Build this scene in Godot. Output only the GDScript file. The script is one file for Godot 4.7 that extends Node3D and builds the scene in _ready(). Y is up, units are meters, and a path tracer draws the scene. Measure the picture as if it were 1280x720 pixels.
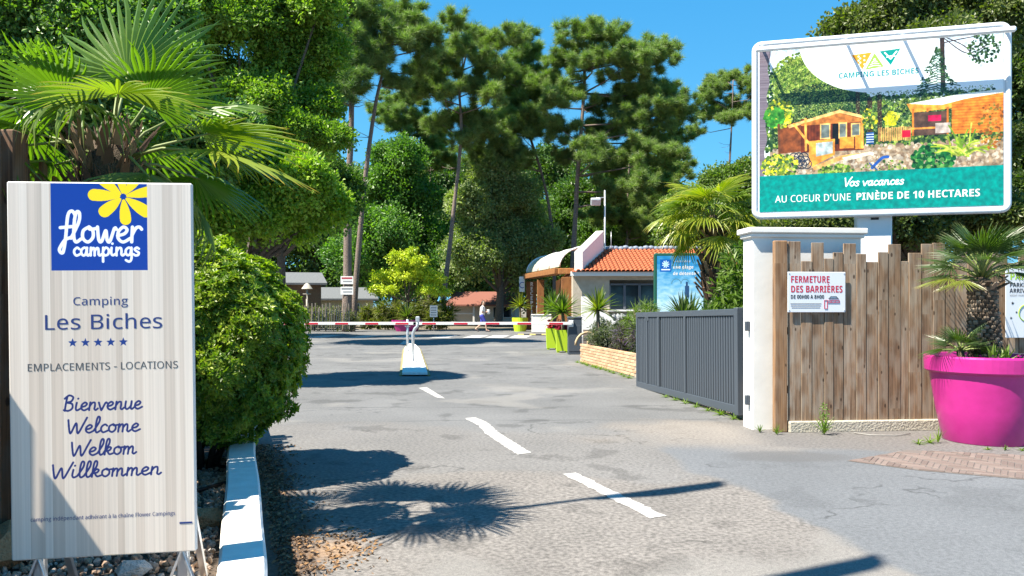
extends Node3D
# Entrance of a holiday camp: metres, y up, the road runs towards -z.

var rng := RandomNumberGenerator.new()
var mats := {}
var used := {}

# ------------------------------------------------------------------ helpers
func V(x: float, y: float, d: float) -> Vector3:
	return Vector3(x, y, -d)

func R(a: float, b: float) -> float:
	return rng.randf_range(a, b)

func lin(r: float, g: float, b: float) -> Color:
	return Color(r, g, b).linear_to_srgb()

func mat(key: String, c: Color, rough := 0.8, metal := 0.0) -> StandardMaterial3D:
	if mats.has(key):
		return mats[key]
	var m := StandardMaterial3D.new()
	m.resource_name = key
	m.albedo_color = c
	m.roughness = rough
	m.metallic = metal
	mats[key] = m
	return m

func noise_tex(freq: float, c0: Color, c1: Color, size := 512, oct := 4, seed_v := 1, kind := FastNoiseLite.TYPE_SIMPLEX_SMOOTH) -> NoiseTexture2D:
	var n := FastNoiseLite.new()
	n.noise_type = kind
	n.frequency = freq
	n.fractal_octaves = oct
	n.seed = seed_v
	var t := NoiseTexture2D.new()
	t.width = size
	t.height = size
	t.seamless = true
	t.noise = n
	var g := Gradient.new()
	g.set_color(0, c0)
	g.set_color(1, c1)
	t.color_ramp = g
	return t

func mottled(key: String, c0: Color, c1: Color, rough: float, freq: float, metres: float, bump := 0.0, world := true) -> StandardMaterial3D:
	if mats.has(key):
		return mats[key]
	var m := mat(key, Color.WHITE, rough)
	m.albedo_texture = noise_tex(freq, c0, c1, 512, 5, key.hash() % 1000)
	m.uv1_triplanar = true
	m.uv1_world_triplanar = world
	m.uv1_scale = Vector3.ONE / metres
	if bump > 0.0:
		m.heightmap_enabled = true
		m.heightmap_scale = bump
		m.heightmap_texture = noise_tex(freq * 1.7, Color.BLACK, Color.WHITE, 512, 5, key.hash() % 997)
	return m

func leafy(key: String, rough := 0.45, back := Color(0.9, 1.0, 0.35)) -> StandardMaterial3D:
	if mats.has(key):
		return mats[key]
	var m := mat(key, Color.WHITE, rough)
	m.vertex_color_use_as_albedo = true
	m.backlight_enabled = true
	m.backlight = back
	m.cull_mode = BaseMaterial3D.CULL_DISABLED
	return m

func numbered(called: String) -> String:
	if not used.has(called):
		used[called] = 0
		return called
	used[called] += 1
	return "%s_%03d" % [called, used[called]]

func tag(o: Node, label: String, category: String, group := "", kind := "") -> void:
	if label: o.set_meta("label", label)
	if category: o.set_meta("category", category)
	if group: o.set_meta("group", group)
	if kind: o.set_meta("kind", kind)

func thing(called: String, label: String, category: String, at := Vector3.ZERO, turn := 0.0, group := "") -> Node3D:
	var o := Node3D.new()
	o.name = numbered(called)
	add_child(o)
	o.position = at
	o.rotation.y = turn
	tag(o, label, category, group)
	return o

func part(called: String, mesh: Mesh, m: Material, parent: Node, at := Vector3.ZERO, basis_v := Basis.IDENTITY) -> MeshInstance3D:
	var o := MeshInstance3D.new()
	o.name = called if parent != self else numbered(called)
	o.mesh = mesh
	o.material_override = m
	o.transform = Transform3D(basis_v, at)
	parent.add_child(o, true)
	return o

func struct(called: String, mesh: Mesh, m: Material, at := Vector3.ZERO) -> MeshInstance3D:
	var o := part(called, mesh, m, self, at)
	o.set_meta("kind", "structure")
	return o

func ST() -> SurfaceTool:
	var st := SurfaceTool.new()
	st.begin(Mesh.PRIMITIVE_TRIANGLES)
	st.set_smooth_group(-1)
	return st

func done(st: SurfaceTool) -> ArrayMesh:
	st.generate_normals()
	return st.commit()

# a, b, c counter-clockwise seen from outside
func tri(st: SurfaceTool, a: Vector3, b: Vector3, c: Vector3) -> void:
	st.add_vertex(a)
	st.add_vertex(c)
	st.add_vertex(b)

func quad(st: SurfaceTool, a: Vector3, b: Vector3, c: Vector3, d: Vector3) -> void:
	tri(st, a, b, c)
	tri(st, a, c, d)

# bevelled box
func box(st: SurfaceTool, c: Vector3, s: Vector3, bev := 0.0, b := Basis.IDENTITY) -> void:
	var h := s * 0.5
	if bev <= 0.0:
		var p := []
		for k in 8:
			p.append(c + b * Vector3(h.x * (1 if k & 1 else -1), h.y * (1 if k & 2 else -1), h.z * (1 if k & 4 else -1)))
		for f in [[4, 5, 7, 6], [1, 0, 2, 3], [5, 1, 3, 7], [0, 4, 6, 2], [6, 7, 3, 2], [0, 1, 5, 4]]:
			quad(st, p[f[0]], p[f[1]], p[f[2]], p[f[3]])
		return
	bev = minf(bev, minf(h.x, minf(h.y, h.z)) * 0.9)
	var axes := [Vector3(1, 0, 0), Vector3(0, 1, 0), Vector3(0, 0, 1)]
	var put := func(sx, sy, sz, ax):
		var v := Vector3(sx * (h.x - bev), sy * (h.y - bev), sz * (h.z - bev))
		v[ax] = [sx, sy, sz][ax] * h[ax]
		return c + b * v
	for ax in 3:
		var u: int = (ax + 1) % 3
		var w: int = (ax + 2) % 3
		for s1 in [-1, 1]:
			var q := []
			for k in [[-1, -1], [1, -1], [1, 1], [-1, 1]]:
				var sg := [0, 0, 0]
				sg[ax] = s1
				sg[u] = k[0]
				sg[w] = k[1]
				q.append(put.call(sg[0], sg[1], sg[2], ax))
			if s1 < 0: q.reverse()
			quad(st, q[0], q[1], q[2], q[3])
	for ax in 3:
		var u: int = (ax + 1) % 3
		var w: int = (ax + 2) % 3
		for su in [-1, 1]:
			for sw in [-1, 1]:
				var q := []
				for k in [[-1, u], [1, u], [1, w], [-1, w]]:
					var sg := [0, 0, 0]
					sg[ax] = k[0]
					sg[u] = su
					sg[w] = sw
					q.append(put.call(sg[0], sg[1], sg[2], k[1]))
				if su * sw < 0: q.reverse()
				q.reverse()
				quad(st, q[0], q[1], q[2], q[3])
	for sx in [-1, 1]:
		for sy in [-1, 1]:
			for sz in [-1, 1]:
				var a: Vector3 = put.call(sx, sy, sz, 0)
				var d: Vector3 = put.call(sx, sy, sz, 1)
				var e: Vector3 = put.call(sx, sy, sz, 2)
				if sx * sy * sz > 0: tri(st, a, d, e)
				else: tri(st, a, e, d)

func box_mesh(s: Vector3, bev := 0.0, off := Vector3.ZERO) -> ArrayMesh:
	var st := ST()
	box(st, off, s, bev)
	return done(st)

func bar(st: SurfaceTool, a: Vector3, b: Vector3, w: float, t: float, bev := 0.0) -> void:
	var y := (b - a).normalized()
	var ref := Vector3.UP if absf(y.y) < 0.95 else Vector3.BACK
	var x := ref.cross(y).normalized()
	var z := x.cross(y).normalized()
	box(st, (a + b) * 0.5, Vector3(w, a.distance_to(b), t), bev, Basis(x, y, z))

func tube(st: SurfaceTool, pts: Array, radii: Array, sides := 8, capped := true) -> void:
	var rings := []
	var prev := Vector3.ZERO
	for i in pts.size():
		var dir: Vector3 = (pts[mini(i + 1, pts.size() - 1)] - pts[maxi(i - 1, 0)]).normalized()
		var x := prev
		if i == 0:
			x = dir.cross(Vector3.UP if absf(dir.y) < 0.9 else Vector3.RIGHT).normalized()
		x = (x - dir * x.dot(dir)).normalized()
		prev = x
		var y := dir.cross(x)
		var r := []
		for k in sides:
			var a := TAU * k / sides
			r.append(pts[i] + (x * cos(a) + y * sin(a)) * radii[i])
		rings.append(r)
	for i in pts.size() - 1:
		for k in sides:
			var k2 := (k + 1) % sides
			quad(st, rings[i][k], rings[i][k2], rings[i + 1][k2], rings[i + 1][k])
	if capped:
		for k in sides:
			var k2 := (k + 1) % sides
			tri(st, pts[0], rings[0][k2], rings[0][k])
			tri(st, pts[-1], rings[-1][k], rings[-1][k2])

func smooth_st() -> SurfaceTool:
	var st := SurfaceTool.new()
	st.begin(Mesh.PRIMITIVE_TRIANGLES)
	st.set_smooth_group(0)
	return st

func tube_mesh(pts: Array, radii: Array, sides := 8) -> ArrayMesh:
	var st := smooth_st()
	tube(st, pts, radii, sides)
	return done(st)

# profile: [radius, y] from the bottom up
func lathe(st: SurfaceTool, prof: Array, sides := 32, at := Vector3.ZERO) -> void:
	for i in prof.size() - 1:
		for k in sides:
			var a := TAU * k / sides
			var b := TAU * (k + 1) / sides
			var p := func(j, t): return at + Vector3(cos(t) * prof[j][0], prof[j][1], -sin(t) * prof[j][0])
			quad(st, p.call(i, a), p.call(i, b), p.call(i + 1, b), p.call(i + 1, a))

# a flat sheet from a ring of (x, d) corners, facing up, cut to a thickness t below
func sheet(ring: Array, y: float, t := 0.0) -> ArrayMesh:
	var pg := PackedVector2Array()
	for p in ring:
		pg.append(Vector2(p[0], p[1]))
	var st := ST()
	var ix := Geometry2D.triangulate_polygon(pg)
	for k in range(0, ix.size(), 3):
		var a := pg[ix[k]]
		var b := pg[ix[k + 1]]
		var c := pg[ix[k + 2]]
		if (b - a).cross(c - a) < 0.0:
			var s := b
			b = c
			c = s
		tri(st, V(a.x, y, a.y), V(b.x, y, b.y), V(c.x, y, c.y))
	if t > 0.0:
		var cw := Geometry2D.is_polygon_clockwise(pg)
		for k in pg.size():
			var a := pg[k]
			var b := pg[(k + 1) % pg.size()]
			if cw: quad(st, V(b.x, y - t, b.y), V(a.x, y - t, a.y), V(a.x, y, a.y), V(b.x, y, b.y))
			else: quad(st, V(a.x, y - t, a.y), V(b.x, y - t, b.y), V(b.x, y, b.y), V(a.x, y, a.y))
	return done(st)

# outline in the xy plane pushed back by depth
func prism(pg: PackedVector2Array, depth: float) -> ArrayMesh:
	var st := ST()
	var ix := Geometry2D.triangulate_polygon(pg)
	for k in range(0, ix.size(), 3):
		var a := pg[ix[k]]
		var b := pg[ix[k + 1]]
		var c := pg[ix[k + 2]]
		if (b - a).cross(c - a) < 0.0:
			var s := b
			b = c
			c = s
		tri(st, Vector3(a.x, a.y, 0), Vector3(b.x, b.y, 0), Vector3(c.x, c.y, 0))
		tri(st, Vector3(a.x, a.y, -depth), Vector3(c.x, c.y, -depth), Vector3(b.x, b.y, -depth))
	var cw := Geometry2D.is_polygon_clockwise(pg)
	for k in pg.size():
		var a := pg[k]
		var b := pg[(k + 1) % pg.size()]
		if cw:
			var s := a
			a = b
			b = s
		quad(st, Vector3(a.x, a.y, -depth), Vector3(b.x, b.y, -depth), Vector3(b.x, b.y, 0), Vector3(a.x, a.y, 0))
	return done(st)

func scatter(called: String, mesh: Mesh, m: Material, places: Array, colors: Array, parent: Node) -> MultiMeshInstance3D:
	var mm := MultiMesh.new()
	mm.transform_format = MultiMesh.TRANSFORM_3D
	mm.use_colors = colors.size() > 0
	mm.mesh = mesh
	mm.instance_count = places.size()
	for i in places.size():
		mm.set_instance_transform(i, places[i])
		if colors.size(): mm.set_instance_color(i, colors[i])
	var o := MultiMeshInstance3D.new()
	o.name = called if parent != self else numbered(called)
	o.multimesh = mm
	o.material_override = m
	parent.add_child(o, true)
	return o

func any_turn() -> Basis:
	return Basis(Quaternion(R(-1, 1), R(-1, 1), R(-1, 1), R(-1, 1) + 0.001).normalized())

func rand_dir() -> Vector3:
	while true:
		var v := Vector3(R(-1, 1), R(-1, 1), R(-1, 1))
		if v.length() < 1.0 and v.length() > 0.05: return v.normalized()
	return Vector3.UP

var fonts := {}
func text(called: String, what: String, cap: float, m: Material, parent: Node, at: Vector3, face := "Droid Sans", weight := 400, turn := Basis.IDENTITY, width := 0.0, align := HORIZONTAL_ALIGNMENT_LEFT, depth := 0.0) -> MeshInstance3D:
	var key := face + str(weight)
	if not fonts.has(key):
		var f := SystemFont.new()
		f.font_names = PackedStringArray([face])
		f.font_weight = weight
		fonts[key] = f
	var t := TextMesh.new()
	t.font = fonts[key]
	t.text = what
	t.font_size = 64
	t.pixel_size = cap / 46.0
	t.depth = depth
	t.curve_step = 2.0
	t.horizontal_alignment = align
	t.vertical_alignment = VERTICAL_ALIGNMENT_BOTTOM
	if width > 0.0:
		var have := t.get_aabb().size.x
		turn = turn * Basis.from_scale(Vector3(width / have, 1, 1))
	return part(called, t, m, parent, at - turn.y * (0.236 * 64.0 * t.pixel_size), turn)

# ------------------------------------------------------------------ computed prints
func noise_bytes(w: int, h: int, freq: float, oct: int, seed_v: int, stretch := 1.0) -> PackedByteArray:
	var n := FastNoiseLite.new()
	n.noise_type = FastNoiseLite.TYPE_SIMPLEX_SMOOTH
	n.frequency = freq
	n.fractal_octaves = oct
	n.seed = seed_v
	if stretch == 1.0:
		return n.get_image(w, h, false, false, false).get_data()
	var hs := maxi(2, int(h / stretch))
	var im := n.get_image(w, hs, false, false, false)
	im.resize(w, h, Image.INTERPOLATE_CUBIC)
	return im.get_data()

var lut := PackedByteArray()
func s8(v: float) -> int:
	if lut.is_empty():
		lut.resize(1025)
		for k in 1025: lut[k] = clampi(int(255.0 * (1.055 * pow(maxf(k / 1024.0, 0.0031308), 0.41667) - 0.055)), 0, 255)
	return lut[clampi(int(v * 1024.0), 0, 1024)]

func tex_of(w: int, h: int, data: PackedByteArray) -> ImageTexture:
	return ImageTexture.create_from_image(Image.create_from_data(w, h, false, Image.FORMAT_RGB8, data))

# weathered softwood, grain along v
func wood_tex(seed_v: int, dark: Vector3, pale: Vector3, grey: Vector3) -> ImageTexture:
	var w := 176
	var h := 704
	var fine := noise_bytes(w, h, 0.16, 3, seed_v, 42.0)
	var wide := noise_bytes(w, h, 0.029, 3, seed_v + 7, 10.0)
	var blot := noise_bytes(w, h, 0.013, 4, seed_v + 13, 2.0)
	var r := RandomNumberGenerator.new()
	r.seed = seed_v
	var out := PackedByteArray()
	out.resize(w * h * 3)
	for i in w * h:
		var f := fine[i] / 255.0
		var c := dark.lerp(pale, clampf(wide[i] / 170.0 - 0.25 + (f - 0.5) * 0.9, 0, 1)).lerp(grey, clampf(blot[i] / 116.0 - 0.75, 0, 0.75)) * (0.72 + 0.5 * f)
		out[i * 3] = s8(c.x)
		out[i * 3 + 1] = s8(c.y)
		out[i * 3 + 2] = s8(c.z)
	var im := Image.create_from_data(w, h, false, Image.FORMAT_RGB8, out)
	for k in 9:
		var at := Vector2(r.randf() * w, r.randf() * h)
		var kr := r.randf_range(2.2, 5.0)
		var kc := lin(dark.x * 0.42, dark.y * 0.42, dark.z * 0.42)
		for y in range(maxi(0, int(at.y - kr * 3)), mini(h, int(at.y + kr * 3))):
			for x in range(maxi(0, int(at.x - kr * 2)), mini(w, int(at.x + kr * 2))):
				var q := pow((x - at.x) / kr, 2) + pow((y - at.y) / (kr * 1.6), 2)
				if q < 3.0: im.set_pixel(x, y, im.get_pixel(x, y).lerp(kc, clampf(1.5 - q * 0.5, 0, 1) * 0.9))
	return ImageTexture.create_from_image(im)

func wood_mats(key: String, dark: Vector3, pale: Vector3, grey: Vector3, n: int) -> Array:
	var t := wood_tex(key.hash() % 5000, dark, pale, grey)
	var list := []
	for k in n:
		var m := mat("%s %d" % [key, k], Color.WHITE.lerp(Color(0.78, 0.74, 0.7), fmod(k * 0.37, 1.0)), 0.85)
		m.albedo_texture = t
		m.uv1_triplanar = true
		m.uv1_scale = Vector3(2.6, 0.5, 2.6)
		m.uv1_offset = Vector3(k * 0.31, k * 0.217, k * 0.13)
		m.heightmap_enabled = true
		m.heightmap_texture = t
		m.heightmap_scale = 0.15
		list.append(m)
	return list

const JOINTS := [[10.45, 0.022, 0.5], [11.85, 0.03, 0.45], [11.6, 0.012, 0.3], [16.6, 0.03, 0.4], [20.3, 0.04, 0.5], [23.4, 0.04, 0.45], [29.0, 0.05, 0.4]]
var joints := []
# the colour of the asphalt at a place; the numbers n0..n3 are noise between 0 and 1
func road_colour(x: float, d: float, n0: float, n1: float, n2: float, n3: float) -> Vector3:
	var wob := (n0 - 0.5) * 1.6
	var c := Vector3(0.150, 0.151, 0.153) * (0.82 + 0.36 * n0)
	# smooth bluish resurfaced lane towards the fence
	var edge := x - (2.17 - (d - 4.4) * 0.16) + wob * 0.35
	var blue := smoothstep(-0.05, 0.12, edge) * smoothstep(8.9, 8.2, d + wob * 0.4)
	# pinkish worn chippings in the foreground
	var pink := smoothstep(7.7, 6.9, d + wob * 0.9) * (1.0 - blue)
	pink = maxf(pink, smoothstep(10.4, 9.6, d + wob) * 0.45 * (1.0 - blue))
	c = c.lerp(Vector3(0.196, 0.178, 0.163) * (0.8 + 0.4 * n1), pink * 0.85)
	c = c.lerp(Vector3(0.140, 0.148, 0.160) * (0.88 + 0.24 * n0), blue)
	# chips
	var g := (n2 - 0.5) * (0.5 + 0.7 * pink)
	c *= 1.0 + g
	# hairline cracks
	c *= 1.0 - 0.45 * smoothstep(0.010, 0.003, absf(n3 - 0.53)) * smoothstep(0.5, 0.58, n0)
	# stains and tar patches
	c *= 1.0 - 0.3 * smoothstep(0.66, 0.8, n1) * (1.0 - blue * 0.6)
	c = c.lerp(Vector3(0.25, 0.24, 0.225), 0.5 * smoothstep(0.64, 0.8, n3) * (1.0 - blue))
	# pitted places
	if pink > 0.3: c *= 1.0 - 0.4 * smoothstep(0.74, 0.8, n2) * smoothstep(0.55, 0.65, n3)
	# sealed joints across the carriageway
	for q in joints:
		var off: float = absf(d - q[0] - 0.05 * x - wob * 0.10)
		if off < q[1]: c *= 1.0 - q[2] * smoothstep(q[1], q[1] * 0.3, off) * smoothstep(0.28, 0.5, n1 * 0.6 + n3 * 0.4)
	if d > 13.0: return c
	# sandy dirt by the gate pillar
	var dirt := smoothstep(1.25, 0.4, Vector2((x - 2.35) / 1.5, (d - 9.35) / 0.95).length() + wob * 0.7)
	c = c.lerp(Vector3(0.27, 0.235, 0.20) * (0.65 + 0.7 * n2), dirt * 0.55)
	# dark gritty pavement along the fence
	var pave := smoothstep(-0.1, 0.15, d - (8.35 - (x - 2.9) * 0.16) + wob * 0.25) * smoothstep(2.5, 3.0, x)
	c = c.lerp(Vector3(0.15, 0.142, 0.138) * (0.55 + 0.9 * n2), pave * smoothstep(11.0, 10.0, d))
	var damp := smoothstep(1.0, 0.5, Vector2((x - 2.75) / 0.75, (d - 7.95) / 0.32).length() + wob * 0.3)
	c = c.lerp(Vector3(0.105, 0.105, 0.108), damp * 0.7)
	# earth and bark washed out along the white kerb
	var kx := -1.06 - (d - 4.44) * 0.365
	var earth := smoothstep(0.16, -0.1, x - kx + wob * 0.28) * smoothstep(9.2, 8.4, d)
	c = c.lerp(Vector3(0.085, 0.06, 0.045) * (0.5 + 1.1 * n2), earth)
	var spill := smoothstep(0.7, 0.2, Vector2((x + 1.05) / 0.34, (d - 4.95) / 0.5).length() + wob * 0.5)
	c = c.lerp(Vector3(0.30, 0.19, 0.11) * (0.5 + n2), spill * 0.8)
	return c

func road_piece(called: String, x0: float, x1: float, d0: float, d1: float, w: int) -> MeshInstance3D:
	var h := int(w * (d1 - d0) / (x1 - x0))
	var px := w / (x1 - x0)
	var gen := func(per_m, oct, sd):
		var n := FastNoiseLite.new()
		n.noise_type = FastNoiseLite.TYPE_SIMPLEX_SMOOTH
		n.frequency = per_m / px
		n.fractal_octaves = oct
		n.seed = sd
		n.offset = Vector3(x0 * px, -d1 * px, 0)
		return n
	var pic := func(per_m, oct, sd): return (gen.call(per_m, oct, sd) as FastNoiseLite).get_image(w, h, false, false, false).get_data()
	var b0: PackedByteArray = pic.call(0.45, 5, 11)
	var b1: PackedByteArray = pic.call(0.9, 4, 23)
	var b2: PackedByteArray = pic.call(22.0, 2, 5)
	var b3: PackedByteArray = pic.call(0.3, 6, 37)
	var out := PackedByteArray()
	out.resize(w * h * 3)
	for j in h:
		var d := d1 - (j + 0.5) / px
		joints = JOINTS.filter(func(q): return absf(q[0] - d) < 1.2)
		for i in w:
			var k := j * w + i
			var c := road_colour(x0 + (i + 0.5) / px, d, 0.5 + (b0[k] - 127.5) * 0.00486, 0.5 + (b1[k] - 127.5) * 0.00486, b2[k] / 255.0, 0.5 + (b3[k] - 127.5) * 0.00486)
			k *= 3
			out[k] = s8(c.x)
			out[k + 1] = s8(c.y)
			out[k + 2] = s8(c.z)
	var m := mat("%s asphalt %d" % [called, int(d0)], Color.WHITE, 0.9)
	m.albedo_texture = tex_of(w, h, out)
	m.detail_enabled = true
	m.detail_blend_mode = BaseMaterial3D.BLEND_MODE_MUL
	m.detail_uv_layer = BaseMaterial3D.DETAIL_UV_2
	m.detail_albedo = grit
	var st := SurfaceTool.new()
	st.begin(Mesh.PRIMITIVE_TRIANGLES)
	var corner := func(x, d):
		st.set_normal(Vector3.UP)
		st.set_uv(Vector2((x - x0) / (x1 - x0), (d1 - d) / (d1 - d0)))
		st.set_uv2(Vector2(x, d) / 1.3)
		st.add_vertex(V(x, 0, d))
	for q in [[x0, d0], [x0, d1], [x1, d1], [x0, d0], [x1, d1], [x1, d0]]:
		corner.call(q[0], q[1])
	return struct(called, st.commit(), m)

var grit: ImageTexture
func make_grit() -> void:
	var w := 512
	var a := noise_bytes(w, w, 0.16, 2, 3)
	var b := noise_bytes(w, w, 0.35, 1, 9)
	var out := PackedByteArray()
	out.resize(w * w * 3)
	for i in w * w:
		var v := 0.83 + 0.46 * (a[i] / 255.0 - 0.5) + 0.62 * (b[i] / 255.0 - 0.5)
		for k in 3: out[i * 3 + k] = s8(v)
	grit = tex_of(w, w, out)

# ---- handwriting: strokes on a unit x-height
const HAND := {
	"i": [0.5, [[0.15, 1, 0.12, 0.3, 0.25, 0.02, 0.5, 0.2], [0.22, 1.5, 0.24, 1.53]]],
	"e": [0.72, [[0.08, 0.42, 0.42, 0.55, 0.55, 0.82, 0.36, 1.0, 0.12, 0.7, 0.12, 0.25, 0.38, 0.0, 0.75, 0.25]]],
	"n": [0.85, [[0.12, 1, 0.1, 0.5, 0.1, 0], [0.1, 0.5, 0.3, 0.92, 0.5, 0.95, 0.56, 0.6, 0.55, 0.15, 0.68, 0, 0.85, 0.2]]],
	"v": [0.74, [[0.02, 0.95, 0.28, 0.05, 0.36, 0.05, 0.62, 0.9, 0.76, 0.85]]],
	"u": [0.86, [[0.1, 1, 0.1, 0.3, 0.25, 0.0, 0.45, 0.15, 0.6, 0.5, 0.61, 1], [0.61, 1, 0.6, 0.2, 0.72, 0, 0.88, 0.2]]],
	"l": [0.5, [[0.02, 0.25, 0.36, 1.3, 0.38, 1.9, 0.24, 2.0, 0.15, 1.5, 0.15, 0.4, 0.28, 0, 0.52, 0.2]]],
	"c": [0.64, [[0.56, 0.82, 0.38, 1, 0.14, 0.75, 0.1, 0.35, 0.3, 0, 0.66, 0.2]]],
	"o": [0.78, [[0.4, 1, 0.12, 0.75, 0.12, 0.25, 0.38, 0, 0.62, 0.3, 0.6, 0.75, 0.4, 1, 0.45, 0.85, 0.8, 0.9]]],
	"m": [1.12, [[0.12, 1, 0.1, 0.5, 0.1, 0], [0.1, 0.5, 0.28, 0.92, 0.42, 0.9, 0.46, 0.5, 0.45, 0], [0.45, 0.5, 0.64, 0.92, 0.78, 0.9, 0.82, 0.5, 0.82, 0.15, 0.94, 0, 1.12, 0.2]]],
	"k": [0.74, [[0.0, 0.25, 0.34, 1.3, 0.36, 1.9, 0.22, 2.0, 0.13, 1.5, 0.1, 0], [0.12, 0.45, 0.36, 0.95, 0.55, 0.85, 0.45, 0.55, 0.15, 0.45], [0.28, 0.48, 0.48, 0.05, 0.76, 0.15]]],
	"r": [0.58, [[0.1, 1, 0.1, 0.5, 0.1, 0], [0.1, 0.45, 0.28, 0.92, 0.46, 1.0, 0.58, 0.85]]],
	"w": [1.02, [[0.05, 1, 0.15, 0.15, 0.3, 0.05, 0.48, 0.75, 0.58, 0.12, 0.72, 0.05, 0.92, 0.9, 1.02, 0.85]]],
	"f": [0.6, [[0.78, 1.75, 0.6, 2.05, 0.4, 1.75, 0.34, 0.2, 0.24, -0.7, 0.06, -0.5, 0.3, 0.1, 0.6, 0.3], [0.05, 0.95, 0.62, 1.02]]],
	"a": [0.86, [[0.6, 0.85, 0.38, 1, 0.12, 0.7, 0.12, 0.25, 0.3, 0, 0.5, 0.2, 0.6, 0.8], [0.63, 1, 0.6, 0.2, 0.72, 0, 0.88, 0.2]]],
	"p": [0.74, [[0.12, 1, 0.1, 0.1, 0.1, -0.8], [0.1, 0.5, 0.35, 1, 0.62, 0.75, 0.58, 0.2, 0.3, 0, 0.12, 0.25]]],
	"g": [0.78, [[0.6, 0.85, 0.38, 1, 0.12, 0.7, 0.12, 0.25, 0.3, 0.02, 0.5, 0.2, 0.6, 0.8], [0.63, 1, 0.62, -0.4, 0.4, -0.8, 0.1, -0.6]]],
	"s": [0.62, [[0.54, 0.85, 0.35, 1, 0.15, 0.8, 0.3, 0.55, 0.52, 0.35, 0.45, 0.05, 0.2, 0, 0.05, 0.15]]],
	"B": [0.95, [[0.2, 1.75, 0.16, 1.0, 0.14, 0], [0.0, 1.55, 0.35, 1.95, 0.72, 1.7, 0.6, 1.2, 0.25, 1.05, 0.7, 0.85, 0.76, 0.3, 0.45, 0, 0.05, 0.1]]],
	"W": [1.42, [[0, 1.7, 0.1, 0.9, 0.24, 0.1, 0.36, 0.1, 0.66, 1.25, 0.84, 0.1, 0.98, 0.1, 1.25, 1.1, 1.48, 1.95]]],
	"V": [0.82, [[0, 1.75, 0.16, 0.9, 0.32, 0.06, 0.42, 0.08, 0.7, 1.2, 0.98, 1.95]]],
	" ": [0.5, []],
}

func disc(im: Image, p: Vector2, r: float, c: Color) -> void:
	for y in range(maxi(0, int(p.y - r - 1)), mini(im.get_height(), int(p.y + r + 2))):
		for x in range(maxi(0, int(p.x - r - 1)), mini(im.get_width(), int(p.x + r + 2))):
			var a := clampf(r + 0.5 - Vector2(x + 0.5, y + 0.5).distance_to(p), 0, 1)
			if a > 0.0: im.set_pixel(x, y, im.get_pixel(x, y).lerp(c, a))

func stroke(im: Image, pts: Array, r: float, c: Color) -> void:
	for k in pts.size() - 1:
		var p0: Vector2 = pts[maxi(k - 1, 0)]
		var p1: Vector2 = pts[k]
		var p2: Vector2 = pts[k + 1]
		var p3: Vector2 = pts[mini(k + 2, pts.size() - 1)]
		var n := maxi(2, int(p1.distance_to(p2) / maxf(0.7, r * 0.35)))
		for j in n + 1:
			disc(im, p1.cubic_interpolate(p2, p0, p3, float(j) / n), r, c)

func hand_width(s: String) -> float:
	var w := 0.0
	for ch in s: w += HAND[ch][0]
	return w

func handwrite(im: Image, s: String, at: Vector2, xh: float, r: float, c: Color, slant := 0.1, wide := 1.0) -> void:
	var x := 0.0
	for ch in s:
		for st in HAND[ch][1]:
			var pts := []
			for k in range(0, st.size(), 2):
				pts.append(at + Vector2(((x + st[k]) * wide + slant * st[k + 1]) * xh, -st[k + 1] * xh))
			stroke(im, pts, r, c)
		x += HAND[ch][0]

func poly(im: Image, pg: PackedVector2Array, c: Color) -> void:
	var lo := pg[0]
	var hi := pg[0]
	for p in pg:
		lo = lo.min(p)
		hi = hi.max(p)
	for y in range(maxi(0, int(lo.y)), mini(im.get_height(), int(hi.y) + 1)):
		for x in range(maxi(0, int(lo.x)), mini(im.get_width(), int(hi.x) + 1)):
			if Geometry2D.is_point_in_polygon(Vector2(x + 0.5, y + 0.5), pg): im.set_pixel(x, y, c)

func P2(list: Array) -> PackedVector2Array:
	var o := PackedVector2Array()
	for k in range(0, list.size(), 2): o.append(Vector2(list[k], list[k + 1]))
	return o

func dabs(im: Image, rect: Rect2, n: int, r0: float, r1: float, cols: Array, round_v := true) -> void:
	for k in n:
		var p := Vector2(R(-1, 1), R(-1, 1))
		if round_v and p.length() > 1.0: continue
		var q := rect.get_center() + p * rect.size * 0.5
		disc(im, q, R(r0, r1), (cols[rng.randi() % cols.size()] as Color).lerp(Color.BLACK, R(0, 0.18)))

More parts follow.
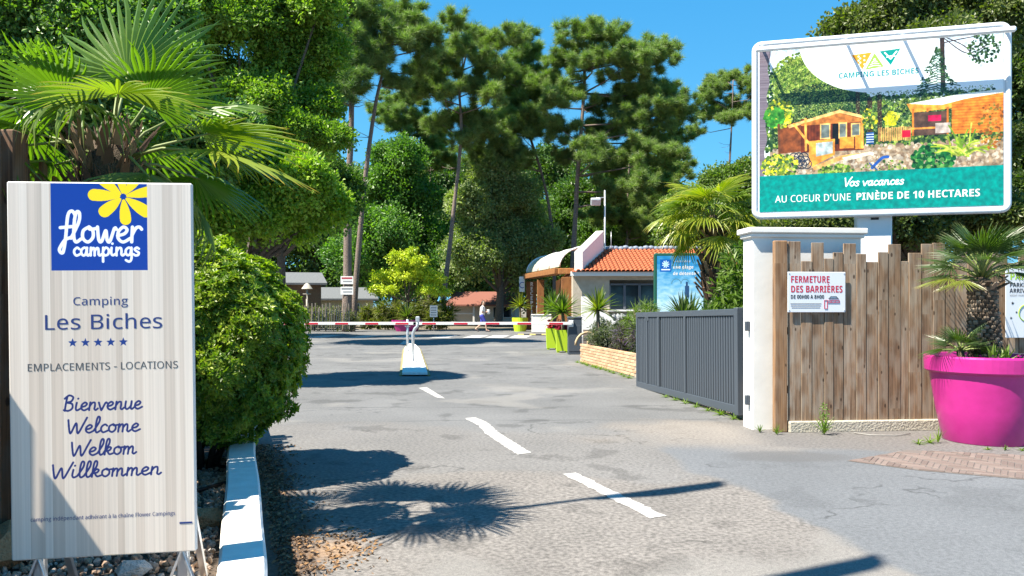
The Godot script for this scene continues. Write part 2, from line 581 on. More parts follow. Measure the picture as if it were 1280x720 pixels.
# whitewashed board print of the welcome panel with its blue emblem and handwriting
func welcome_print() -> ImageTexture:
	var w := 600
	var h := 1288
	var a := noise_bytes(w, h, 0.02, 3, 41, 400.0)
	var b := noise_bytes(w, h, 0.12, 2, 42, 120.0)
	var im := Image.create(w, h, false, Image.FORMAT_RGB8)
	var strip := []
	for x in w: strip.append(0.0)
	var x0 := 0
	while x0 < w:
		var wd := rng.randi_range(14, 52)
		var tone := R(-0.07, 0.06)
		for x in range(x0, mini(w, x0 + wd)): strip[x] = tone - (0.05 if x == x0 else 0.0)
		x0 += wd
	for y in h:
		for x in w:
			var i := y * w + x
			var t: float = 0.83 + strip[x] * 0.8 + 0.12 * (a[i] / 255.0 - 0.5) + 0.07 * (b[i] / 255.0 - 0.5)
			im.set_pixel(x, y, Color(t, t * (0.945 + strip[x] * 0.15), t * (0.89 + strip[x] * 0.25)))
	var blue := Color(0.02, 0.22, 0.60)
	var yel := Color(1.0, 0.86, 0.05)
	var s := w / 231.0
	im.fill_rect(Rect2i(int(53 * s), 0, int(122 * s), int(116 * s)), blue)
	# flower cut by the corner of the emblem
	var fc := Vector2(144 * s, 17 * s)
	for q in [[183, 42, 11], [140, 36, 11], [85, 35, 10], [35, 40, 11], [-12, 42, 10], [-55, 34, 9.5], [-95, 32, 9], [-140, 38, 9.5]]:
		var dir := Vector2.from_angle(deg_to_rad(q[0]))
		for k in 14:
			var t := k / 13.0
			var p: Vector2 = fc + dir * (6 + t * (q[1] - q[2])) * s
			var rr: float = lerpf(2.2, q[2] * 0.72, sin(minf(1.0, t * 1.15) * PI * 0.5)) * s
			for y in range(maxi(0, int(p.y - rr)), mini(int(116 * s), int(p.y + rr) + 1)):
				for x in range(maxi(int(53 * s), int(p.x - rr)), mini(int(175 * s), int(p.x + rr) + 1)):
					if Vector2(x, y).distance_to(p) < rr: im.set_pixel(x, y, yel)
	handwrite(im, "flower", Vector2(62 * s, 78 * s), 20.0 * s, 2.15 * s, Color(0.95, 0.96, 1), 0.06, 1.24)
	handwrite(im, "campings", Vector2(80 * s, 96 * s), 10.4 * s, 1.6 * s, Color(0.95, 0.96, 1), 0.0, 1.33)
	var ink := Color(0.07, 0.15, 0.42)
	for q in [["Bienvenue", 65, 302, 1.38], ["Welcome", 69, 332, 1.5], ["Welkom", 73, 362, 1.52], ["Willkommen", 49, 391, 1.62]]:
		handwrite(im, q[0], Vector2(q[1] * s, q[2] * s), 10.4 * s, 1.2 * s, ink, 0.14, q[3])
	# five stars
	for k in 5:
		var c := Vector2((78 + k * 16.0) * s, 212 * s)
		var pg := PackedVector2Array()
		for j in 10:
			pg.append(c + Vector2.from_angle(-PI / 2 + j * PI / 5) * (6.2 if j % 2 == 0 else 2.6) * s)
		poly(im, pg, Color(0.05, 0.2, 0.5))
	return ImageTexture.create_from_image(im)

# the poster of the big billboard: wooden chalets among pines, teal band below
func billboard_print() -> ImageTexture:
	var w := 1000
	var h := 740
	var im := Image.create(w, h, false, Image.FORMAT_RGB8)
	for y in h:
		var c := Color(0.80, 0.88, 0.95).lerp(Color(0.93, 0.95, 0.97), clampf(y / 260.0, 0, 1))
		im.fill_rect(Rect2i(0, y, w, 1), c)
	var g1 := [Color(0.36, 0.5, 0.14), Color(0.5, 0.62, 0.2), Color(0.22, 0.34, 0.12), Color(0.66, 0.74, 0.34), Color(0.3, 0.42, 0.2)]
	var g2 := [Color(0.13, 0.24, 0.13), Color(0.2, 0.33, 0.17), Color(0.28, 0.4, 0.2), Color(0.1, 0.17, 0.1)]
	# background wood
	poly(im, P2([46, 300, 150, 240, 420, 250, 620, 290, 1000, 280, 1000, 480, 46, 480]), Color(0.2, 0.3, 0.15))
	poly(im, P2([60, 300, 70, 120, 130, 60, 220, 50, 300, 110, 360, 200, 470, 240, 470, 320]), Color(0.32, 0.44, 0.17))
	dabs(im, Rect2(20, 250, 960, 220), 4200, 3, 9, g2 + g1, false)
	dabs(im, Rect2(30, 30, 340, 320), 3400, 2, 6, g1)
	dabs(im, Rect2(60, 180, 420, 200), 2200, 3, 8, g2)
	dabs(im, Rect2(0, 60, 60, 300), 200, 3, 7, g2)
	for t in [[420, 200, 430, 8], [470, 260, 430, 10], [510, 250, 440, 9]]:
		stroke(im, [Vector2(t[0], t[1]), Vector2(t[0] + 2, t[2])], t[3], Color(0.24, 0.17, 0.13))
	dabs(im, Rect2(60, 40, 330, 320), 5000, 0.8, 2.2, [Color(0.75, 0.8, 0.4), Color(0.2, 0.3, 0.1), Color(0.55, 0.65, 0.25)])
	dabs(im, Rect2(60, 230, 900, 200), 6000, 0.8, 2.2, [Color(0.5, 0.58, 0.3), Color(0.08, 0.14, 0.07), Color(0.3, 0.42, 0.2), Color(0.65, 0.72, 0.5)], false)
	# pine at the upper corner
	stroke(im, [Vector2(762, 20), Vector2(766, 240)], 9, Color(0.2, 0.16, 0.14))
	for k in 34:
		var y := 60.0 + k * 5.6
		var l := (10.0 + k * 2.6) * R(0.35, 1.15)
		var sd := 1.0 if k % 2 else -1.0
		stroke(im, [Vector2(742, y - 6), Vector2(742 + sd * l * 0.6, y + R(-2, 6)), Vector2(742 + sd * l, y + R(2, 16))], R(1.4, 2.4), Color(0.16, 0.28, 0.18))
		dabs(im, Rect2(742 + sd * l * 0.7 - 14, y - 4, 28, 16), 10, 1.5, 4, g2)
	for q in [[770, 20, 860, 90, 940, 60], [765, 40, 820, 30, 900, 20], [765, 10, 850, 60, 890, 120]]:
		stroke(im, [Vector2(q[0], q[1]), Vector2(q[2], q[3]), Vector2(q[4], q[5])], 2, Color(0.25, 0.2, 0.2))
	dabs(im, Rect2(860, 10, 130, 130), 260, 2, 6, g2)
	# tree trunk along the edge
	for y in range(0, 600): im.fill_rect(Rect2i(0, y, int(46 - y * 0.04 + 5 * sin(y * 0.05)), 1), Color(0.56, 0.52, 0.56).lerp(Color(0.36, 0.32, 0.36), rng.randf()))
	# pale swoosh that carries the emblem
	for y in range(0, 232):
		var half := 330.0 * sqrt(maxf(0.0, 1.0 - pow(y / 232.0, 2.0)))
		for x in range(maxi(0, int(505 - half)), mini(w, int(505 + half * 0.72))): im.set_pixel(x, y, Color(0.93, 0.945, 0.96))
	# ground
	var sand := [Color(0.72, 0.64, 0.54), Color(0.8, 0.74, 0.66), Color(0.6, 0.5, 0.4)]
	im.fill_rect(Rect2i(46, 470, 954, 130), Color(0.62, 0.53, 0.42))
	dabs(im, Rect2(60, 460, 940, 140), 1200, 3, 10, sand, false)
	# chalet with gable and terrace
	poly(im, P2([90, 355, 180, 340, 180, 475, 90, 480]), Color(0.5, 0.27, 0.13))
	poly(im, P2([180, 330, 445, 330, 445, 480, 180, 480]), Color(0.42, 0.19, 0.1))
	for x in range(184, 440, 13): im.fill_rect(Rect2i(x, 330, 2, 140), Color(0.3, 0.13, 0.07))
	poly(im, P2([120, 355, 345, 298, 462, 336, 462, 348, 345, 312, 130, 368]), Color(0.95, 0.74, 0.44))
	poly(im, P2([180, 352, 345, 312, 440, 345, 440, 356, 180, 360]), Color(0.74, 0.45, 0.2))
	for q in [[262, 355, 44, 70], [340, 355, 36, 70], [392, 360, 40, 60]]:
		im.fill_rect(Rect2i(q[0], q[1], q[2], q[3]), Color(0.92, 0.72, 0.42))
		im.fill_rect(Rect2i(q[0] + 5, q[1] + 6, q[2] - 10, q[3] - 12), Color(0.42, 0.46, 0.44))
	im.fill_rect(Rect2i(314, 358, 26, 92), Color(0.1, 0.09, 0.08))
	for q in [[150, 350, 215, 440], [200, 330, 202, 470], [438, 345, 440, 470]]:
		stroke(im, [Vector2(q[0], q[1]), Vector2(q[2], q[3])], 5, Color(0.93, 0.64, 0.28))
	poly(im, P2([215, 430, 325, 425, 325, 495, 230, 545, 215, 530]), Color(0.9, 0.58, 0.22))
	poly(im, P2([245, 440, 316, 436, 316, 488, 245, 500]), Color(0.66, 0.72, 0.72))
	poly(im, P2([230, 545, 350, 500, 470, 490, 470, 505, 355, 520, 235, 562]), Color(0.84, 0.62, 0.36))
	for q in [[345, 420, 60, 50], [410, 415, 26, 60]]: im.fill_rect(Rect2i(q[0], q[1], q[2], q[3]), Color(0.86, 0.55, 0.2))
	im.fill_rect(Rect2i(455, 405, 32, 52), Color(0.13, 0.3, 0.55))
	for k in 4: im.fill_rect(Rect2i(455, 412 + k * 11, 32, 4), Color(0.85, 0.88, 0.9))
	poly(im, P2([355, 510, 470, 488, 490, 500, 370, 526]), Color(0.9, 0.84, 0.74))
	# bicycles
	for k in 9:
		var c := Vector2(150 + k * 7, 500 + (k % 3) * 16)
		var ring := []
		for j in 13: ring.append(c + Vector2.from_angle(j * TAU / 12) * 20)
		stroke(im, ring, 1.6, Color(0.12, 0.15, 0.22))
	# second chalet
	poly(im, P2([800, 285, 1000, 265, 1000, 430, 800, 430]), Color(0.86, 0.48, 0.16))
	for y in range(280, 430, 12): im.fill_rect(Rect2i(800, y, 200, 2), Color(0.7, 0.36, 0.1))
	poly(im, P2([620, 290, 800, 288, 800, 320, 640, 330]), Color(0.93, 0.6, 0.22))
	poly(im, P2([625, 290, 830, 262, 1000, 250, 1000, 266, 850, 284, 760, 304, 700, 298]), Color(0.94, 0.93, 0.9))
	for x in [642, 700, 780]: im.fill_rect(Rect2i(x, 315, 8, 115), Color(0.8, 0.45, 0.16))
	im.fill_rect(Rect2i(650, 330, 130, 100), Color(0.34, 0.25, 0.2))
	im.fill_rect(Rect2i(635, 395, 160, 8), Color(0.88, 0.55, 0.22))
	im.fill_rect(Rect2i(706, 345, 52, 26), Color(0.75, 0.1, 0.28))
	im.fill_rect(Rect2i(735, 380, 60, 44), Color(0.72, 0.66, 0.62))
	for x in range(505, 640, 9): im.fill_rect(Rect2i(x, 385 + rng.randi() % 6, 7, 60), Color(0.84, 0.64, 0.36).darkened(R(0, 0.25)))
	im.fill_rect(Rect2i(602, 404, 34, 30), Color(0.85, 0.1, 0.2))
	# garden
	var lime := [Color(0.9, 0.86, 0.1), Color(0.75, 0.78, 0.15), Color(0.98, 0.93, 0.3)]
	dabs(im, Rect2(30, 235, 120, 130), 320, 4, 8, lime + g1)
	dabs(im, Rect2(20, 270, 90, 90), 200, 4, 8, [Color(0.2, 0.5, 0.15), Color(0.3, 0.6, 0.2)])
	stroke(im, [Vector2(84, 350), Vector2(88, 480)], 5, Color(0.42, 0.25, 0.15))
	dabs(im, Rect2(530, 320, 60, 60), 120, 3, 7, lime)
	dabs(im, Rect2(440, 300, 60, 90), 90, 3, 7, lime + g1)
	dabs(im, Rect2(8, 480, 160, 120), 420, 3, 8, g1 + lime)
	dabs(im, Rect2(255, 540, 150, 60), 220, 3, 7, g1)
	dabs(im, Rect2(430, 530, 200, 70), 200, 2, 6, g1 + sand)
	dabs(im, Rect2(640, 470, 170, 130), 460, 4, 10, [Color(0.1, 0.36, 0.16), Color(0.18, 0.48, 0.2), Color(0.08, 0.24, 0.12), Color(0.4, 0.62, 0.3)])
	for k in 30:
		var b := Vector2(830 + R(-30, 40), 520 + R(-10, 10))
		var t := b + Vector2.from_angle(R(PI, TAU)) * R(60, 130)
		stroke(im, [b, (b + t) * 0.5 + Vector2(0, -14), t], 3, [Color(0.55, 0.64, 0.16), Color(0.4, 0.54, 0.14), Color(0.7, 0.74, 0.3)][k % 3])
	dabs(im, Rect2(900, 300, 110, 200), 180, 3, 7, [Color(0.62, 0.36, 0.12), Color(0.5, 0.46, 0.16), Color(0.8, 0.55, 0.25)])
	stroke(im, [Vector2(480, 560), Vector2(520, 520), Vector2(545, 515)], 6, Color(0.15, 0.32, 0.62))
	stroke(im, [Vector2(470, 540), Vector2(500, 570)], 3, Color(0.2, 0.3, 0.5))
	# the print is a soft photograph with a little grain
	im.resize(420, 311, Image.INTERPOLATE_LANCZOS)
	var gn := noise_bytes(420, 311, 0.06, 4, 91)
	for y in 260:
		for x in range(18, 420):
			var p := im.get_pixel(x, y)
			if p.r > 0.88 and p.b > 0.88: continue
			var v := 1.0 + 0.75 * (gn[y * 420 + x] / 255.0 - 0.5)
			im.set_pixel(x, y, Color(p.r * v, p.g * v, p.b * v).clamp())
	im.resize(w, h, Image.INTERPOLATE_CUBIC)
	# teal band
	var tn := noise_bytes(w, 200, 0.03, 5, 77)
	for y in range(565, h):
		for x in w:
			if y < 578 - x * 0.008: continue
			var t := tn[(y - 565) * w + x] / 255.0
			im.set_pixel(x, y, Color(0.0, 0.60, 0.55).lerp(Color(0.05, 0.44, 0.42), clampf(t * 1.6 - 0.3, 0, 1)))
	handwrite(im, "Vos vacances", Vector2(362, 636), 20, 2.5, Color(0.97, 0.98, 0.98), 0.2, 1.42)
	# emblem: three triangles
	poly(im, P2([395, 62, 478, 56, 440, 128]), Color(0.93, 0.6, 0.16))
	poly(im, P2([490, 60, 528, 122, 452, 130]), Color(0.58, 0.75, 0.3))
	poly(im, P2([510, 54, 596, 48, 556, 118]), Color(0.0, 0.55, 0.52))
	var wt := Color(0.95, 0.96, 0.97)
	for k in 5:
		for j in 3: disc(im, Vector2(424 + j * 12 - k % 2 * 5, 70 + k * 9), 4.0, wt) if (j + k) % 2 == 0 else null
	for k in 4:
		stroke(im, [Vector2(490 - k * 7 - 4, 90 + k * 10), Vector2(490, 84 + k * 10), Vector2(494 + k * 7, 88 + k * 10)], 1.6, wt)
	stroke(im, [Vector2(532, 62), Vector2(546, 78), Vector2(556, 90), Vector2(566, 76), Vector2(580, 60)], 3, wt)
	stroke(im, [Vector2(540, 82), Vector2(556, 78), Vector2(574, 80)], 2.4, wt)
	return ImageTexture.create_from_image(im)

# the bluish advertisement in the green light box
func lightbox_print() -> ImageTexture:
	var w := 240
	var h := 330
	var im := Image.create(w, h, false, Image.FORMAT_RGB8)
	var n := noise_bytes(w, h, 0.016, 4, 19, 0.5)
	for y in h:
		for x in w:
			var t := n[y * w + x] / 255.0
			var c := Color(0.13, 0.5, 0.74).lerp(Color(0.74, 0.87, 0.93), clampf(y / 330.0 * 1.3 + (t - 0.5) * 0.7, 0, 1))
			im.set_pixel(x, y, c)
	im.fill_rect(Rect2i(16, 18, 58, 62), Color(0.08, 0.36, 0.68))
	for k in 9:
		var dir := Vector2.from_angle(k * TAU / 9)
		stroke(im, [Vector2(45, 42) + dir * 8, Vector2(45, 42) + dir * 17], 2.4, Color(0.85, 0.93, 0.98))
	disc(im, Vector2(45, 42), 9, Color(0.7, 0.85, 0.95))
	im.fill_rect(Rect2i(22, 66, 46, 6), Color(0.9, 0.95, 1))
	for q in [[80, 118, 40, 34], [126, 116, 34, 40]]:
		var ring := []
		for j in 10: ring.append(Vector2(q[0] + 20, q[1] + 22) + Vector2.from_angle(PI + j * PI / 9) * q[2] * 0.6)
		stroke(im, ring, 1.2, Color(0.3, 0.45, 0.5))
	im.fill_rect(Rect2i(150, 130, 10, 46), Color(0.15, 0.25, 0.4))
	im.fill_rect(Rect2i(145, 150, 22, 60), Color(0.18, 0.3, 0.45))
	return ImageTexture.create_from_image(im)

# ------------------------------------------------------------------ plants
# a clump of n pointed leaves around a point
func leaf_clump(n: int, r: float, length: float, width: float, seed_v: int, rosette := false) -> ArrayMesh:
	var g := RandomNumberGenerator.new()
	g.seed = seed_v
	var st := ST()
	for k in n:
		var dir := Vector3(g.randf_range(-1, 1), g.randf_range(-0.6, 1), g.randf_range(-1, 1)).normalized()
		var base := dir * g.randf_range(0.1, 1.0) * r
		if rosette:
			var a := k * 2.4
			var up := lerpf(0.15, 1.3, float(k) / n)
			dir = Vector3(cos(a), up, sin(a)).normalized()
			base = dir * r * 0.15
		var out := (dir + Vector3(g.randf_range(-1, 1), g.randf_range(-1, 0.6), g.randf_range(-1, 1)) * (0.25 if rosette else 0.9)).normalized()
		var side := out.cross(Vector3(g.randf_range(-0.5, 0.5), 1, g.randf_range(-0.5, 0.5))).normalized()
		if side.length() < 0.5: side = Vector3.RIGHT
		var nor := side.cross(out).normalized()
		var l := length * g.randf_range(0.7, 1.2)
		var w := width * 0.5 * g.randf_range(0.8, 1.2)
		var mid := base + out * l * 0.5
		var tip := base + out * l - nor * l * 0.15
		var a := mid + side * w + nor * w * 0.3
		var b := mid - side * w + nor * w * 0.3
		var tone := g.randf_range(0.8, 1.15)
		st.set_color(Color(tone, tone, tone * 0.95))
		tri(st, base, a, tip)
		tri(st, base, tip, b)
	return done(st)

# a brush of needles
func needle_tuft(n: int, length: float, width: float, seed_v: int) -> ArrayMesh:
	var g := RandomNumberGenerator.new()
	g.seed = seed_v
	var st := ST()
	for k in n:
		var a := k * 2.39996
		var up := g.randf_range(-0.25, 1.1)
		var dir := Vector3(cos(a), up, sin(a)).normalized()
		var side := dir.cross(Vector3(g.randf_range(-1, 1), g.randf_range(-1, 1), g.randf_range(-1, 1))).normalized()
		var base := Vector3(0, g.randf_range(-0.5, 0.3) * length, 0)
		var l := length * g.randf_range(0.75, 1.15)
		var tone := g.randf_range(0.75, 1.2)
		st.set_color(Color(tone, tone, tone))
		tri(st, base + side * width * 0.5, base + dir * l, base - side * width * 0.5)
	return done(st)

# lobes: Vector4-like arrays [x, y, z, rx, ry]; leaves near the skin of each lobe
func crown(parent: Node, mesh: Mesh, m: Material, lobes: Array, n: int, c0: Color, c1: Color, s0: float, s1: float) -> void:
	var tot := 0.0
	for l in lobes: tot += l[3] * l[3]
	var places := []
	var cols := []
	for l in lobes:
		var subs := []
		for k in 24:
			var d := rand_dir()
			if d.y < -0.2: d.y *= -0.7
			var e := R(0.35, 0.98)
			subs.append([Vector3(d.x * l[3] * e, d.y * l[4] * e, d.z * l[3] * e), l[3] * R(0.16, 0.36)])
		for k in int(n * l[3] * l[3] / tot):
			var s: Array = subs[rng.randi() % subs.size()]
			var d := rand_dir()
			if d.y < -0.3 and rng.randf() < 0.5: d.y = -d.y
			var q: Vector3 = s[0] + Vector3(d.x, d.y * 0.8, d.z) * s[1] * pow(rng.randf(), 0.45)
			if k % 5 == 0: q = Vector3(d.x * l[3], d.y * l[4], d.z * l[3]) * pow(rng.randf(), 0.4) * 1.06
			places.append(Transform3D(any_turn() * Basis.from_scale(Vector3.ONE * R(s0, s1)), Vector3(l[0], l[1], l[2]) + q))
			cols.append(c0.lerp(c1, rng.randf()) * 1.8)
	var o := scatter("crown", mesh, m, places, cols, parent)
	o.set_meta("kind", "stuff")

func bark(key: String, c0: Color, c1: Color) -> StandardMaterial3D:
	return mottled(key, c0, c1, 0.95, 0.03, 1.6, 2.5)

func broadleaf(called: String, label: String, base: Vector3, lobes: Array, n: int, mesh: Mesh, m: Material, c0: Color, c1: Color, s0: float, s1: float, tr: float, group: String, bk: Material) -> void:
	var t := thing(called, label, "tree", base, 0, group)
	var loc := []
	var lo := 1e9
	var mid := Vector3.ZERO
	for l in lobes:
		loc.append([l[0] - base.x, l[1] - base.y, l[2] - base.z, l[3], l[4]])
		lo = minf(lo, l[1] - base.y - l[4] * 0.3)
		mid += Vector3(l[0] - base.x, l[1] - base.y, l[2] - base.z) / lobes.size()
	var fork := Vector3(mid.x * 0.35, maxf(0.8, lo * 0.75), mid.z * 0.35)
	var st := smooth_st()
	tube(st, [Vector3(0, -0.2, 0), Vector3(0, 0.3, 0), fork * 0.5 + Vector3(0.1 * tr, 0, 0), fork, mid.lerp(fork, 0.3)], [tr * 1.5, tr * 1.1, tr, tr * 0.85, tr * 0.3], 9)
	part("trunk", done(st), bk, t)
	for l in loc:
		var e := Vector3(l[0], l[1], l[2])
		var q := fork.lerp(e, 0.5) + Vector3(R(-0.2, 0.2), -0.15 * l[4], R(-0.2, 0.2))
		part("limb", tube_mesh([fork, q, e, e + Vector3(R(-0.4, 0.4) * l[3], 0.6 * l[4], R(-0.4, 0.4) * l[3])], [tr * 0.5, tr * 0.3, tr * 0.16, tr * 0.05], 6), bk, t)
	crown(t, mesh, m, loc, n, c0, c1, s0, s1)

func pine(label: String, path: Array, r: float, pads: Array, per: float, mesh: Mesh, m: Material, c0: Color, c1: Color, bk: Material) -> void:
	var base: Vector3 = path[0]
	var gy := base.y
	base.y = 0.25
	var t := thing("pine_tree", label, "tree", base, 0, "pines rising behind the entrance")
	var pts := [Vector3(path[0].x - base.x, -0.4, 0)]
	var rad := [r * 0.62]
	for k in path.size():
		var f := float(k) / (path.size() - 1)
		if k == 0 and path[0].y < 1.0: continue
		pts.append(path[k] - base)
		rad.append(r * 0.5 * lerpf(1.0, 0.3, f))
	# finer, slightly wavering trunk
	var p2 := []
	var r2 := []
	for k in pts.size() - 1:
		for j in 5:
			var f := j / 5.0
			var p: Vector3 = pts[k].cubic_interpolate(pts[k + 1], pts[maxi(k - 1, 0)], pts[mini(k + 2, pts.size() - 1)], f)
			p2.append(p + Vector3(R(-1, 1), 0, R(-1, 1)) * r * 0.05)
			r2.append(lerpf(rad[k], rad[k + 1], f) * R(0.94, 1.06))
	p2.append(pts[-1])
	r2.append(rad[-1])
	var st := smooth_st()
	tube(st, p2, r2, 9)
	part("trunk", done(st), bk, t)
	var places := []
	var cols := []
	for k in range(0, pads.size(), 4):
		var c := Vector3(pads[k], pads[k + 1], pads[k + 2]) - base
		var pr: float = pads[k + 3]
		# the branch that carries this pad leaves the trunk somewhat below it
		var want := c.y - pr * R(0.4, 1.3)
		var near: Vector3 = p2[-1]
		for q in p2:
			if absf(q.y - want) < absf(near.y - want): near = q
		var mid := near.lerp(c, 0.55) + Vector3(R(-0.3, 0.3), -0.25 * pr + R(-0.2, 0.2), R(-0.3, 0.3))
		part("branch", tube_mesh([near, mid, c, c + Vector3(R(-0.5, 0.5), 0.4, R(-0.5, 0.5)) * pr], [r * 0.16, r * 0.11, r * 0.06, r * 0.02], 5), bk, t)
		var subs := []
		for j in 30:
			var d := rand_dir()
			subs.append([c + Vector3(d.x, d.y * 0.7, d.z) * pr * R(0.1, 1.75), pr * R(0.14, 0.42)])
		for j in int(per * pr * pr):
			var s: Array = subs[rng.randi() % subs.size()]
			var d := rand_dir()
			if d.y < -0.2: d.y *= 0.4
			var f := pow(rng.randf(), 0.5)
			var p: Vector3 = s[0] + Vector3(d.x, d.y * 0.7, d.z) * s[1] * f
			var up := (d + Vector3(0, 0.9, 0)).normalized()
			var x := up.cross(Vector3(0.3, 0.1, 1)).normalized()
			places.append(Transform3D(Basis(x, up, x.cross(up)).rotated(up, R(0, TAU)) * Basis.from_scale(Vector3.ONE * R(0.7, 1.3)), p))
			cols.append(c0.lerp(c1, rng.randf()))
	for k in 9:
		var f: Vector3 = p2[int(p2.size() * R(0.35, 0.85))]
		var d := Vector3(R(-1, 1), R(-0.3, 0.35), R(-1, 1)).normalized() * R(0.6, 1.9)
		part("dead_twig", tube_mesh([f, f + d * 0.5 + Vector3(0, -0.1, 0), f + d], [r * 0.06, r * 0.04, 0.01], 4), bk, t)
	var o := scatter("crown", mesh, m, places, cols, t)
	o.set_meta("kind", "stuff")

# a pleated fan blade: hub at the origin, spreading along +y, upper face +z
func fan_blade(n: int, size: float, spread: float, split: float, droop: float, tip: float, cup: float, seed_v: int, c_in: Color, c_out: Color, c_tip: Color) -> ArrayMesh:
	var g := RandomNumberGenerator.new()
	g.seed = seed_v
	var st := ST()
	var dl := 2.0 * spread / (n - 1)
	for i in n:
		var phi := lerpf(-spread, spread, float(i) / (n - 1))
		var rel := absf(phi) / spread
		var l := size * (1.0 - 0.3 * rel * rel) * g.randf_range(0.9, 1.04)
		var bend := g.randf_range(0.7, 1.3)
		var sway := g.randf_range(-0.06, 0.06)
		var seg := c_in.lerp(c_out, g.randf())
		var ts := [0.04, 0.22, split, lerpf(split, 1.0, 0.4), lerpf(split, 1.0, 0.72), 1.0]
		var rows := []
		for t in ts:
			var q: float = maxf(0.0, (t - split) / (1.0 - split))
			var a: float = phi + sway * q * q * 2.0
			var rad: float = l * t * (1.0 - 0.22 * tip * bend * q * q)
			var c := Vector3(sin(a) * rad, cos(a) * rad, 0)
			c.z = -droop * size * t * t - tip * bend * size * 0.42 * q * q - cup * size * t * rel * rel
			var hw: float = l * t * tan(dl * 0.5) * 2.0 if t <= split else l * split * tan(dl * 0.5) * 2.0 * (1.0 - pow(q, 2.4))
			hw *= 0.98 if t <= split else 0.9
			var side := Vector3(cos(a), -sin(a), 0)
			rows.append([c - side * hw * 0.5 - Vector3(0, 0, hw * 0.3), c + Vector3(0, 0, hw * 0.14), c + side * hw * 0.5 - Vector3(0, 0, hw * 0.3), t])
		for k in rows.size() - 1:
			var ra: Array = rows[k]
			var rb: Array = rows[k + 1]
			for h in 2:
				var p := [[ra[h], ra[3]], [ra[h + 1], ra[3]], [rb[h + 1], rb[3]], [rb[h], rb[3]]]
				for q in [[0, 1, 2], [0, 2, 3]]:
					for v in [q[0], q[2], q[1]]:
						var t: float = p[v][1]
						st.set_color(seg.lerp(c_tip, smoothstep(0.86, 1.0, t)))
						st.add_vertex(p[v][0])
	return done(st)

# az: 0 along +x, 90 away along -z; el: rise of the leaf stalk
func frond(parent: Node, from: Vector3, az: float, el: float, stalk: float, blade: Mesh, scale_v: float, pitch: float, m: Material, sm: Material, roll := 0.0) -> void:
	var a := deg_to_rad(az)
	var flat := Vector3(cos(a), 0, -sin(a))
	var up := deg_to_rad(el)
	var d0 := (flat * cos(up) + Vector3.UP * sin(up)).normalized()
	var sag := deg_to_rad(el - 14.0)
	var d1 := (flat * cos(sag) + Vector3.UP * sin(sag)).normalized()
	var mid := from + d0 * stalk * 0.5
	var hub := mid + d1 * stalk * 0.5
	var bl := deg_to_rad(el - 14.0 - pitch)
	var y := (flat * cos(bl) + Vector3.UP * sin(bl)).normalized()
	var x := Vector3(-flat.z, 0, flat.x)
	x = y.cross((-flat * sin(bl) + Vector3.UP * cos(bl))).normalized()
	x = x.rotated(y, deg_to_rad(roll))
	var z := x.cross(y).normalized()
	var f := part("frond", blade, m, parent, hub, Basis(x, y, z) * Basis.from_scale(Vector3.ONE * scale_v))
	var inv := f.transform.affine_inverse()
	part("stalk", tube_mesh([inv * from, inv * mid, inv * (hub + y * 0.04)], [0.014 / scale_v, 0.01 / scale_v, 0.006 / scale_v], 6), sm, f)

# sword leaves standing in a rosette
func sword_rosette(n: int, length: float, width: float, droop: float, seed_v: int, c0: Color, c1: Color, low := -0.3, high := 1.4) -> ArrayMesh:
	var g := RandomNumberGenerator.new()
	g.seed = seed_v
	var st := ST()
	for k in n:
		var a := k * 2.39996 + g.randf_range(-0.2, 0.2)
		var el := lerpf(low, high, pow(float(k) / n, 0.8)) + g.randf_range(-0.15, 0.15)
		var flat := Vector3(cos(a), 0, sin(a))
		var dir := (flat * cos(el) + Vector3.UP * sin(el)).normalized()
		var side := Vector3(-sin(a), 0, cos(a))
		var nor := side.cross(dir).normalized()
		if nor.y < 0: nor = -nor
		var l := length * g.randf_range(0.75, 1.1)
		var prev := []
		var tone := g.randf()
		for j in 5:
			var t := j / 4.0
			var c := dir * l * t - Vector3.UP * droop * l * t * t * cos(el)
			var w: float = width * [0.6, 1.0, 0.85, 0.5, 0.0][j] * 0.5
			var row := [c - side * w + nor * w * 0.5, c, c + side * w + nor * w * 0.5]
			st.set_color(c0.lerp(c1, tone))
			if j > 0:
				quad(st, prev[0], prev[1], row[1], row[0])
				quad(st, prev[1], prev[2], row[2], row[1])
			prev = row
	return done(st)

func stone_mesh(seed_v: int, flat := 0.6) -> ArrayMesh:
	var g := RandomNumberGenerator.new()
	g.seed = seed_v
	var v := []
	for k in 12: v.append(Vector3.ZERO)
	var t := (1.0 + sqrt(5.0)) / 2.0
	var base := [Vector3(-1, t, 0), Vector3(1, t, 0), Vector3(-1, -t, 0), Vector3(1, -t, 0), Vector3(0, -1, t), Vector3(0, 1, t), Vector3(0, -1, -t), Vector3(0, 1, -t), Vector3(t, 0, -1), Vector3(t, 0, 1), Vector3(-t, 0, -1), Vector3(-t, 0, 1)]
	for k in 12: v[k] = base[k].normalized() * g.randf_range(0.65, 1.1) * Vector3(1, flat, 0.8)
	var st := ST()
	for f in [[0, 11, 5], [0, 5, 1], [0, 1, 7], [0, 7, 10], [0, 10, 11], [1, 5, 9], [5, 11, 4], [11, 10, 2], [10, 7, 6], [7, 1, 8], [3, 9, 4], [3, 4, 2], [3, 2, 6], [3, 6, 8], [3, 8, 9], [4, 9, 5], [2, 4, 11], [6, 2, 10], [8, 6, 7], [9, 8, 1]]:
		tri(st, v[f[0]], v[f[1]], v[f[2]])
	return done(st)

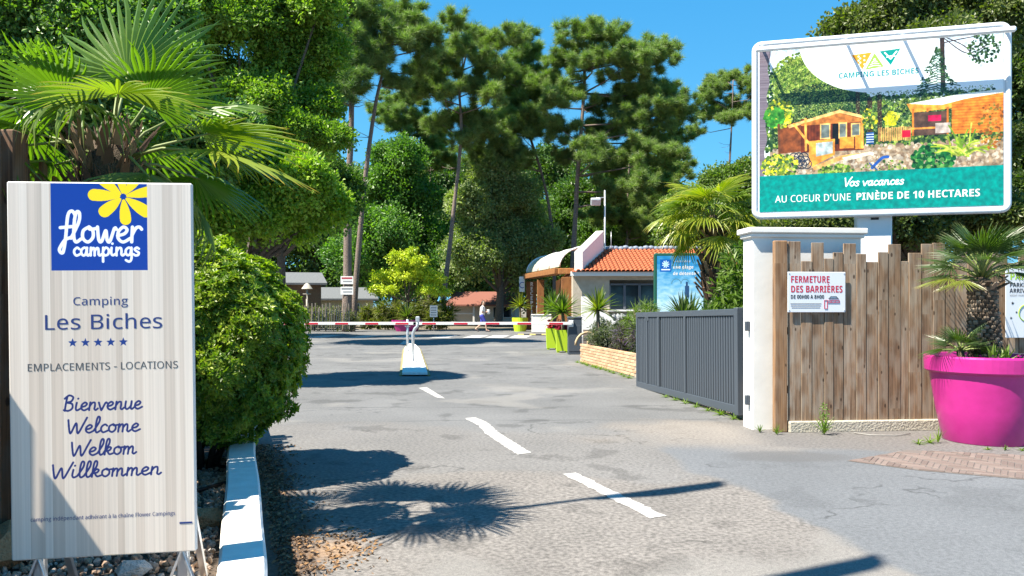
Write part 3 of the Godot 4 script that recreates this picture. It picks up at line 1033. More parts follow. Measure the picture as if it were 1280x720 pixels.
func weed(at: Vector3, h: float, spread_v: float, n: int, label: String, lean_flat := false) -> void:
	var t := thing("weed", label, "weed", at, R(0, TAU), "weeds along the pavement")
	part("leaves", sword_rosette(n, h, maxf(0.012, h * 0.07), 0.35, rng.randi() % 1000, Color(0.10, 0.2, 0.02), Color(0.24, 0.34, 0.06), 0.15 if lean_flat else 0.7, 0.9 if lean_flat else 1.5), leafy("weed leaf"), t)
	if not lean_flat and h > 0.2:
		var places := []
		var cols := []
		for k in 26:
			places.append(Transform3D(any_turn(), Vector3(R(-spread_v, spread_v), R(0.02, h), R(-spread_v, spread_v))))
			cols.append(Color(0.12, 0.22, 0.04).lerp(Color(0.22, 0.34, 0.08), rng.randf()))
		scatter("small_leaves", leaf_clump(4, 0.015, 0.035, 0.014, 5), leafy("weed leaf"), places, cols, t).set_meta("kind", "stuff")

# ------------------------------------------------------------------ bodies as one smooth surface (surface nets)
func field_mesh(bones: Array, cell: float, k: float) -> ArrayMesh:
	var lo := Vector3.ONE * 1e9
	var hi := -lo
	for b in bones:
		for e in [[b[0], b[2]], [b[1], b[3]]]:
			lo = lo.min(e[0] - Vector3.ONE * (e[1] + 3 * cell))
			hi = hi.max(e[0] + Vector3.ONE * (e[1] + 3 * cell))
	var nx := int((hi.x - lo.x) / cell) + 2
	var ny := int((hi.y - lo.y) / cell) + 2
	var nz := int((hi.z - lo.z) / cell) + 2
	var f := PackedFloat32Array()
	f.resize(nx * ny * nz)
	f.fill(1.0)
	for b in bones:
		var a: Vector3 = b[0]
		var c: Vector3 = b[1]
		var rm: float = maxf(b[2], b[3]) + 4 * cell
		var l0: Vector3 = (a.min(c) - Vector3.ONE * rm - lo) / cell
		var l1: Vector3 = (a.max(c) + Vector3.ONE * rm - lo) / cell
		var ba := c - a
		var len2 := maxf(ba.length_squared(), 1e-8)
		for z in range(maxi(0, int(l0.z)), mini(nz, int(l1.z) + 1)):
			for y in range(maxi(0, int(l0.y)), mini(ny, int(l1.y) + 1)):
				for x in range(maxi(0, int(l0.x)), mini(nx, int(l1.x) + 1)):
					var p := lo + Vector3(x, y, z) * cell
					var t := clampf((p - a).dot(ba) / len2, 0, 1)
					var d := p.distance_to(a + ba * t) - lerpf(b[2], b[3], t)
					var i := x + nx * (y + ny * z)
					var e := f[i]
					var h := clampf(0.5 + 0.5 * (e - d) / k, 0, 1)
					f[i] = lerpf(e, d, h) - k * h * (1 - h)
	var vid := {}
	var st := smooth_st()
	var offs := [0, 1, nx, nx + 1, nx * ny, nx * ny + 1, nx * ny + nx, nx * ny + nx + 1]
	var vert := func(x, y, z):
		var i: int = x + nx * (y + ny * z)
		if vid.has(i): return vid[i]
		var s := Vector3.ZERO
		var n := 0
		for q in [[0, 1], [2, 3], [4, 5], [6, 7], [0, 2], [1, 3], [4, 6], [5, 7], [0, 4], [1, 5], [2, 6], [3, 7]]:
			var v0 := f[i + offs[q[0]]]
			var v1 := f[i + offs[q[1]]]
			if (v0 < 0) != (v1 < 0):
				var t := v0 / (v0 - v1)
				var c0 := Vector3(q[0] & 1, (q[0] >> 1) & 1, q[0] >> 2)
				var c1 := Vector3(q[1] & 1, (q[1] >> 1) & 1, q[1] >> 2)
				s += c0.lerp(c1, t)
				n += 1
		vid[i] = lo + (Vector3(x, y, z) + s / maxi(n, 1)) * cell
		return vid[i]
	for z in range(1, nz - 1):
		for y in range(1, ny - 1):
			for x in range(1, nx - 1):
				var i := x + nx * (y + ny * z)
				var s0 := f[i] < 0
				if s0 != (f[i + 1] < 0):
					var q := [vert.call(x, y - 1, z - 1), vert.call(x, y, z - 1), vert.call(x, y, z), vert.call(x, y - 1, z)]
					if not s0: q.reverse()
					quad(st, q[0], q[1], q[2], q[3])
				if s0 != (f[i + nx] < 0):
					var q := [vert.call(x - 1, y, z - 1), vert.call(x - 1, y, z), vert.call(x, y, z), vert.call(x, y, z - 1)]
					if not s0: q.reverse()
					quad(st, q[0], q[1], q[2], q[3])
				if s0 != (f[i + nx * ny] < 0):
					var q := [vert.call(x - 1, y - 1, z), vert.call(x, y - 1, z), vert.call(x, y, z), vert.call(x - 1, y, z)]
					if not s0: q.reverse()
					quad(st, q[0], q[1], q[2], q[3])
	return done(st)

# a walker seen from the side, striding along +x, holding something in front of the chest
func walker(at: Vector3) -> void:
	var t := thing("person", "person in a white shirt and blue shorts walking across the road", "person", at)
	var skin := mat("skin", lin(0.52, 0.33, 0.24), 0.6)
	var hip := Vector3(0, 0.92, 0)
	var chest := Vector3(0.03, 1.32, 0)
	var neck := Vector3(0.05, 1.48, 0)
	var legs := [[Vector3(0.0, 0.9, 0.09), Vector3(0.2, 0.5, 0.09), Vector3(0.27, 0.09, 0.09), Vector3(0.41, 0.05, 0.09)], [Vector3(0.0, 0.9, -0.09), Vector3(-0.02, 0.47, -0.09), Vector3(-0.36, 0.17, -0.09), Vector3(-0.26, 0.05, -0.09)]]
	var arms := [[Vector3(0.02, 1.41, 0.2), Vector3(0.0, 1.12, 0.25), Vector3(0.24, 1.13, 0.15)], [Vector3(0.02, 1.41, -0.2), Vector3(0.02, 1.12, -0.25), Vector3(0.25, 1.15, -0.13)]]
	var b := [[hip, chest, 0.125, 0.135], [chest, neck, 0.11, 0.06], [neck, Vector3(0.07, 1.57, 0), 0.055, 0.055], [Vector3(0.075, 1.63, 0), Vector3(0.085, 1.68, 0), 0.085, 0.092], [Vector3(0.15, 1.62, 0), Vector3(0.18, 1.6, 0), 0.022, 0.014], [Vector3(0.02, 1.40, 0.19), Vector3(0.02, 1.40, -0.19), 0.06, 0.06], [Vector3(0.08, 1.64, 0.08), Vector3(0.07, 1.61, 0.085), 0.014, 0.012]]
	for l in legs:
		b.append_array([[l[0], l[1], 0.088, 0.058], [l[1], l[2], 0.058, 0.036], [l[2], l[3], 0.042, 0.03]])
	for a in arms:
		b.append_array([[a[0], a[1], 0.05, 0.04], [a[1], a[2], 0.04, 0.028]])
		for k in 4:
			var o := Vector3(0.0, 0.03 - k * 0.02, 0)
			b.append([a[2] + o * 0.6, a[2] + o + Vector3(0.06, 0, 0), 0.014, 0.010])
			b.append([a[2] + o + Vector3(0.06, 0, 0), a[2] + o + Vector3(0.085, 0.01, -signf(a[2].z) * 0.035), 0.010, 0.009])
		b.append([a[2], a[2] + Vector3(0.05, 0.05, -signf(a[2].z) * 0.02), 0.013, 0.01])
	part("body", field_mesh(b, 0.016, 0.03), skin, t)
	var shirt := [[Vector3(0, 0.95, 0), chest, 0.14, 0.15], [chest, Vector3(0.045, 1.44, 0), 0.125, 0.075], [Vector3(0.02, 1.40, 0.19), Vector3(0.02, 1.40, -0.19), 0.075, 0.075]]
	for a in arms: shirt.append([a[0], a[0].lerp(a[1], 0.65), 0.068, 0.066])
	part("shirt", field_mesh(shirt, 0.018, 0.04), mat("white cotton", lin(0.75, 0.74, 0.73), 0.9), t)
	var shorts := [[Vector3(0, 0.99, 0), Vector3(0, 0.88, 0), 0.138, 0.14]]
	for l in legs: shorts.append([l[0], l[0].lerp(l[1], 0.72), 0.105, 0.1])
	part("shorts", field_mesh(shorts, 0.018, 0.03), mat("blue cotton", lin(0.04, 0.05, 0.32), 0.9), t)
	part("hair", field_mesh([[Vector3(0.045, 1.69, 0), Vector3(0.09, 1.72, 0), 0.085, 0.075], [Vector3(0.02, 1.66, 0), Vector3(0.0, 1.6, 0), 0.07, 0.05]], 0.016, 0.03), mat("dark hair", lin(0.03, 0.02, 0.015), 0.6), t)
	for l in legs:
		part("shoe", field_mesh([[l[2] + Vector3(-0.03, -0.06, 0), l[3] + Vector3(0.05, -0.012, 0), 0.045, 0.036]], 0.014, 0.02), mat("dark shoe", lin(0.05, 0.05, 0.06), 0.7), t)
	var bag := thing("paper_bundle", "white bundle held in the walking person's hands", "bundle", at + Vector3(0.37, 1.13, 0))
	var st := smooth_st()
	lathe(st, [[0.0, -0.13], [0.07, -0.12], [0.1, -0.02], [0.085, 0.08], [0.1, 0.14], [0.0, 0.12]], 10)
	part("wrapping", done(st), mat("white paper", lin(0.7, 0.72, 0.72), 0.8), bag)

const PINES := [
	{"path": [Vector3(-9.5, 0.3, -46), Vector3(-9.4, 8.0, -46), Vector3(-9.2, 14.0, -46), Vector3(-9.4, 17.7, -46)], "r": 0.51, "pads": [-11.0, 18.4, -46.9, 1.20, -9.9, 18.8, -45.8, 1.10, -11.7, 17.0, -46.5, 1.10, -10.6, 16.8, -45.6, 1.20, -9.6, 16.3, -45.5, 1.10, -11.3, 15.2, -47.6, 1.10, -10.1, 14.7, -47.8, 1.10, -9.2, 14.5, -44.8, 0.92, -12.2, 18.2, -46.9, 1.01, -10.8, 13.6, -47.0, 0.83, -9.7, 13.3, -44.2, 0.74, -8.7, 15.6, -46.1, 0.83]},
	{"path": [Vector3(-9.4, 0.1, -47), Vector3(-8.7, 8.2, -47), Vector3(-8.1, 12.9, -47), Vector3(-7.6, 15.2, -47), Vector3(-7.0, 17.1, -47)], "r": 0.33, "pads": [-7.3, 18.1, -45.8, 0.94, -6.4, 18.9, -47.1, 0.75, -5.5, 17.8, -46.5, 0.75, -8.1, 17.5, -48.3, 0.85, -8.9, 18.0, -46.5, 0.75, -6.6, 16.9, -45.7, 0.85, -5.2, 16.6, -46.9, 0.70, -7.8, 15.9, -46.1, 0.75, -8.7, 16.6, -46.4, 0.75, -5.9, 15.9, -48.6, 0.66, -8.4, 18.7, -46.1, 0.66, -4.7, 17.3, -46.7, 0.56, -7.0, 14.8, -47.7, 0.66]},
	{"path": [Vector3(-4.7, 0.1, -52), Vector3(-3.9, 6.8, -52), Vector3(-3.3, 12.5, -52), Vector3(-3.4, 15.6, -52), Vector3(-2.9, 18.2, -52)], "r": 0.31, "pads": [-2.6, 19.4, -53.7, 0.94, -3.6, 19.5, -50.7, 0.73, -1.5, 18.7, -52.1, 0.83, 0.0, 18.8, -51.2, 0.73, -3.1, 18.0, -50.6, 0.83, -1.8, 17.3, -51.2, 0.83, -4.2, 16.8, -50.5, 0.94, -3.0, 15.9, -52.4, 0.94, -5.2, 16.2, -50.9, 0.83, -2.0, 15.6, -52.2, 0.83, -4.4, 15.0, -50.4, 0.94, -5.7, 15.0, -50.6, 0.73, -3.5, 14.1, -53.4, 0.94, -2.4, 13.6, -53.3, 0.94, -4.9, 13.7, -53.0, 0.73, -1.3, 14.9, -50.3, 0.73, -3.1, 12.4, -52.2, 0.73]},
	{"path": [Vector3(3.1, 0.5, -57), Vector3(2.9, 6.2, -57), Vector3(2.3, 10.2, -57), Vector3(1.1, 14.2, -57), Vector3(0.6, 17.0, -57), Vector3(0.7, 19.3, -57)], "r": 0.28, "pads": [0.6, 20.3, -56.5, 0.80, 1.6, 19.7, -57.7, 0.80, 0.0, 18.7, -57.0, 0.91, 1.3, 18.1, -57.4, 1.03, 0.0, 16.9, -57.5, 1.03, 1.6, 16.4, -56.7, 1.03, 0.6, 15.4, -56.7, 1.03, -0.9, 17.6, -55.5, 0.80, -0.9, 14.7, -56.3, 1.03, 0.3, 13.7, -55.5, 1.14, -1.1, 12.7, -55.7, 1.14, 1.1, 14.2, -55.2, 1.03, -2.3, 12.2, -56.4, 1.03, 2.0, 14.7, -58.2, 0.91, 0.0, 11.9, -55.7, 1.03, -1.7, 13.9, -55.3, 0.80]},
	{"path": [Vector3(3.9, 0.1, -54), Vector3(4.2, 5.9, -54), Vector3(4.5, 11.3, -54), Vector3(4.9, 16.7, -54), Vector3(4.8, 18.9, -54)], "r": 0.43, "pads": [4.4, 19.5, -52.5, 0.97, 5.7, 19.7, -53.8, 0.97, 6.9, 19.4, -53.2, 0.97, 8.4, 18.9, -55.0, 1.08, 9.4, 17.9, -52.8, 0.97, 10.2, 18.8, -53.7, 0.76, 3.3, 18.2, -54.8, 0.97, 2.8, 16.8, -55.6, 0.97, 5.4, 17.7, -52.7, 1.08, 7.6, 17.5, -52.2, 1.19, 10.6, 16.3, -55.5, 0.97, 11.1, 14.6, -52.9, 0.97, 8.9, 16.1, -54.3, 1.19, 6.6, 15.8, -55.3, 1.19, 3.9, 16.1, -54.7, 0.97, 2.9, 15.1, -53.0, 0.97, 9.8, 14.0, -52.7, 1.19, 11.2, 12.9, -55.6, 0.86, 7.8, 14.0, -53.6, 1.19, 5.9, 13.6, -55.6, 1.08, 8.7, 11.9, -53.2, 1.19, 7.0, 11.3, -54.6, 1.19, 10.3, 11.6, -52.6, 1.08, 8.1, 9.6, -52.3, 1.08, 3.2, 13.5, -54.0, 0.86, 5.4, 11.6, -52.2, 0.97, 10.0, 9.7, -54.7, 0.97, 3.8, 11.9, -55.5, 0.76, 6.5, 9.2, -53.6, 0.97]},
	{"path": [Vector3(19.4, 11.7, -72), Vector3(19.6, 14.6, -72), Vector3(19.8, 18.2, -72), Vector3(19.9, 21.8, -72)], "r": 0.25, "pads": [19.8, 22.4, -73.7, 0.86, 18.4, 21.4, -73.1, 0.86, 20.9, 21.8, -72.3, 0.86, 17.3, 20.4, -71.6, 0.86, 18.7, 19.8, -73.2, 0.86, 20.5, 20.0, -73.6, 0.86, 21.6, 20.7, -70.7, 0.86, 16.6, 17.5, -72.7, 0.58, 19.1, 18.1, -70.3, 0.72, 21.2, 18.6, -70.6, 0.72, 17.6, 18.9, -72.4, 0.72, 22.3, 22.2, -72.1, 0.86, 22.3, 19.6, -71.9, 0.86]},
	{"path": [Vector3(-7.7, 0.3, -66), Vector3(-7.7, 11.5, -66), Vector3(-7.9, 16.8, -66)], "r": 0.26, "pads": [-7.9, 18.8, -65.5, 1.19, -9.2, 18.1, -65.7, 1.06, -6.6, 16.2, -65.8, 1.06, -8.2, 16.8, -65.6, 1.19, -9.6, 16.2, -64.4, 1.06, -6.9, 14.5, -66.0, 1.06, -8.9, 14.2, -66.2, 0.92, -10.6, 17.5, -65.2, 1.06]},
	{"path": [Vector3(-7.3, 0.2, -70), Vector3(-7.2, 10.7, -70), Vector3(-7.0, 15.6, -70)], "r": 0.24, "pads": [-6.7, 14.9, -70.9, 1.12, -7.7, 13.9, -70.7, 0.98, -5.6, 14.2, -68.3, 0.98, -6.7, 16.3, -69.9, 0.98]},
	{"path": [Vector3(9.0, 0.1, -62), Vector3(8.9, 6.6, -62), Vector3(9.2, 15.3, -62)], "r": 0.31, "pads": [9.9, 9.7, -61.8, 1.24, 11.8, 9.4, -63.8, 1.24, 8.1, 8.4, -62.3, 1.12, 12.7, 11.9, -61.7, 0.99, 10.8, 7.5, -63.7, 1.12, 9.3, 7.8, -61.6, 1.12, 6.5, 8.8, -61.5, 0.99]},
]

const LOBES := {
	"shade": [-8.41, 6.46, -14.30, 0.90, 0.76, -7.39, 6.17, -14.12, 0.87, 0.74, -8.85, 5.30, -14.04, 0.87, 0.74, -7.68, 5.15, -13.86, 0.80, 0.68, -6.38, 5.73, -14.19, 0.72, 0.62, -6.16, 4.57, -14.04, 0.61, 0.52, -8.41, 4.21, -15.11, 0.72, 0.62, -7.11, 4.36, -14.54, 0.72, 0.62, -9.57, 6.17, -13.81, 0.87, 0.74, -9.43, 4.43, -14.29, 0.80, 0.68, -7.83, 6.89, -13.98, 0.72, 0.62, -6.67, 6.75, -14.95, 0.65, 0.55, -5.66, 3.92, -14.53, 0.58, 0.49, -6.38, 3.63, -14.78, 0.61, 0.52, -5.15, 4.57, -14.45, 0.58, 0.49, -7.83, 3.63, -14.42, 0.58, 0.49, -8.85, 3.63, -15.01, 0.58, 0.49],
	"lime": [-5.44, 3.58, -16.34, 0.67, 0.57, -4.72, 4.06, -16.28, 0.70, 0.60, -4.03, 3.77, -15.59, 0.54, 0.46, -4.96, 3.21, -15.74, 0.54, 0.46, -4.19, 3.21, -16.27, 0.45, 0.38, -5.68, 3.05, -15.74, 0.48, 0.41, -3.68, 3.45, -16.21, 0.32, 0.27],
	"tallgreen": [-10.20, 11.76, -29.61, 1.86, 1.58, -8.70, 10.41, -31.05, 1.56, 1.33, -7.50, 11.16, -30.97, 1.08, 0.92, -9.30, 8.76, -29.08, 1.38, 1.17, -7.26, 8.91, -30.47, 0.90, 0.77, -11.25, 9.81, -30.85, 1.65, 1.40, -7.95, 7.56, -29.11, 1.02, 0.87, -11.70, 12.06, -28.79, 1.80, 1.53, -9.90, 13.56, -30.68, 1.80, 1.53, -6.75, 7.56, -29.40, 0.72, 0.61, -10.50, 7.86, -29.90, 1.35, 1.15, -7.20, 12.36, -29.69, 0.96, 0.82, -8.40, 12.66, -30.72, 1.35, 1.15],
	"olive": [-11.78, 6.52, -36.61, 1.75, 1.49, -9.50, 7.47, -37.48, 1.52, 1.29, -8.55, 5.95, -36.91, 1.29, 1.10, -10.64, 5.76, -36.98, 1.44, 1.23, -12.92, 5.38, -38.55, 1.52, 1.29, -8.17, 7.09, -38.25, 0.99, 0.84, -14.06, 6.14, -39.05, 1.75, 1.49],
	"maple": [-10.54, 10.61, -63.66, 2.60, 2.21, -8.06, 9.68, -64.14, 2.73, 2.32, -8.80, 12.78, -62.80, 2.23, 1.90, -9.92, 6.58, -61.45, 2.98, 2.53, -6.82, 6.27, -64.22, 2.48, 2.11, -11.78, 5.03, -61.21, 2.48, 2.11, -5.89, 4.10, -62.62, 2.11, 1.79, -8.68, 3.48, -62.85, 2.48, 2.11],
	"grey": [-2.32, 8.46, -56.74, 2.20, 1.87, 0.00, 9.16, -58.08, 2.32, 1.97, -1.04, 6.26, -58.85, 2.55, 2.17, 1.28, 5.68, -58.07, 2.20, 1.87, -2.78, 4.98, -57.19, 2.20, 1.87, 0.58, 3.65, -59.57, 1.97, 1.68, -1.45, 10.43, -56.61, 1.62, 1.38, 1.16, 7.71, -59.49, 1.74, 1.48],
	"dark": [8.16, 7.08, -66.72, 2.86, 2.43, 10.88, 8.98, -66.14, 2.99, 2.54, 13.74, 9.66, -70.36, 2.72, 2.31, 9.52, 11.70, -66.59, 2.72, 2.31, 6.46, 7.76, -68.59, 2.45, 2.08, 13.60, 7.08, -67.62, 2.72, 2.31, 4.08, 5.72, -70.40, 2.72, 2.31, 5.44, 10.48, -70.00, 2.45, 2.08, 3.40, 8.44, -69.33, 2.31, 1.97, 12.24, 12.18, -66.33, 2.04, 1.73],
	"low": [11.10, 7.50, -50.87, 1.60, 1.36, 13.00, 8.60, -49.26, 1.60, 1.36, 14.60, 9.20, -48.99, 1.30, 1.10, 12.25, 6.35, -48.57, 1.80, 1.53, 14.25, 6.85, -50.50, 1.80, 1.53, 16.00, 8.10, -50.39, 1.50, 1.27, 10.50, 5.60, -49.93, 1.50, 1.27],
	"fill1": [-22.88, 14.00, -85.38, 5.28, 4.49, -17.60, 13.12, -91.73, 5.28, 4.49, -20.24, 7.84, -85.25, 6.16, 5.24, -26.40, 8.72, -85.18, 5.28, 4.49, -27.28, 3.44, -85.15, 4.40, 3.74, -22.00, 3.88, -92.04, 4.84, 4.11, -16.72, 3.44, -84.47, 4.40, 3.74],
	"fill2": [-10.80, 15.18, -93.97, 5.40, 4.59, -6.30, 13.38, -91.55, 5.40, 4.59, -8.55, 7.98, -88.74, 6.30, 5.35, -13.50, 7.98, -85.94, 5.40, 4.59, -12.60, 3.48, -91.30, 4.50, 3.82, -8.10, 3.93, -86.22, 4.95, 4.21, -3.60, 3.48, -89.63, 4.50, 3.82],
	"fill3": [0.00, 14.56, -93.86, 5.52, 4.69, 4.60, 15.48, -93.67, 5.06, 4.30, 1.84, 8.12, -95.74, 6.44, 5.47, 7.36, 9.04, -96.19, 5.52, 4.69, 0.92, 3.52, -94.91, 4.60, 3.91, 5.52, 3.98, -90.28, 5.06, 4.30, 10.12, 3.52, -87.89, 4.60, 3.91],
	"fill4": [15.20, 14.04, -98.18, 5.22, 4.44, 20.90, 12.14, -98.86, 4.75, 4.04, 25.65, 11.19, -91.25, 4.28, 3.63, 18.05, 7.39, -94.66, 5.70, 4.84, 30.40, 10.24, -95.80, 4.75, 4.04, 15.20, 3.59, -97.25, 4.75, 4.04, 21.85, 4.54, -94.12, 5.22, 4.44, 28.50, 4.54, -92.21, 4.75, 4.04],
	"fill5": [-33.54, 12.85, -86.48, 6.02, 5.12, -29.24, 8.55, -86.85, 6.02, 5.12, -37.84, 9.41, -90.81, 6.02, 5.12, -30.96, 3.82, -82.78, 4.30, 3.65, -36.12, 4.25, -90.34, 5.16, 4.39],
	"evergreen1": [8.27, 7.90, -19.01, 0.76, 0.65, 8.93, 8.19, -18.47, 0.87, 0.74, 9.69, 8.47, -19.66, 0.99, 0.84, 8.36, 6.86, -18.60, 0.95, 0.81, 9.50, 7.05, -18.08, 1.14, 0.97, 10.45, 8.38, -18.77, 0.99, 0.84, 9.12, 5.53, -18.41, 1.14, 0.97, 10.45, 6.48, -19.81, 1.14, 0.97, 8.17, 5.15, -19.10, 0.87, 0.74, 9.69, 4.20, -19.72, 1.14, 0.97, 11.21, 8.00, -18.48, 0.84, 0.71, 11.02, 5.15, -19.42, 1.14, 0.97, 7.98, 7.43, -19.04, 0.49, 0.42, 8.55, 3.91, -18.21, 0.87, 0.74, 7.12, 3.25, -18.52, 0.76, 0.65, 6.27, 3.06, -18.45, 0.65, 0.55, 7.98, 3.34, -19.07, 0.84, 0.71, 9.69, 3.25, -19.02, 0.87, 0.74, 11.21, 3.44, -18.64, 0.87, 0.74],
	"evergreen2": [15.18, 9.37, -23.05, 1.38, 1.17, 14.95, 7.76, -23.52, 1.38, 1.17, 15.87, 10.29, -23.28, 1.61, 1.37, 15.18, 5.92, -23.88, 1.38, 1.17, 14.49, 4.31, -23.31, 1.38, 1.17, 16.10, 6.61, -21.58, 1.61, 1.37, 16.33, 4.31, -21.86, 1.38, 1.17, 14.63, 9.83, -22.84, 0.69, 0.59, 13.11, 3.85, -23.00, 1.15, 0.98],
}

func lobes_of(key: String) -> Array:
	var f: Array = LOBES[key]
	var out := []
	for k in range(0, f.size(), 5): out.append([f[k], f[k + 1], f[k + 2], f[k + 3], f[k + 4]])
	return out

# ------------------------------------------------------------------ the place
func _ready() -> void:
	rng.seed = 20240611
	# camera: level, lens shifted up a little
	var cam := Camera3D.new()
	cam.name = "camera"
	cam.projection = Camera3D.PROJECTION_FRUSTUM
	cam.near = 0.1
	cam.far = 900.0
	cam.size = 0.72 * 0.1
	cam.frustum_offset = Vector2(0, 0.022 * 0.1)
	add_child(cam)
	cam.position = Vector3(0, 1.5, 0)
	cam.current = true
	# sky and exposure
	var env := Environment.new()
	env.background_mode = Environment.BG_SKY
	var sky := ProceduralSkyMaterial.new()
	sky.sky_top_color = lin(0.013, 0.122, 0.29)
	sky.sky_horizon_color = lin(0.11, 0.33, 0.48)
	sky.sky_curve = 0.15
	sky.ground_bottom_color = lin(0.09, 0.09, 0.08)
	sky.ground_horizon_color = lin(0.17, 0.2, 0.2)
	sky.sun_angle_max = 8.0
	env.sky = Sky.new()
	env.sky.sky_material = sky
	env.tonemap_mode = Environment.TONE_MAPPER_LINEAR
	env.tonemap_exposure = 2.9
	env.sdfgi_enabled = true
	env.ssao_enabled = true
	env.ssil_enabled = true
	var we := WorldEnvironment.new()
	we.name = "environment"
	we.environment = env
	add_child(we)
	# sun: from the side and a little behind the viewer, 56 degrees high
	var sun := DirectionalLight3D.new()
	sun.name = "sun"
	sun.light_energy = 1.6
	sun.light_color = Color(1.0, 0.965, 0.9)
	sun.light_angular_distance = 0.5
	sun.shadow_enabled = true
	add_child(sun)
	sun.look_at_from_position(Vector3(-0.498, 0.829, 0.252), Vector3.ZERO, Vector3.UP)

	make_grit()
	setting()
	print("setting ", Time.get_ticks_msec())
	buildings()
	print("buildings ", Time.get_ticks_msec())
	entrance_side()
	print("entrance ", Time.get_ticks_msec())
	welcome_side()
	print("welcome ", Time.get_ticks_msec())
	barrier_and_bed()
	print("barrier ", Time.get_ticks_msec())
	trees()
	print("trees ", Time.get_ticks_msec())

# ------------------------------------------------------------------ ground, road, kerb
const KERB := [[-0.72, 1.6], [-0.95, 2.6], [-1.2, 3.55], [-1.51, 4.48], [-1.85, 5.5], [-2.2, 6.5], [-2.44, 7.25], [-2.95, 8.8], [-3.9, 11.5], [-5.2, 15.5], [-6.4, 20.0], [-7.2, 25.0]]

func kerb_path(step: float) -> Array:
	var cv := Curve3D.new()
	for k in KERB.size():
		var a: Array = KERB[maxi(k - 1, 0)]
		var b: Array = KERB[mini(k + 1, KERB.size() - 1)]
		var t := (V(b[0], 0, b[1]) - V(a[0], 0, a[1])) * 0.16
		cv.add_point(V(KERB[k][0], 0, KERB[k][1]), -t, t)
	var out := []
	var l := cv.get_baked_length()
	var s := 0.0
	while s < l:
		out.append(cv.sample_baked(s, true))
		s += step
	return out

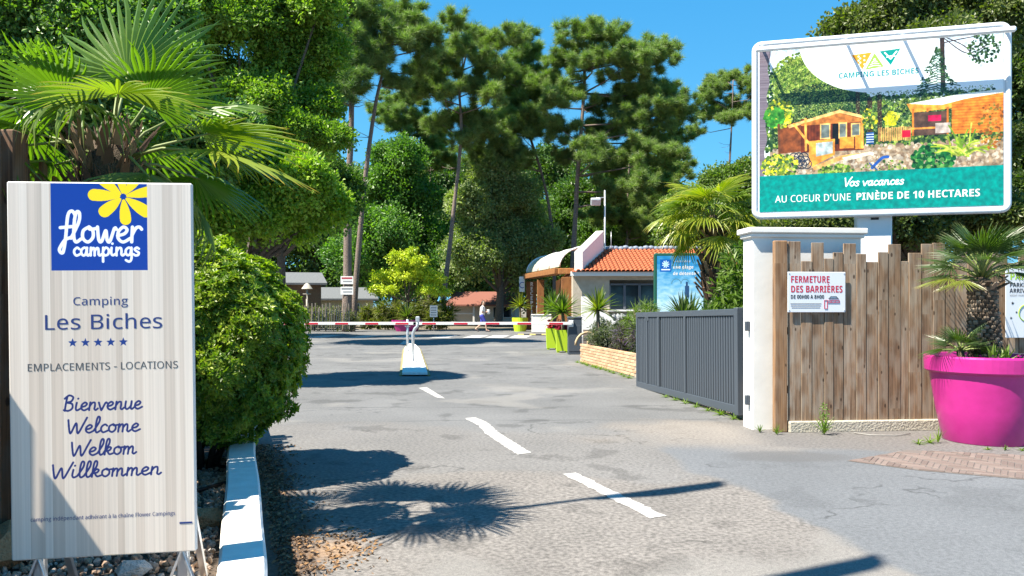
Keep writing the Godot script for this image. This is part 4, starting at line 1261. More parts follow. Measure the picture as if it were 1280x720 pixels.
func setting() -> void:
	struct("ground", sheet([[-400, -300], [400, -300], [400, 700], [-400, 700]], -0.03), mottled("earth", lin(0.10, 0.085, 0.06), lin(0.19, 0.165, 0.12), 0.95, 0.01, 14.0))
	struct("forecourt", sheet([[-20, -20], [30, -20], [30, 14], [-20, 14]], -0.012), mottled("plain asphalt", lin(0.13, 0.13, 0.132), lin(0.2, 0.198, 0.195), 0.9, 0.02, 5.0))
	var near := road_piece("road", -4.2, 6.6, 3.0, 13.0, 1160)
	var far := road_piece("road", -15.0, 9.0, 13.0, 50.0, 600)
	# worn white paint
	var paint := mottled("road paint", lin(0.5, 0.49, 0.47), lin(0.5, 0.49, 0.475), 0.8, 0.06, 0.6)
	var wear: Gradient = (paint.albedo_texture as NoiseTexture2D).color_ramp
	wear.set_color(0, lin(0.2, 0.195, 0.19))
	wear.set_offset(0, 0.26)
	wear.add_point(0.40, lin(0.40, 0.39, 0.375))
	var dash := func(parent, ring, rough_edge):
		var r := []
		for k in ring.size():
			var a: Array = ring[k]
			var b: Array = ring[(k + 1) % ring.size()]
			var l := Vector2(a[0] - b[0], a[1] - b[1]).length()
			var n := maxi(1, int(l / 0.05))
			for j in n:
				var f := float(j) / n
				r.append([lerpf(a[0], b[0], f) + R(-1, 1) * rough_edge, lerpf(a[1], b[1], f) + R(-1, 1) * rough_edge])
		part("lane_marking", sheet(r, 0.004), paint, parent)
	dash.call(near, [[0.45, 7.11], [0.575, 7.17], [1.1, 5.68], [0.975, 5.62]], 0.014)
	dash.call(near, [[-0.63, 10.64], [-0.50, 10.72], [-0.3, 10.2], [-0.17, 9.49], [0.2, 8.13], [0.05, 8.04], [-0.31, 9.36], [-0.42, 10.0]], 0.011)
	dash.call(far, [[-1.7, 14.56], [-1.56, 14.66], [-1.08, 12.9], [-1.22, 13.01]], 0.004)
	# saw-tooth marks of the road hump
	for x in [-9.3, -7.3, -5.2, -3.4, -1.9, -0.85, 0.25]:
		dash.call(far, [[x - 0.42, 37.2], [x + 0.42, 37.2], [x + 0.75, 40.3], [x - 0.1, 40.3]], 0.01)
	dash.call(far, [[-4.35, 31.0], [-4.05, 31.0], [-4.3, 34.0], [-4.6, 34.0]], 0.01)
	# yellow and black bump by the reception
	var bump := thing("speed_bump", "low yellow and black striped speed bump by the reception", "speed bump", V(1.2, 0, 40.5))
	for k in 6:
		part("segment", box_mesh(Vector3(0.3, 0.06, 0.45), 0.02), mat("bump yellow", lin(0.55, 0.42, 0.12), 0.8) if k % 2 == 0 else mat("bump black", lin(0.03, 0.03, 0.03), 0.8), bump, Vector3(-0.75 + k * 0.3, 0.03, 0))

	# planting bed behind the white kerb
	var ring := []
	var path := kerb_path(0.4)
	for p in path: ring.append([p.x - 0.02, -p.z])
	ring.append_array([[-16, 25.0], [-16, 1.6]])
	var soil := mottled("bed soil", lin(0.035, 0.026, 0.02), lin(0.13, 0.095, 0.07), 0.95, 0.03, 1.2, 3.0)
	struct("planting_bed", sheet(ring, 0.07, 0.15), soil)
	# white kerb wall: one swept body
	var st := ST()
	var kp := kerb_path(0.12)
	var rows := []
	for k in kp.size():
		var dir: Vector3 = (kp[mini(k + 1, kp.size() - 1)] - kp[maxi(k - 1, 0)]).normalized()
		var side := dir.cross(Vector3.UP).normalized()
		var r := []
		for q in [[-0.11, -0.05], [-0.11, 0.28], [-0.095, 0.3], [0.095, 0.3], [0.11, 0.28], [0.11, -0.05]]:
			r.append(kp[k] + side * q[0] + Vector3.UP * (q[1] + R(-0.0015, 0.0015)))
		rows.append(r)
	for k in rows.size() - 1:
		for j in 5: quad(st, rows[k][j], rows[k + 1][j], rows[k + 1][j + 1], rows[k][j + 1])
	for j in range(1, 4):
		tri(st, rows[0][0], rows[0][j], rows[0][j + 1])
		tri(st, rows[0][0], rows[0][j + 1], rows[0][5])
	var kerb := part("kerb_wall", done(st), mottled("kerb paint", lin(0.66, 0.65, 0.62), lin(0.8, 0.79, 0.76), 0.75, 0.02, 2.0, 0.3), self)
	tag(kerb, "low curved white painted concrete wall edging the planting bed", "low wall")

	# central island with whitewashed top
	var isl := thing("traffic_island", "narrow whitewashed concrete island carrying the two barrier posts", "island", V(-2.46, 0, 20))
	var prof := [[-0.27, 3.0], [0.27, 3.0], [0.25, -6.5], [0.1, -10.5], [-0.1, -10.5], [-0.25, -6.5]]
	var pr := []
	for q in prof:
		var w: Array = [q[0] + q[1] * 0.132, -q[1]]
		pr.append([w[0], w[1]])
	var low := []
	for q in pr: low.append([q[0] * 1.0 + (0.06 if q[0] > -0.132 * q[1] else -0.06), q[1]])
	part("top", sheet(pr, 0.08, 0.09), mottled("island whitewash", lin(0.6, 0.6, 0.58), lin(0.8, 0.79, 0.77), 0.8, 0.03, 1.2), isl)
	part("rim", sheet(low, 0.03, 0.04), mottled("mossy rim", lin(0.17, 0.14, 0.06), lin(0.30, 0.27, 0.13), 0.95, 0.05, 0.8), isl)

	# brick paving by the pink pot
	var pav := Node3D.new()
	pav.name = "pavement"
	pav.set_meta("kind", "structure")
	add_child(pav)
	var area := P2([3.25, 7.72, 4.1, 8.28, 5.2, 7.98, 6.4, 7.75, 6.4, 6.4, 4.55, 6.85, 3.7, 7.3])
	part("bedding", sheet([[3.23, 7.72], [4.1, 8.3], [5.2, 8.0], [6.5, 7.8], [6.5, 6.35], [4.55, 6.82], [3.7, 7.27]], 0.003), mat("mortar sand", lin(0.13, 0.11, 0.10), 0.95), pav)
	var tones := []
	for k in 5: tones.append(mottled("paver %d" % k, lin(0.10 + 0.012 * k, 0.075 + 0.01 * k, 0.066 + 0.009 * k), lin(0.165 + 0.012 * k, 0.12 + 0.01 * k, 0.105 + 0.009 * k), 0.9, 0.06, 0.5))
	var pm := box_mesh(Vector3(0.207, 0.03, 0.052), 0.006)
	var turn := deg_to_rad(12.0)
	var bt := Basis(Vector3.UP, turn)
	for b in range(-9, 9):
		for k in range(-12, 13):
			var w := bt * Vector3(b * 0.186, 0, k * 0.078)
			var x := 4.75 + w.x
			var d := 7.3 - w.z
			var rot := bt * Basis(Vector3.UP, PI / 4 * (1 if b % 2 == 0 else -1))
			var foot := PackedVector2Array()
			for q in [[-1, -1], [1, -1], [1, 1], [-1, 1]]:
				var e := rot * Vector3(q[0] * 0.1035, 0, q[1] * 0.026)
				foot.append(Vector2(x + e.x, d - e.z))
			var lvl := R(0, 0.003)
			var cut := Geometry2D.intersect_polygons(foot, area)
			if cut.is_empty() or x > 6.1: continue
			if absf(poly_area(cut[0]) - poly_area(foot)) < 1e-5:
				part("brick", pm, tones[rng.randi() % 5], pav, V(x, -0.008 + lvl, d), rot)
			elif poly_area(cut[0]) > 0.001:
				var ring2 := []
				for q in cut[0]: ring2.append([q.x, q.y])
				part("brick", sheet(ring2, 0.007 + lvl, 0.02), tones[rng.randi() % 5], pav)

func poly_area(pg: PackedVector2Array) -> float:
	var a := 0.0
	for k in pg.size(): a += pg[k].cross(pg[(k + 1) % pg.size()])
	return absf(a) * 0.5

# ------------------------------------------------------------------ buildings beyond the barrier
func hut(label: String, at: Vector3, turn: float, w: float, dp: float, eave: float, rise: float, wall: Material, roof: Material, openings: Array, porch := 0.0) -> void:
	var t := thing("cabin", label, "cabin", at, turn)
	part("wall", box_mesh(Vector3(w, eave, dp), 0.0, Vector3(0, eave * 0.5, 0)), wall, t)
	var st := ST()
	var ov := 0.35
	var hw := w * 0.5 + ov + porch * 0.0
	var y0 := eave - 0.02
	var zf := dp * 0.5 + ov + porch
	var zb := -dp * 0.5 - ov
	# two slopes with thickness
	for s in [[zf, 1.0], [zb, -1.0]]:
		var a := Vector3(-hw, y0, s[0])
		var b := Vector3(hw, y0, s[0])
		var c := Vector3(hw * 0.86, y0 + rise, 0)
		var d := Vector3(-hw * 0.86, y0 + rise, 0)
		if s[1] > 0: quad(st, a, b, c, d)
		else: quad(st, b, a, d, c)
		var dn := Vector3(0, -0.12, 0)
		if s[1] > 0: quad(st, a + dn, b + dn, b, a)
		else: quad(st, b + dn, a + dn, a, b)
	for s in [-1.0, 1.0]:
		var a := Vector3(hw * s, y0, zf)
		var b := Vector3(hw * s, y0, zb)
		var c := Vector3(hw * 0.86 * s, y0 + rise, 0)
		if s > 0: tri(st, a, b, c)
		else: tri(st, b, a, c)
	part("roof", done(st), roof, t)
	var frame := mat("hut frame", lin(0.55, 0.53, 0.5), 0.7)
	var dark := mat("hut glass", lin(0.02, 0.025, 0.03), 0.1)
	for o in openings:
		var f := part("window", box_mesh(Vector3(o[2] + 0.1, o[3] + 0.1, 0.06)), frame, t, Vector3(o[0], o[1], dp * 0.5 + 0.02))
		part("pane", box_mesh(Vector3(o[2], o[3], 0.02)), dark, f, Vector3(0, 0, 0.025))
	if porch > 0.0:
		for x in [-w * 0.5 + 0.15, -w * 0.12]:
			part("post", box_mesh(Vector3(0.14, eave, 0.14), 0.01, Vector3(0, eave * 0.5, 0)), frame, t, Vector3(x, 0, dp * 0.5 + porch))
		part("railing", box_mesh(Vector3(w * 0.36, 0.08, 0.06), 0.01), frame, t, Vector3(-w * 0.31, 0.85, dp * 0.5 + porch))

func buildings() -> void:
	var cream := mottled("cream render", lin(0.36, 0.31, 0.24), lin(0.43, 0.38, 0.31), 0.9, 0.02, 4.0, 0.3)
	var white := mottled("white render", lin(0.68, 0.655, 0.62), lin(0.76, 0.74, 0.71), 0.9, 0.02, 3.0, 0.4)
	var wood := wood_mats("warm cladding", Vector3(0.20, 0.075, 0.02), Vector3(0.40, 0.17, 0.045), Vector3(0.33, 0.15, 0.05), 3)
	var grey := mat("grey frame", lin(0.09, 0.10, 0.12), 0.5)
	var t := thing("reception_building", "single storey reception with orange tiled roof, pale walls and wooden porch", "building", V(3.1, 0, 40.6))
	# coordinates below are relative to the front corner of the wall
	var wall := part("wall", box_mesh(Vector3(1.85, 3.15, 0.3), 0.0, Vector3(0.925, 1.575, -0.15)), cream, t)
	part("wall", box_mesh(Vector3(2.3, 1.25, 0.3), 0.0, Vector3(3.0, 0.625, -0.15)), cream, t)
	part("wall", box_mesh(Vector3(2.3, 0.35, 0.3), 0.0, Vector3(3.0, 2.975, -0.15)), cream, t)
	part("wall", box_mesh(Vector3(4.5, 3.15, 0.3), 0.0, Vector3(6.4, 1.575, -0.15)), cream, t)
	part("wall", box_mesh(Vector3(0.3, 3.15, 6.0), 0.0, Vector3(0.15, 1.575, -3.31)), cream, t)
	part("wall", box_mesh(Vector3(8.6, 3.15, 0.3), 0.0, Vector3(4.3, 1.575, -6.46)), cream, t)
	part("fascia", box_mesh(Vector3(8.9, 0.22, 0.12), 0.01, Vector3(4.3, 3.1, 0.36)), mat("white board", lin(0.68, 0.67, 0.64), 0.7), t)
	part("soffit", box_mesh(Vector3(8.8, 0.04, 0.4), 0.0, Vector3(4.3, 3.13, 0.15)), mat("white board", lin(0.68, 0.67, 0.64), 0.7), t)
	for k in 3:
		var f := part("window", box_mesh(Vector3(0.74, 1.36, 0.04)), mat("window glass", lin(0.02, 0.03, 0.035), 0.06), t, Vector3(2.24 + k * 0.76, 1.93, -0.12))
		for s in [[0.0, 0.65, 0.74, 0.08], [0.0, -0.65, 0.74, 0.08], [-0.35, 0.0, 0.06, 1.3], [0.35, 0.0, 0.06, 1.3]]:
			part("frame", box_mesh(Vector3(s[2], s[3], 0.1), 0.005), grey, f, Vector3(s[0], s[1], 0.04))
	part("sill", box_mesh(Vector3(2.5, 0.08, 0.3), 0.01), mat("white board", lin(0.68, 0.67, 0.64), 0.7), t, Vector3(3.0, 1.24, 0.1))
	# tiled roof: rows of half-round tiles
	var e0 := Vector3(-0.1, 3.2, 0.5)
	var e1 := Vector3(8.9, 3.2, 0.5)
	var rg0 := Vector3(1.5, 4.6, -4.0)
	var rg1 := Vector3(8.9, 4.6, -4.0)
	var under := ST()
	quad(under, e0, e1, rg1, rg0)
	tri(under, e0, rg0, Vector3(-0.1, 3.2, -6.6))
	quad(under, rg0, rg1, Vector3(8.9, 3.2, -6.8), Vector3(-0.1, 3.2, -6.8))
	var clay := mottled("clay tile", lin(0.33, 0.08, 0.03), lin(0.52, 0.155, 0.065), 0.85, 0.05, 2.0)
	var roof := part("roof", done(under), mat("clay under", lin(0.25, 0.06, 0.02), 0.9), t)
	var tiles := ST()
	var cols := 40
	var rws := 12
	for c in cols:
		for r in rws:
			var f0 := float(r) / rws
			var f1 := (r + 1.12) / rws
			var xa := lerpf(e0.x, e1.x, (c + 0.5) / cols)
			# the hip cuts the field
			if xa < lerpf(e0.x, rg0.x, f1): continue
			var slope := (rg1 - e1)
			var p0 := Vector3(xa, e1.y + slope.y * f0, e1.z + slope.z * f0)
			var p1 := Vector3(xa, e1.y + slope.y * minf(f1, 1.0), e1.z + slope.z * minf(f1, 1.0))
			var n := Vector3(0, 4.5, 1.65).normalized()
			var prev := []
			for k in 6:
				var a := PI * k / 5.0
				var o := Vector3(-cos(a) * 0.1, 0, 0) + n * sin(a) * 0.085
				var cur := [p0 + o * 1.1 + n * 0.03, p1 + o * 0.9 + n * 0.008]
				if k > 0: quad(tiles, prev[0], cur[0], cur[1], prev[1])
				prev = cur
	var tf := part("tiles", done(tiles), clay, roof)
	tf.set_meta("kind", "stuff")
	for k in 27:
		var o := smooth_st()
		tube(o, [Vector3(-0.16, 0, 0), Vector3(0.0, 0.02, 0), Vector3(0.16, 0, 0)], [0.13, 0.16, 0.12], 7)
		part("ridge_tile", done(o), mat("ridge slate", lin(0.16, 0.2, 0.26), 0.6), roof, rg0.lerp(rg1, (k + 0.3) / 26.5) + Vector3(0, 0.06 + R(-0.03, 0.04), 0), Basis(Vector3.UP, R(-0.3, 0.3)))
	# slanting white parapet beside the roof
	var pa := ST()
	var A := Vector3(0.05, 0, 0.25)
	var B := Vector3(1.55, 0, -3.6)
	var sd := (B - A).cross(Vector3.UP).normalized() * 0.42
	for q in [[A, B, 3.3, 3.3, 4.25, 5.62]]:
		var a0: Vector3 = A + Vector3.UP * 3.0
		var b0: Vector3 = B + Vector3.UP * 3.0
		var a1: Vector3 = A + Vector3.UP * 4.2
		var b1: Vector3 = B + Vector3.UP * 5.62
		quad(pa, a0, b0, b1, a1) if false else quad(pa, a0 + sd, b0 + sd, b1 + sd, a1 + sd)
		quad(pa, b0, a0, a1, b1)
		quad(pa, a1 + sd, b1 + sd, b1, a1)
		quad(pa, a0, a0 + sd, a1 + sd, a1)
		quad(pa, b0 + sd, b0, b1, b1 + sd)
	part("parapet", done(pa), white, t)
	# wooden porch running back from the corner
	var c0 := Vector3(0.1, 0, -1.4)
	var c1 := Vector3(-0.58, 0, -1.4)
	var c2 := Vector3(-2.15, 0, -9.4)
	var st := ST()
	bar(st, c0 + Vector3.UP * 3.3, c1 + Vector3.UP * 3.3 + Vector3(-0.1, 0, 0), 0.62, 0.3, 0.02)
	part("porch_beam", done(st), wood[0], t)
	st = ST()
	bar(st, c1 + Vector3.UP * 3.3 + Vector3(0, 0.01, 0.1), c2 + Vector3.UP * 3.3, 0.62, 0.3, 0.02)
	part("porch_beam", done(st), wood[1], t)
	for q in [[c0 + Vector3(-0.3, 0, 0.02), 0.62], [c2 + Vector3(0.25, 0, 0.1), 0.62], [c1.lerp(c2, 0.55), 0.4]]:
		part("porch_column", box_mesh(Vector3(q[1], 3.0, 0.5), 0.02, Vector3(0, 1.5, 0)), wood[2], t, q[0])
	part("porch_wall", box_mesh(Vector3(0.12, 3.0, 6.2), 0.0, Vector3(0, 1.5, 0)), wood[1], t, Vector3(-0.35, 0, -5.6))
	# white letters down the far column
	var lw := mat("sign white", lin(0.75, 0.75, 0.73), 0.6)
	var word := "RECEPTION"
	for k in word.length():
		text("letter", word[k], 0.23, lw, t, c2 + Vector3(0.27, 2.72 - k * 0.29, 0.36), "Droid Sans", 700, Basis.IDENTITY, 0.0, HORIZONTAL_ALIGNMENT_CENTER)
	# curved translucent awning
	var aw := mat("milky polycarbonate", Color(0.86, 0.84, 0.76, 0.8), 0.3)
	aw.transparency = BaseMaterial3D.TRANSPARENCY_ALPHA
	var along := (c2 - c1)
	var inward := Vector3.UP.cross(along).normalized()
	if inward.x < 0: inward = -inward
	var sa := ST()
	var arc := func(f, k, lift):
		var a = PI * 0.5 * k / 8.0
		return c1 + along * f + Vector3.UP * (3.55 + sin(a) * (1.05 + lift)) + inward * ((1.0 - cos(a)) * 1.5 - lift)
	for k in 8: quad(sa, arc.call(1.0, k, 0.0), arc.call(0.0, k, 0.0), arc.call(0.0, k + 1, 0.0), arc.call(1.0, k + 1, 0.0))
	part("awning", done(sa), aw, t)
	for f in [1.0, 0.62, 0.28, 0.0]:
		var pts := []
		var rr := []
		for k in 9:
			pts.append(arc.call(f, k, 0.03))
			rr.append(0.045)
		part("awning_rib", tube_mesh(pts, rr, 6), mat("white metal", lin(0.7, 0.71, 0.72), 0.4), t)
	# sloping white side wall in front of the windows
	part("wing_wall", prism(P2([0.35, 0.0, 2.0, 0.0, 2.0, 0.75, 0.55, 1.95, 0.35, 1.95]), 0.3), white, t, Vector3(-0.05, 0, 1.6))
	# low retaining wall of grey stones under the window
	var gab := thing("stone_wall", "low dry wall of grey stones below the reception window", "stone wall", V(5.0, 0, 39.4))
	for k in 60:
		part("stone", stone_mesh(k % 6, 0.7), mottled("grey stone", lin(0.16, 0.17, 0.18), lin(0.36, 0.37, 0.38), 0.9, 0.05, 1.0), gab, Vector3((k % 15) * 0.22 + R(-0.03, 0.03), 0.15 + (k / 15) * 0.27, R(-0.05, 0.05)), any_turn() * Basis.from_scale(Vector3.ONE * 0.19))
	# round emblem board on the porch
	var em := thing("emblem_board", "white board with a blue ring fixed at the porch end", "sign", V(0.62, 2.35, 49.62))
	part("board", box_mesh(Vector3(0.34, 0.95, 0.06), 0.01, Vector3(0, 0.475, 0)), lw, em)
	part("bracket", box_mesh(Vector3(0.4, 0.05, 0.05), 0.005, Vector3(0.32, 0.8, 0)), grey, em)
	var ring := []
	for k in 15: ring.append(Vector3(0.02, 0.42, 0.04) + Vector3(cos(1.0 + k * 0.31), sin(1.0 + k * 0.31), 0) * 0.17)
	var rr := []
	for k in 15: rr.append(0.025)
	part("ring", tube_mesh(ring, rr, 6), mat("emblem blue", lin(0.03, 0.12, 0.4), 0.6), em)
	# mast with flood light behind the parapet
	var ms := thing("floodlight_mast", "thin metal mast with a floodlight rising behind the white parapet", "mast", V(5.15, 0, 44.4))
	var steel := mat("galvanised", lin(0.5, 0.52, 0.54), 0.4, 0.6)
	part("pole", tube_mesh([Vector3(0, 0, 0), Vector3(0, 7.9, 0)], [0.05, 0.045], 8), steel, ms)
	part("arm", tube_mesh([Vector3(0, 7.5, 0), Vector3(-0.5, 7.45, 0.1)], [0.03, 0.03], 6), steel, ms)
	st = ST()
	box(st, Vector3.ZERO, Vector3(0.55, 0.42, 0.2), 0.04, Basis(Vector3.RIGHT, 0.5))
	var fl := part("lamp_head", done(st), mat("lamp housing", lin(0.4, 0.43, 0.46), 0.5), ms, Vector3(-0.52, 7.25, 0.12))
	part("lens", box_mesh(Vector3(0.44, 0.32, 0.02), 0.005), mat("lens glass", lin(0.3, 0.36, 0.42), 0.1), fl, Vector3(0, -0.06, 0.115), Basis(Vector3.RIGHT, 0.5))
	part("aerial", tube_mesh([Vector3(0.35, 4.4, 0), Vector3(0.35, 5.6, 0)], [0.02, 0.015], 6), steel, ms)
	part("clamp", box_mesh(Vector3(0.4, 0.04, 0.04), 0.0, Vector3(0.18, 4.5, 0)), steel, ms)

	# cabins
	var redt := mottled("brown tile", lin(0.13, 0.05, 0.035), lin(0.26, 0.10, 0.07), 0.9, 0.05, 1.5)
	var slate := mottled("grey felt", lin(0.09, 0.10, 0.105), lin(0.15, 0.155, 0.16), 0.9, 0.03, 2.0)
	var beige := mottled("beige boards", lin(0.42, 0.37, 0.30), lin(0.5, 0.45, 0.38), 0.9, 0.03, 2.0)
	hut("beige cabin with a red-brown tiled roof and small porch", V(-2.0, 0.05, 62), -0.12, 4.9, 3.5, 1.55, 1.0, beige, redt, [[0.95, 0.95, 0.25, 0.75], [1.9, 0.95, 0.6, 0.75]], 0.5)
	hut("cream cabin with a grey felt roof behind the picket fence", V(-12.1, 0.25, 56), 0.2, 4.6, 3.4, 1.75, 0.8, mottled("pale yellow boards", lin(0.55, 0.47, 0.30), lin(0.62, 0.54, 0.36), 0.9, 0.03, 2.0), slate, [[1.2, 1.05, 0.3, 0.6]], 0.0)
	hut("brown cabin with pale roof edge half hidden by foliage", V(-13.7, 0.2, 50), 0.25, 3.4, 3.2, 2.7, 0.7, mottled("brown boards", lin(0.14, 0.08, 0.045), lin(0.23, 0.14, 0.08), 0.9, 0.04, 2.0), slate, [], 0.0)
	hut("pale cabin with light roof far behind the round bush", V(-16.6, 0.2, 48), 0.2, 4.0, 3.2, 2.9, 0.7, beige, mottled("pale felt", lin(0.22, 0.22, 0.21), lin(0.32, 0.315, 0.30), 0.9, 0.03, 2.0), [[0.8, 1.6, 0.8, 0.8]], 0.0)
	# small bird table on a post
	var bh := thing("bird_house", "small roofed bird table on a post by the cream cabin", "bird table", V(-12.3, 0.0, 48))
	part("post", tube_mesh([Vector3(0, 0, 0), Vector3(0, 2.5, 0)], [0.06, 0.06], 6), beige, bh)
	st = smooth_st()
	lathe(st, [[0.34, 0.0], [0.3, 0.06], [0.12, 0.3], [0.0, 0.36]], 10)
	part("roof", done(st), mottled("thatch", lin(0.36, 0.33, 0.27), lin(0.48, 0.45, 0.38), 0.95, 0.05, 1.0), bh, Vector3(0, 2.5, 0))
	part("tray", box_mesh(Vector3(0.4, 0.05, 0.4), 0.0), beige, bh, Vector3(0, 2.2, 0))
	# feather flag
	var ff := thing("feather_flag", "slim pale violet feather flag on a pole before the cabins", "flag", V(-12.3, 0.05, 42))
	part("pole", tube_mesh([Vector3(0, 0, 0), Vector3(0.02, 3.0, 0), Vector3(0.14, 4.9, 0)], [0.03, 0.025, 0.012], 6), steel, ff)
	part("cloth", prism(P2([0.03, 0.9, 0.3, 1.0, 0.36, 2.6, 0.4, 3.9, 0.34, 4.6, 0.15, 4.95, 0.03, 3.0]), 0.02), mottled("violet cloth", lin(0.42, 0.36, 0.5), lin(0.62, 0.58, 0.68), 0.9, 0.02, 1.5), ff)
	# picket fence of split chestnut
	var pf := thing("picket_fence", "grey weathered chestnut picket fence in front of the cabins", "fence", V(-12.2, 0.15, 44))
	var pk := wood_mats("grey pale", Vector3(0.16, 0.13, 0.10), Vector3(0.34, 0.29, 0.23), Vector3(0.3, 0.28, 0.25), 2)
	for k in 27:
		var hh := R(1.2, 1.5)
		part("picket", box_mesh(Vector3(0.05, hh, 0.03), 0.005, Vector3(0, hh * 0.5, 0)), pk[k % 2], pf, Vector3(k * 0.115, 0, -0.05 * k + R(-0.02, 0.02)), Basis(Vector3.BACK, R(-0.05, 0.05)))
	for y in [0.35, 1.0]:
		st = ST()
		bar(st, Vector3(-0.05, y, -0.03), Vector3(3.1, y, -1.4), 0.03, 0.03)
		part("rail", done(st), pk[0], pf)
	# notice boards on the pine trunk and a small one by the pot
	for q in [["white notice board with red heading nailed to the pine trunk, upper one", 2.95, true], ["white notice board nailed to the pine trunk, lower one", 2.35, false]]:
		var nb := thing("notice_board", q[0], "sign", V(-9.43, q[1], 45.71), 0, "notices on the pine trunk")
		part("panel", box_mesh(Vector3(0.72, 0.45, 0.03), 0.005), lw, nb)
		part("heading", box_mesh(Vector3(0.6, 0.09, 0.006)), mat("notice red", lin(0.4, 0.03, 0.05), 0.7) if q[2] else mat("notice grey", lin(0.25, 0.26, 0.28), 0.7), nb, Vector3(0, 0.12, 0.018))
		part("text_line", box_mesh(Vector3(0.5, 0.06, 0.006)), mat("notice grey", lin(0.25, 0.26, 0.28), 0.7), nb, Vector3(0.03, -0.06, 0.018))
	var ns := thing("small_sign", "small white sign on a post beside the big pink pot tree", "sign", V(-4.6, 0.02, 47))
	part("post", tube_mesh([Vector3(0, 0, 0), Vector3(0, 0.9, 0)], [0.03, 0.03], 6), steel, ns)
	part("panel", box_mesh(Vector3(0.45, 0.68, 0.03), 0.005), lw, ns, Vector3(0, 1.15, 0.03))
	for k in 4: part("text_line", box_mesh(Vector3(0.32, 0.05, 0.005)), mat("notice grey", lin(0.25, 0.26, 0.28), 0.7), ns, Vector3(0, 1.35 - k * 0.14, 0.048))
	walker(V(-1.72, 0.0, 46.0))
	# white counter box by the porch
	var wb := thing("white_counter", "white box counter standing before the wooden porch", "counter", V(1.66, 0, 44.0))
	part("body", box_mesh(Vector3(1.15, 0.95, 0.6), 0.02, Vector3(0, 0.5, 0)), mat("white laminate", lin(0.74, 0.73, 0.71), 0.5), wb)
	part("plinth", box_mesh(Vector3(1.05, 0.06, 0.5), 0.0, Vector3(0, 0.03, 0)), grey, wb)
	part("worktop", box_mesh(Vector3(1.2, 0.05, 0.66), 0.01, Vector3(0, 1.0, 0)), mat("white board", lin(0.68, 0.67, 0.64), 0.7), wb)

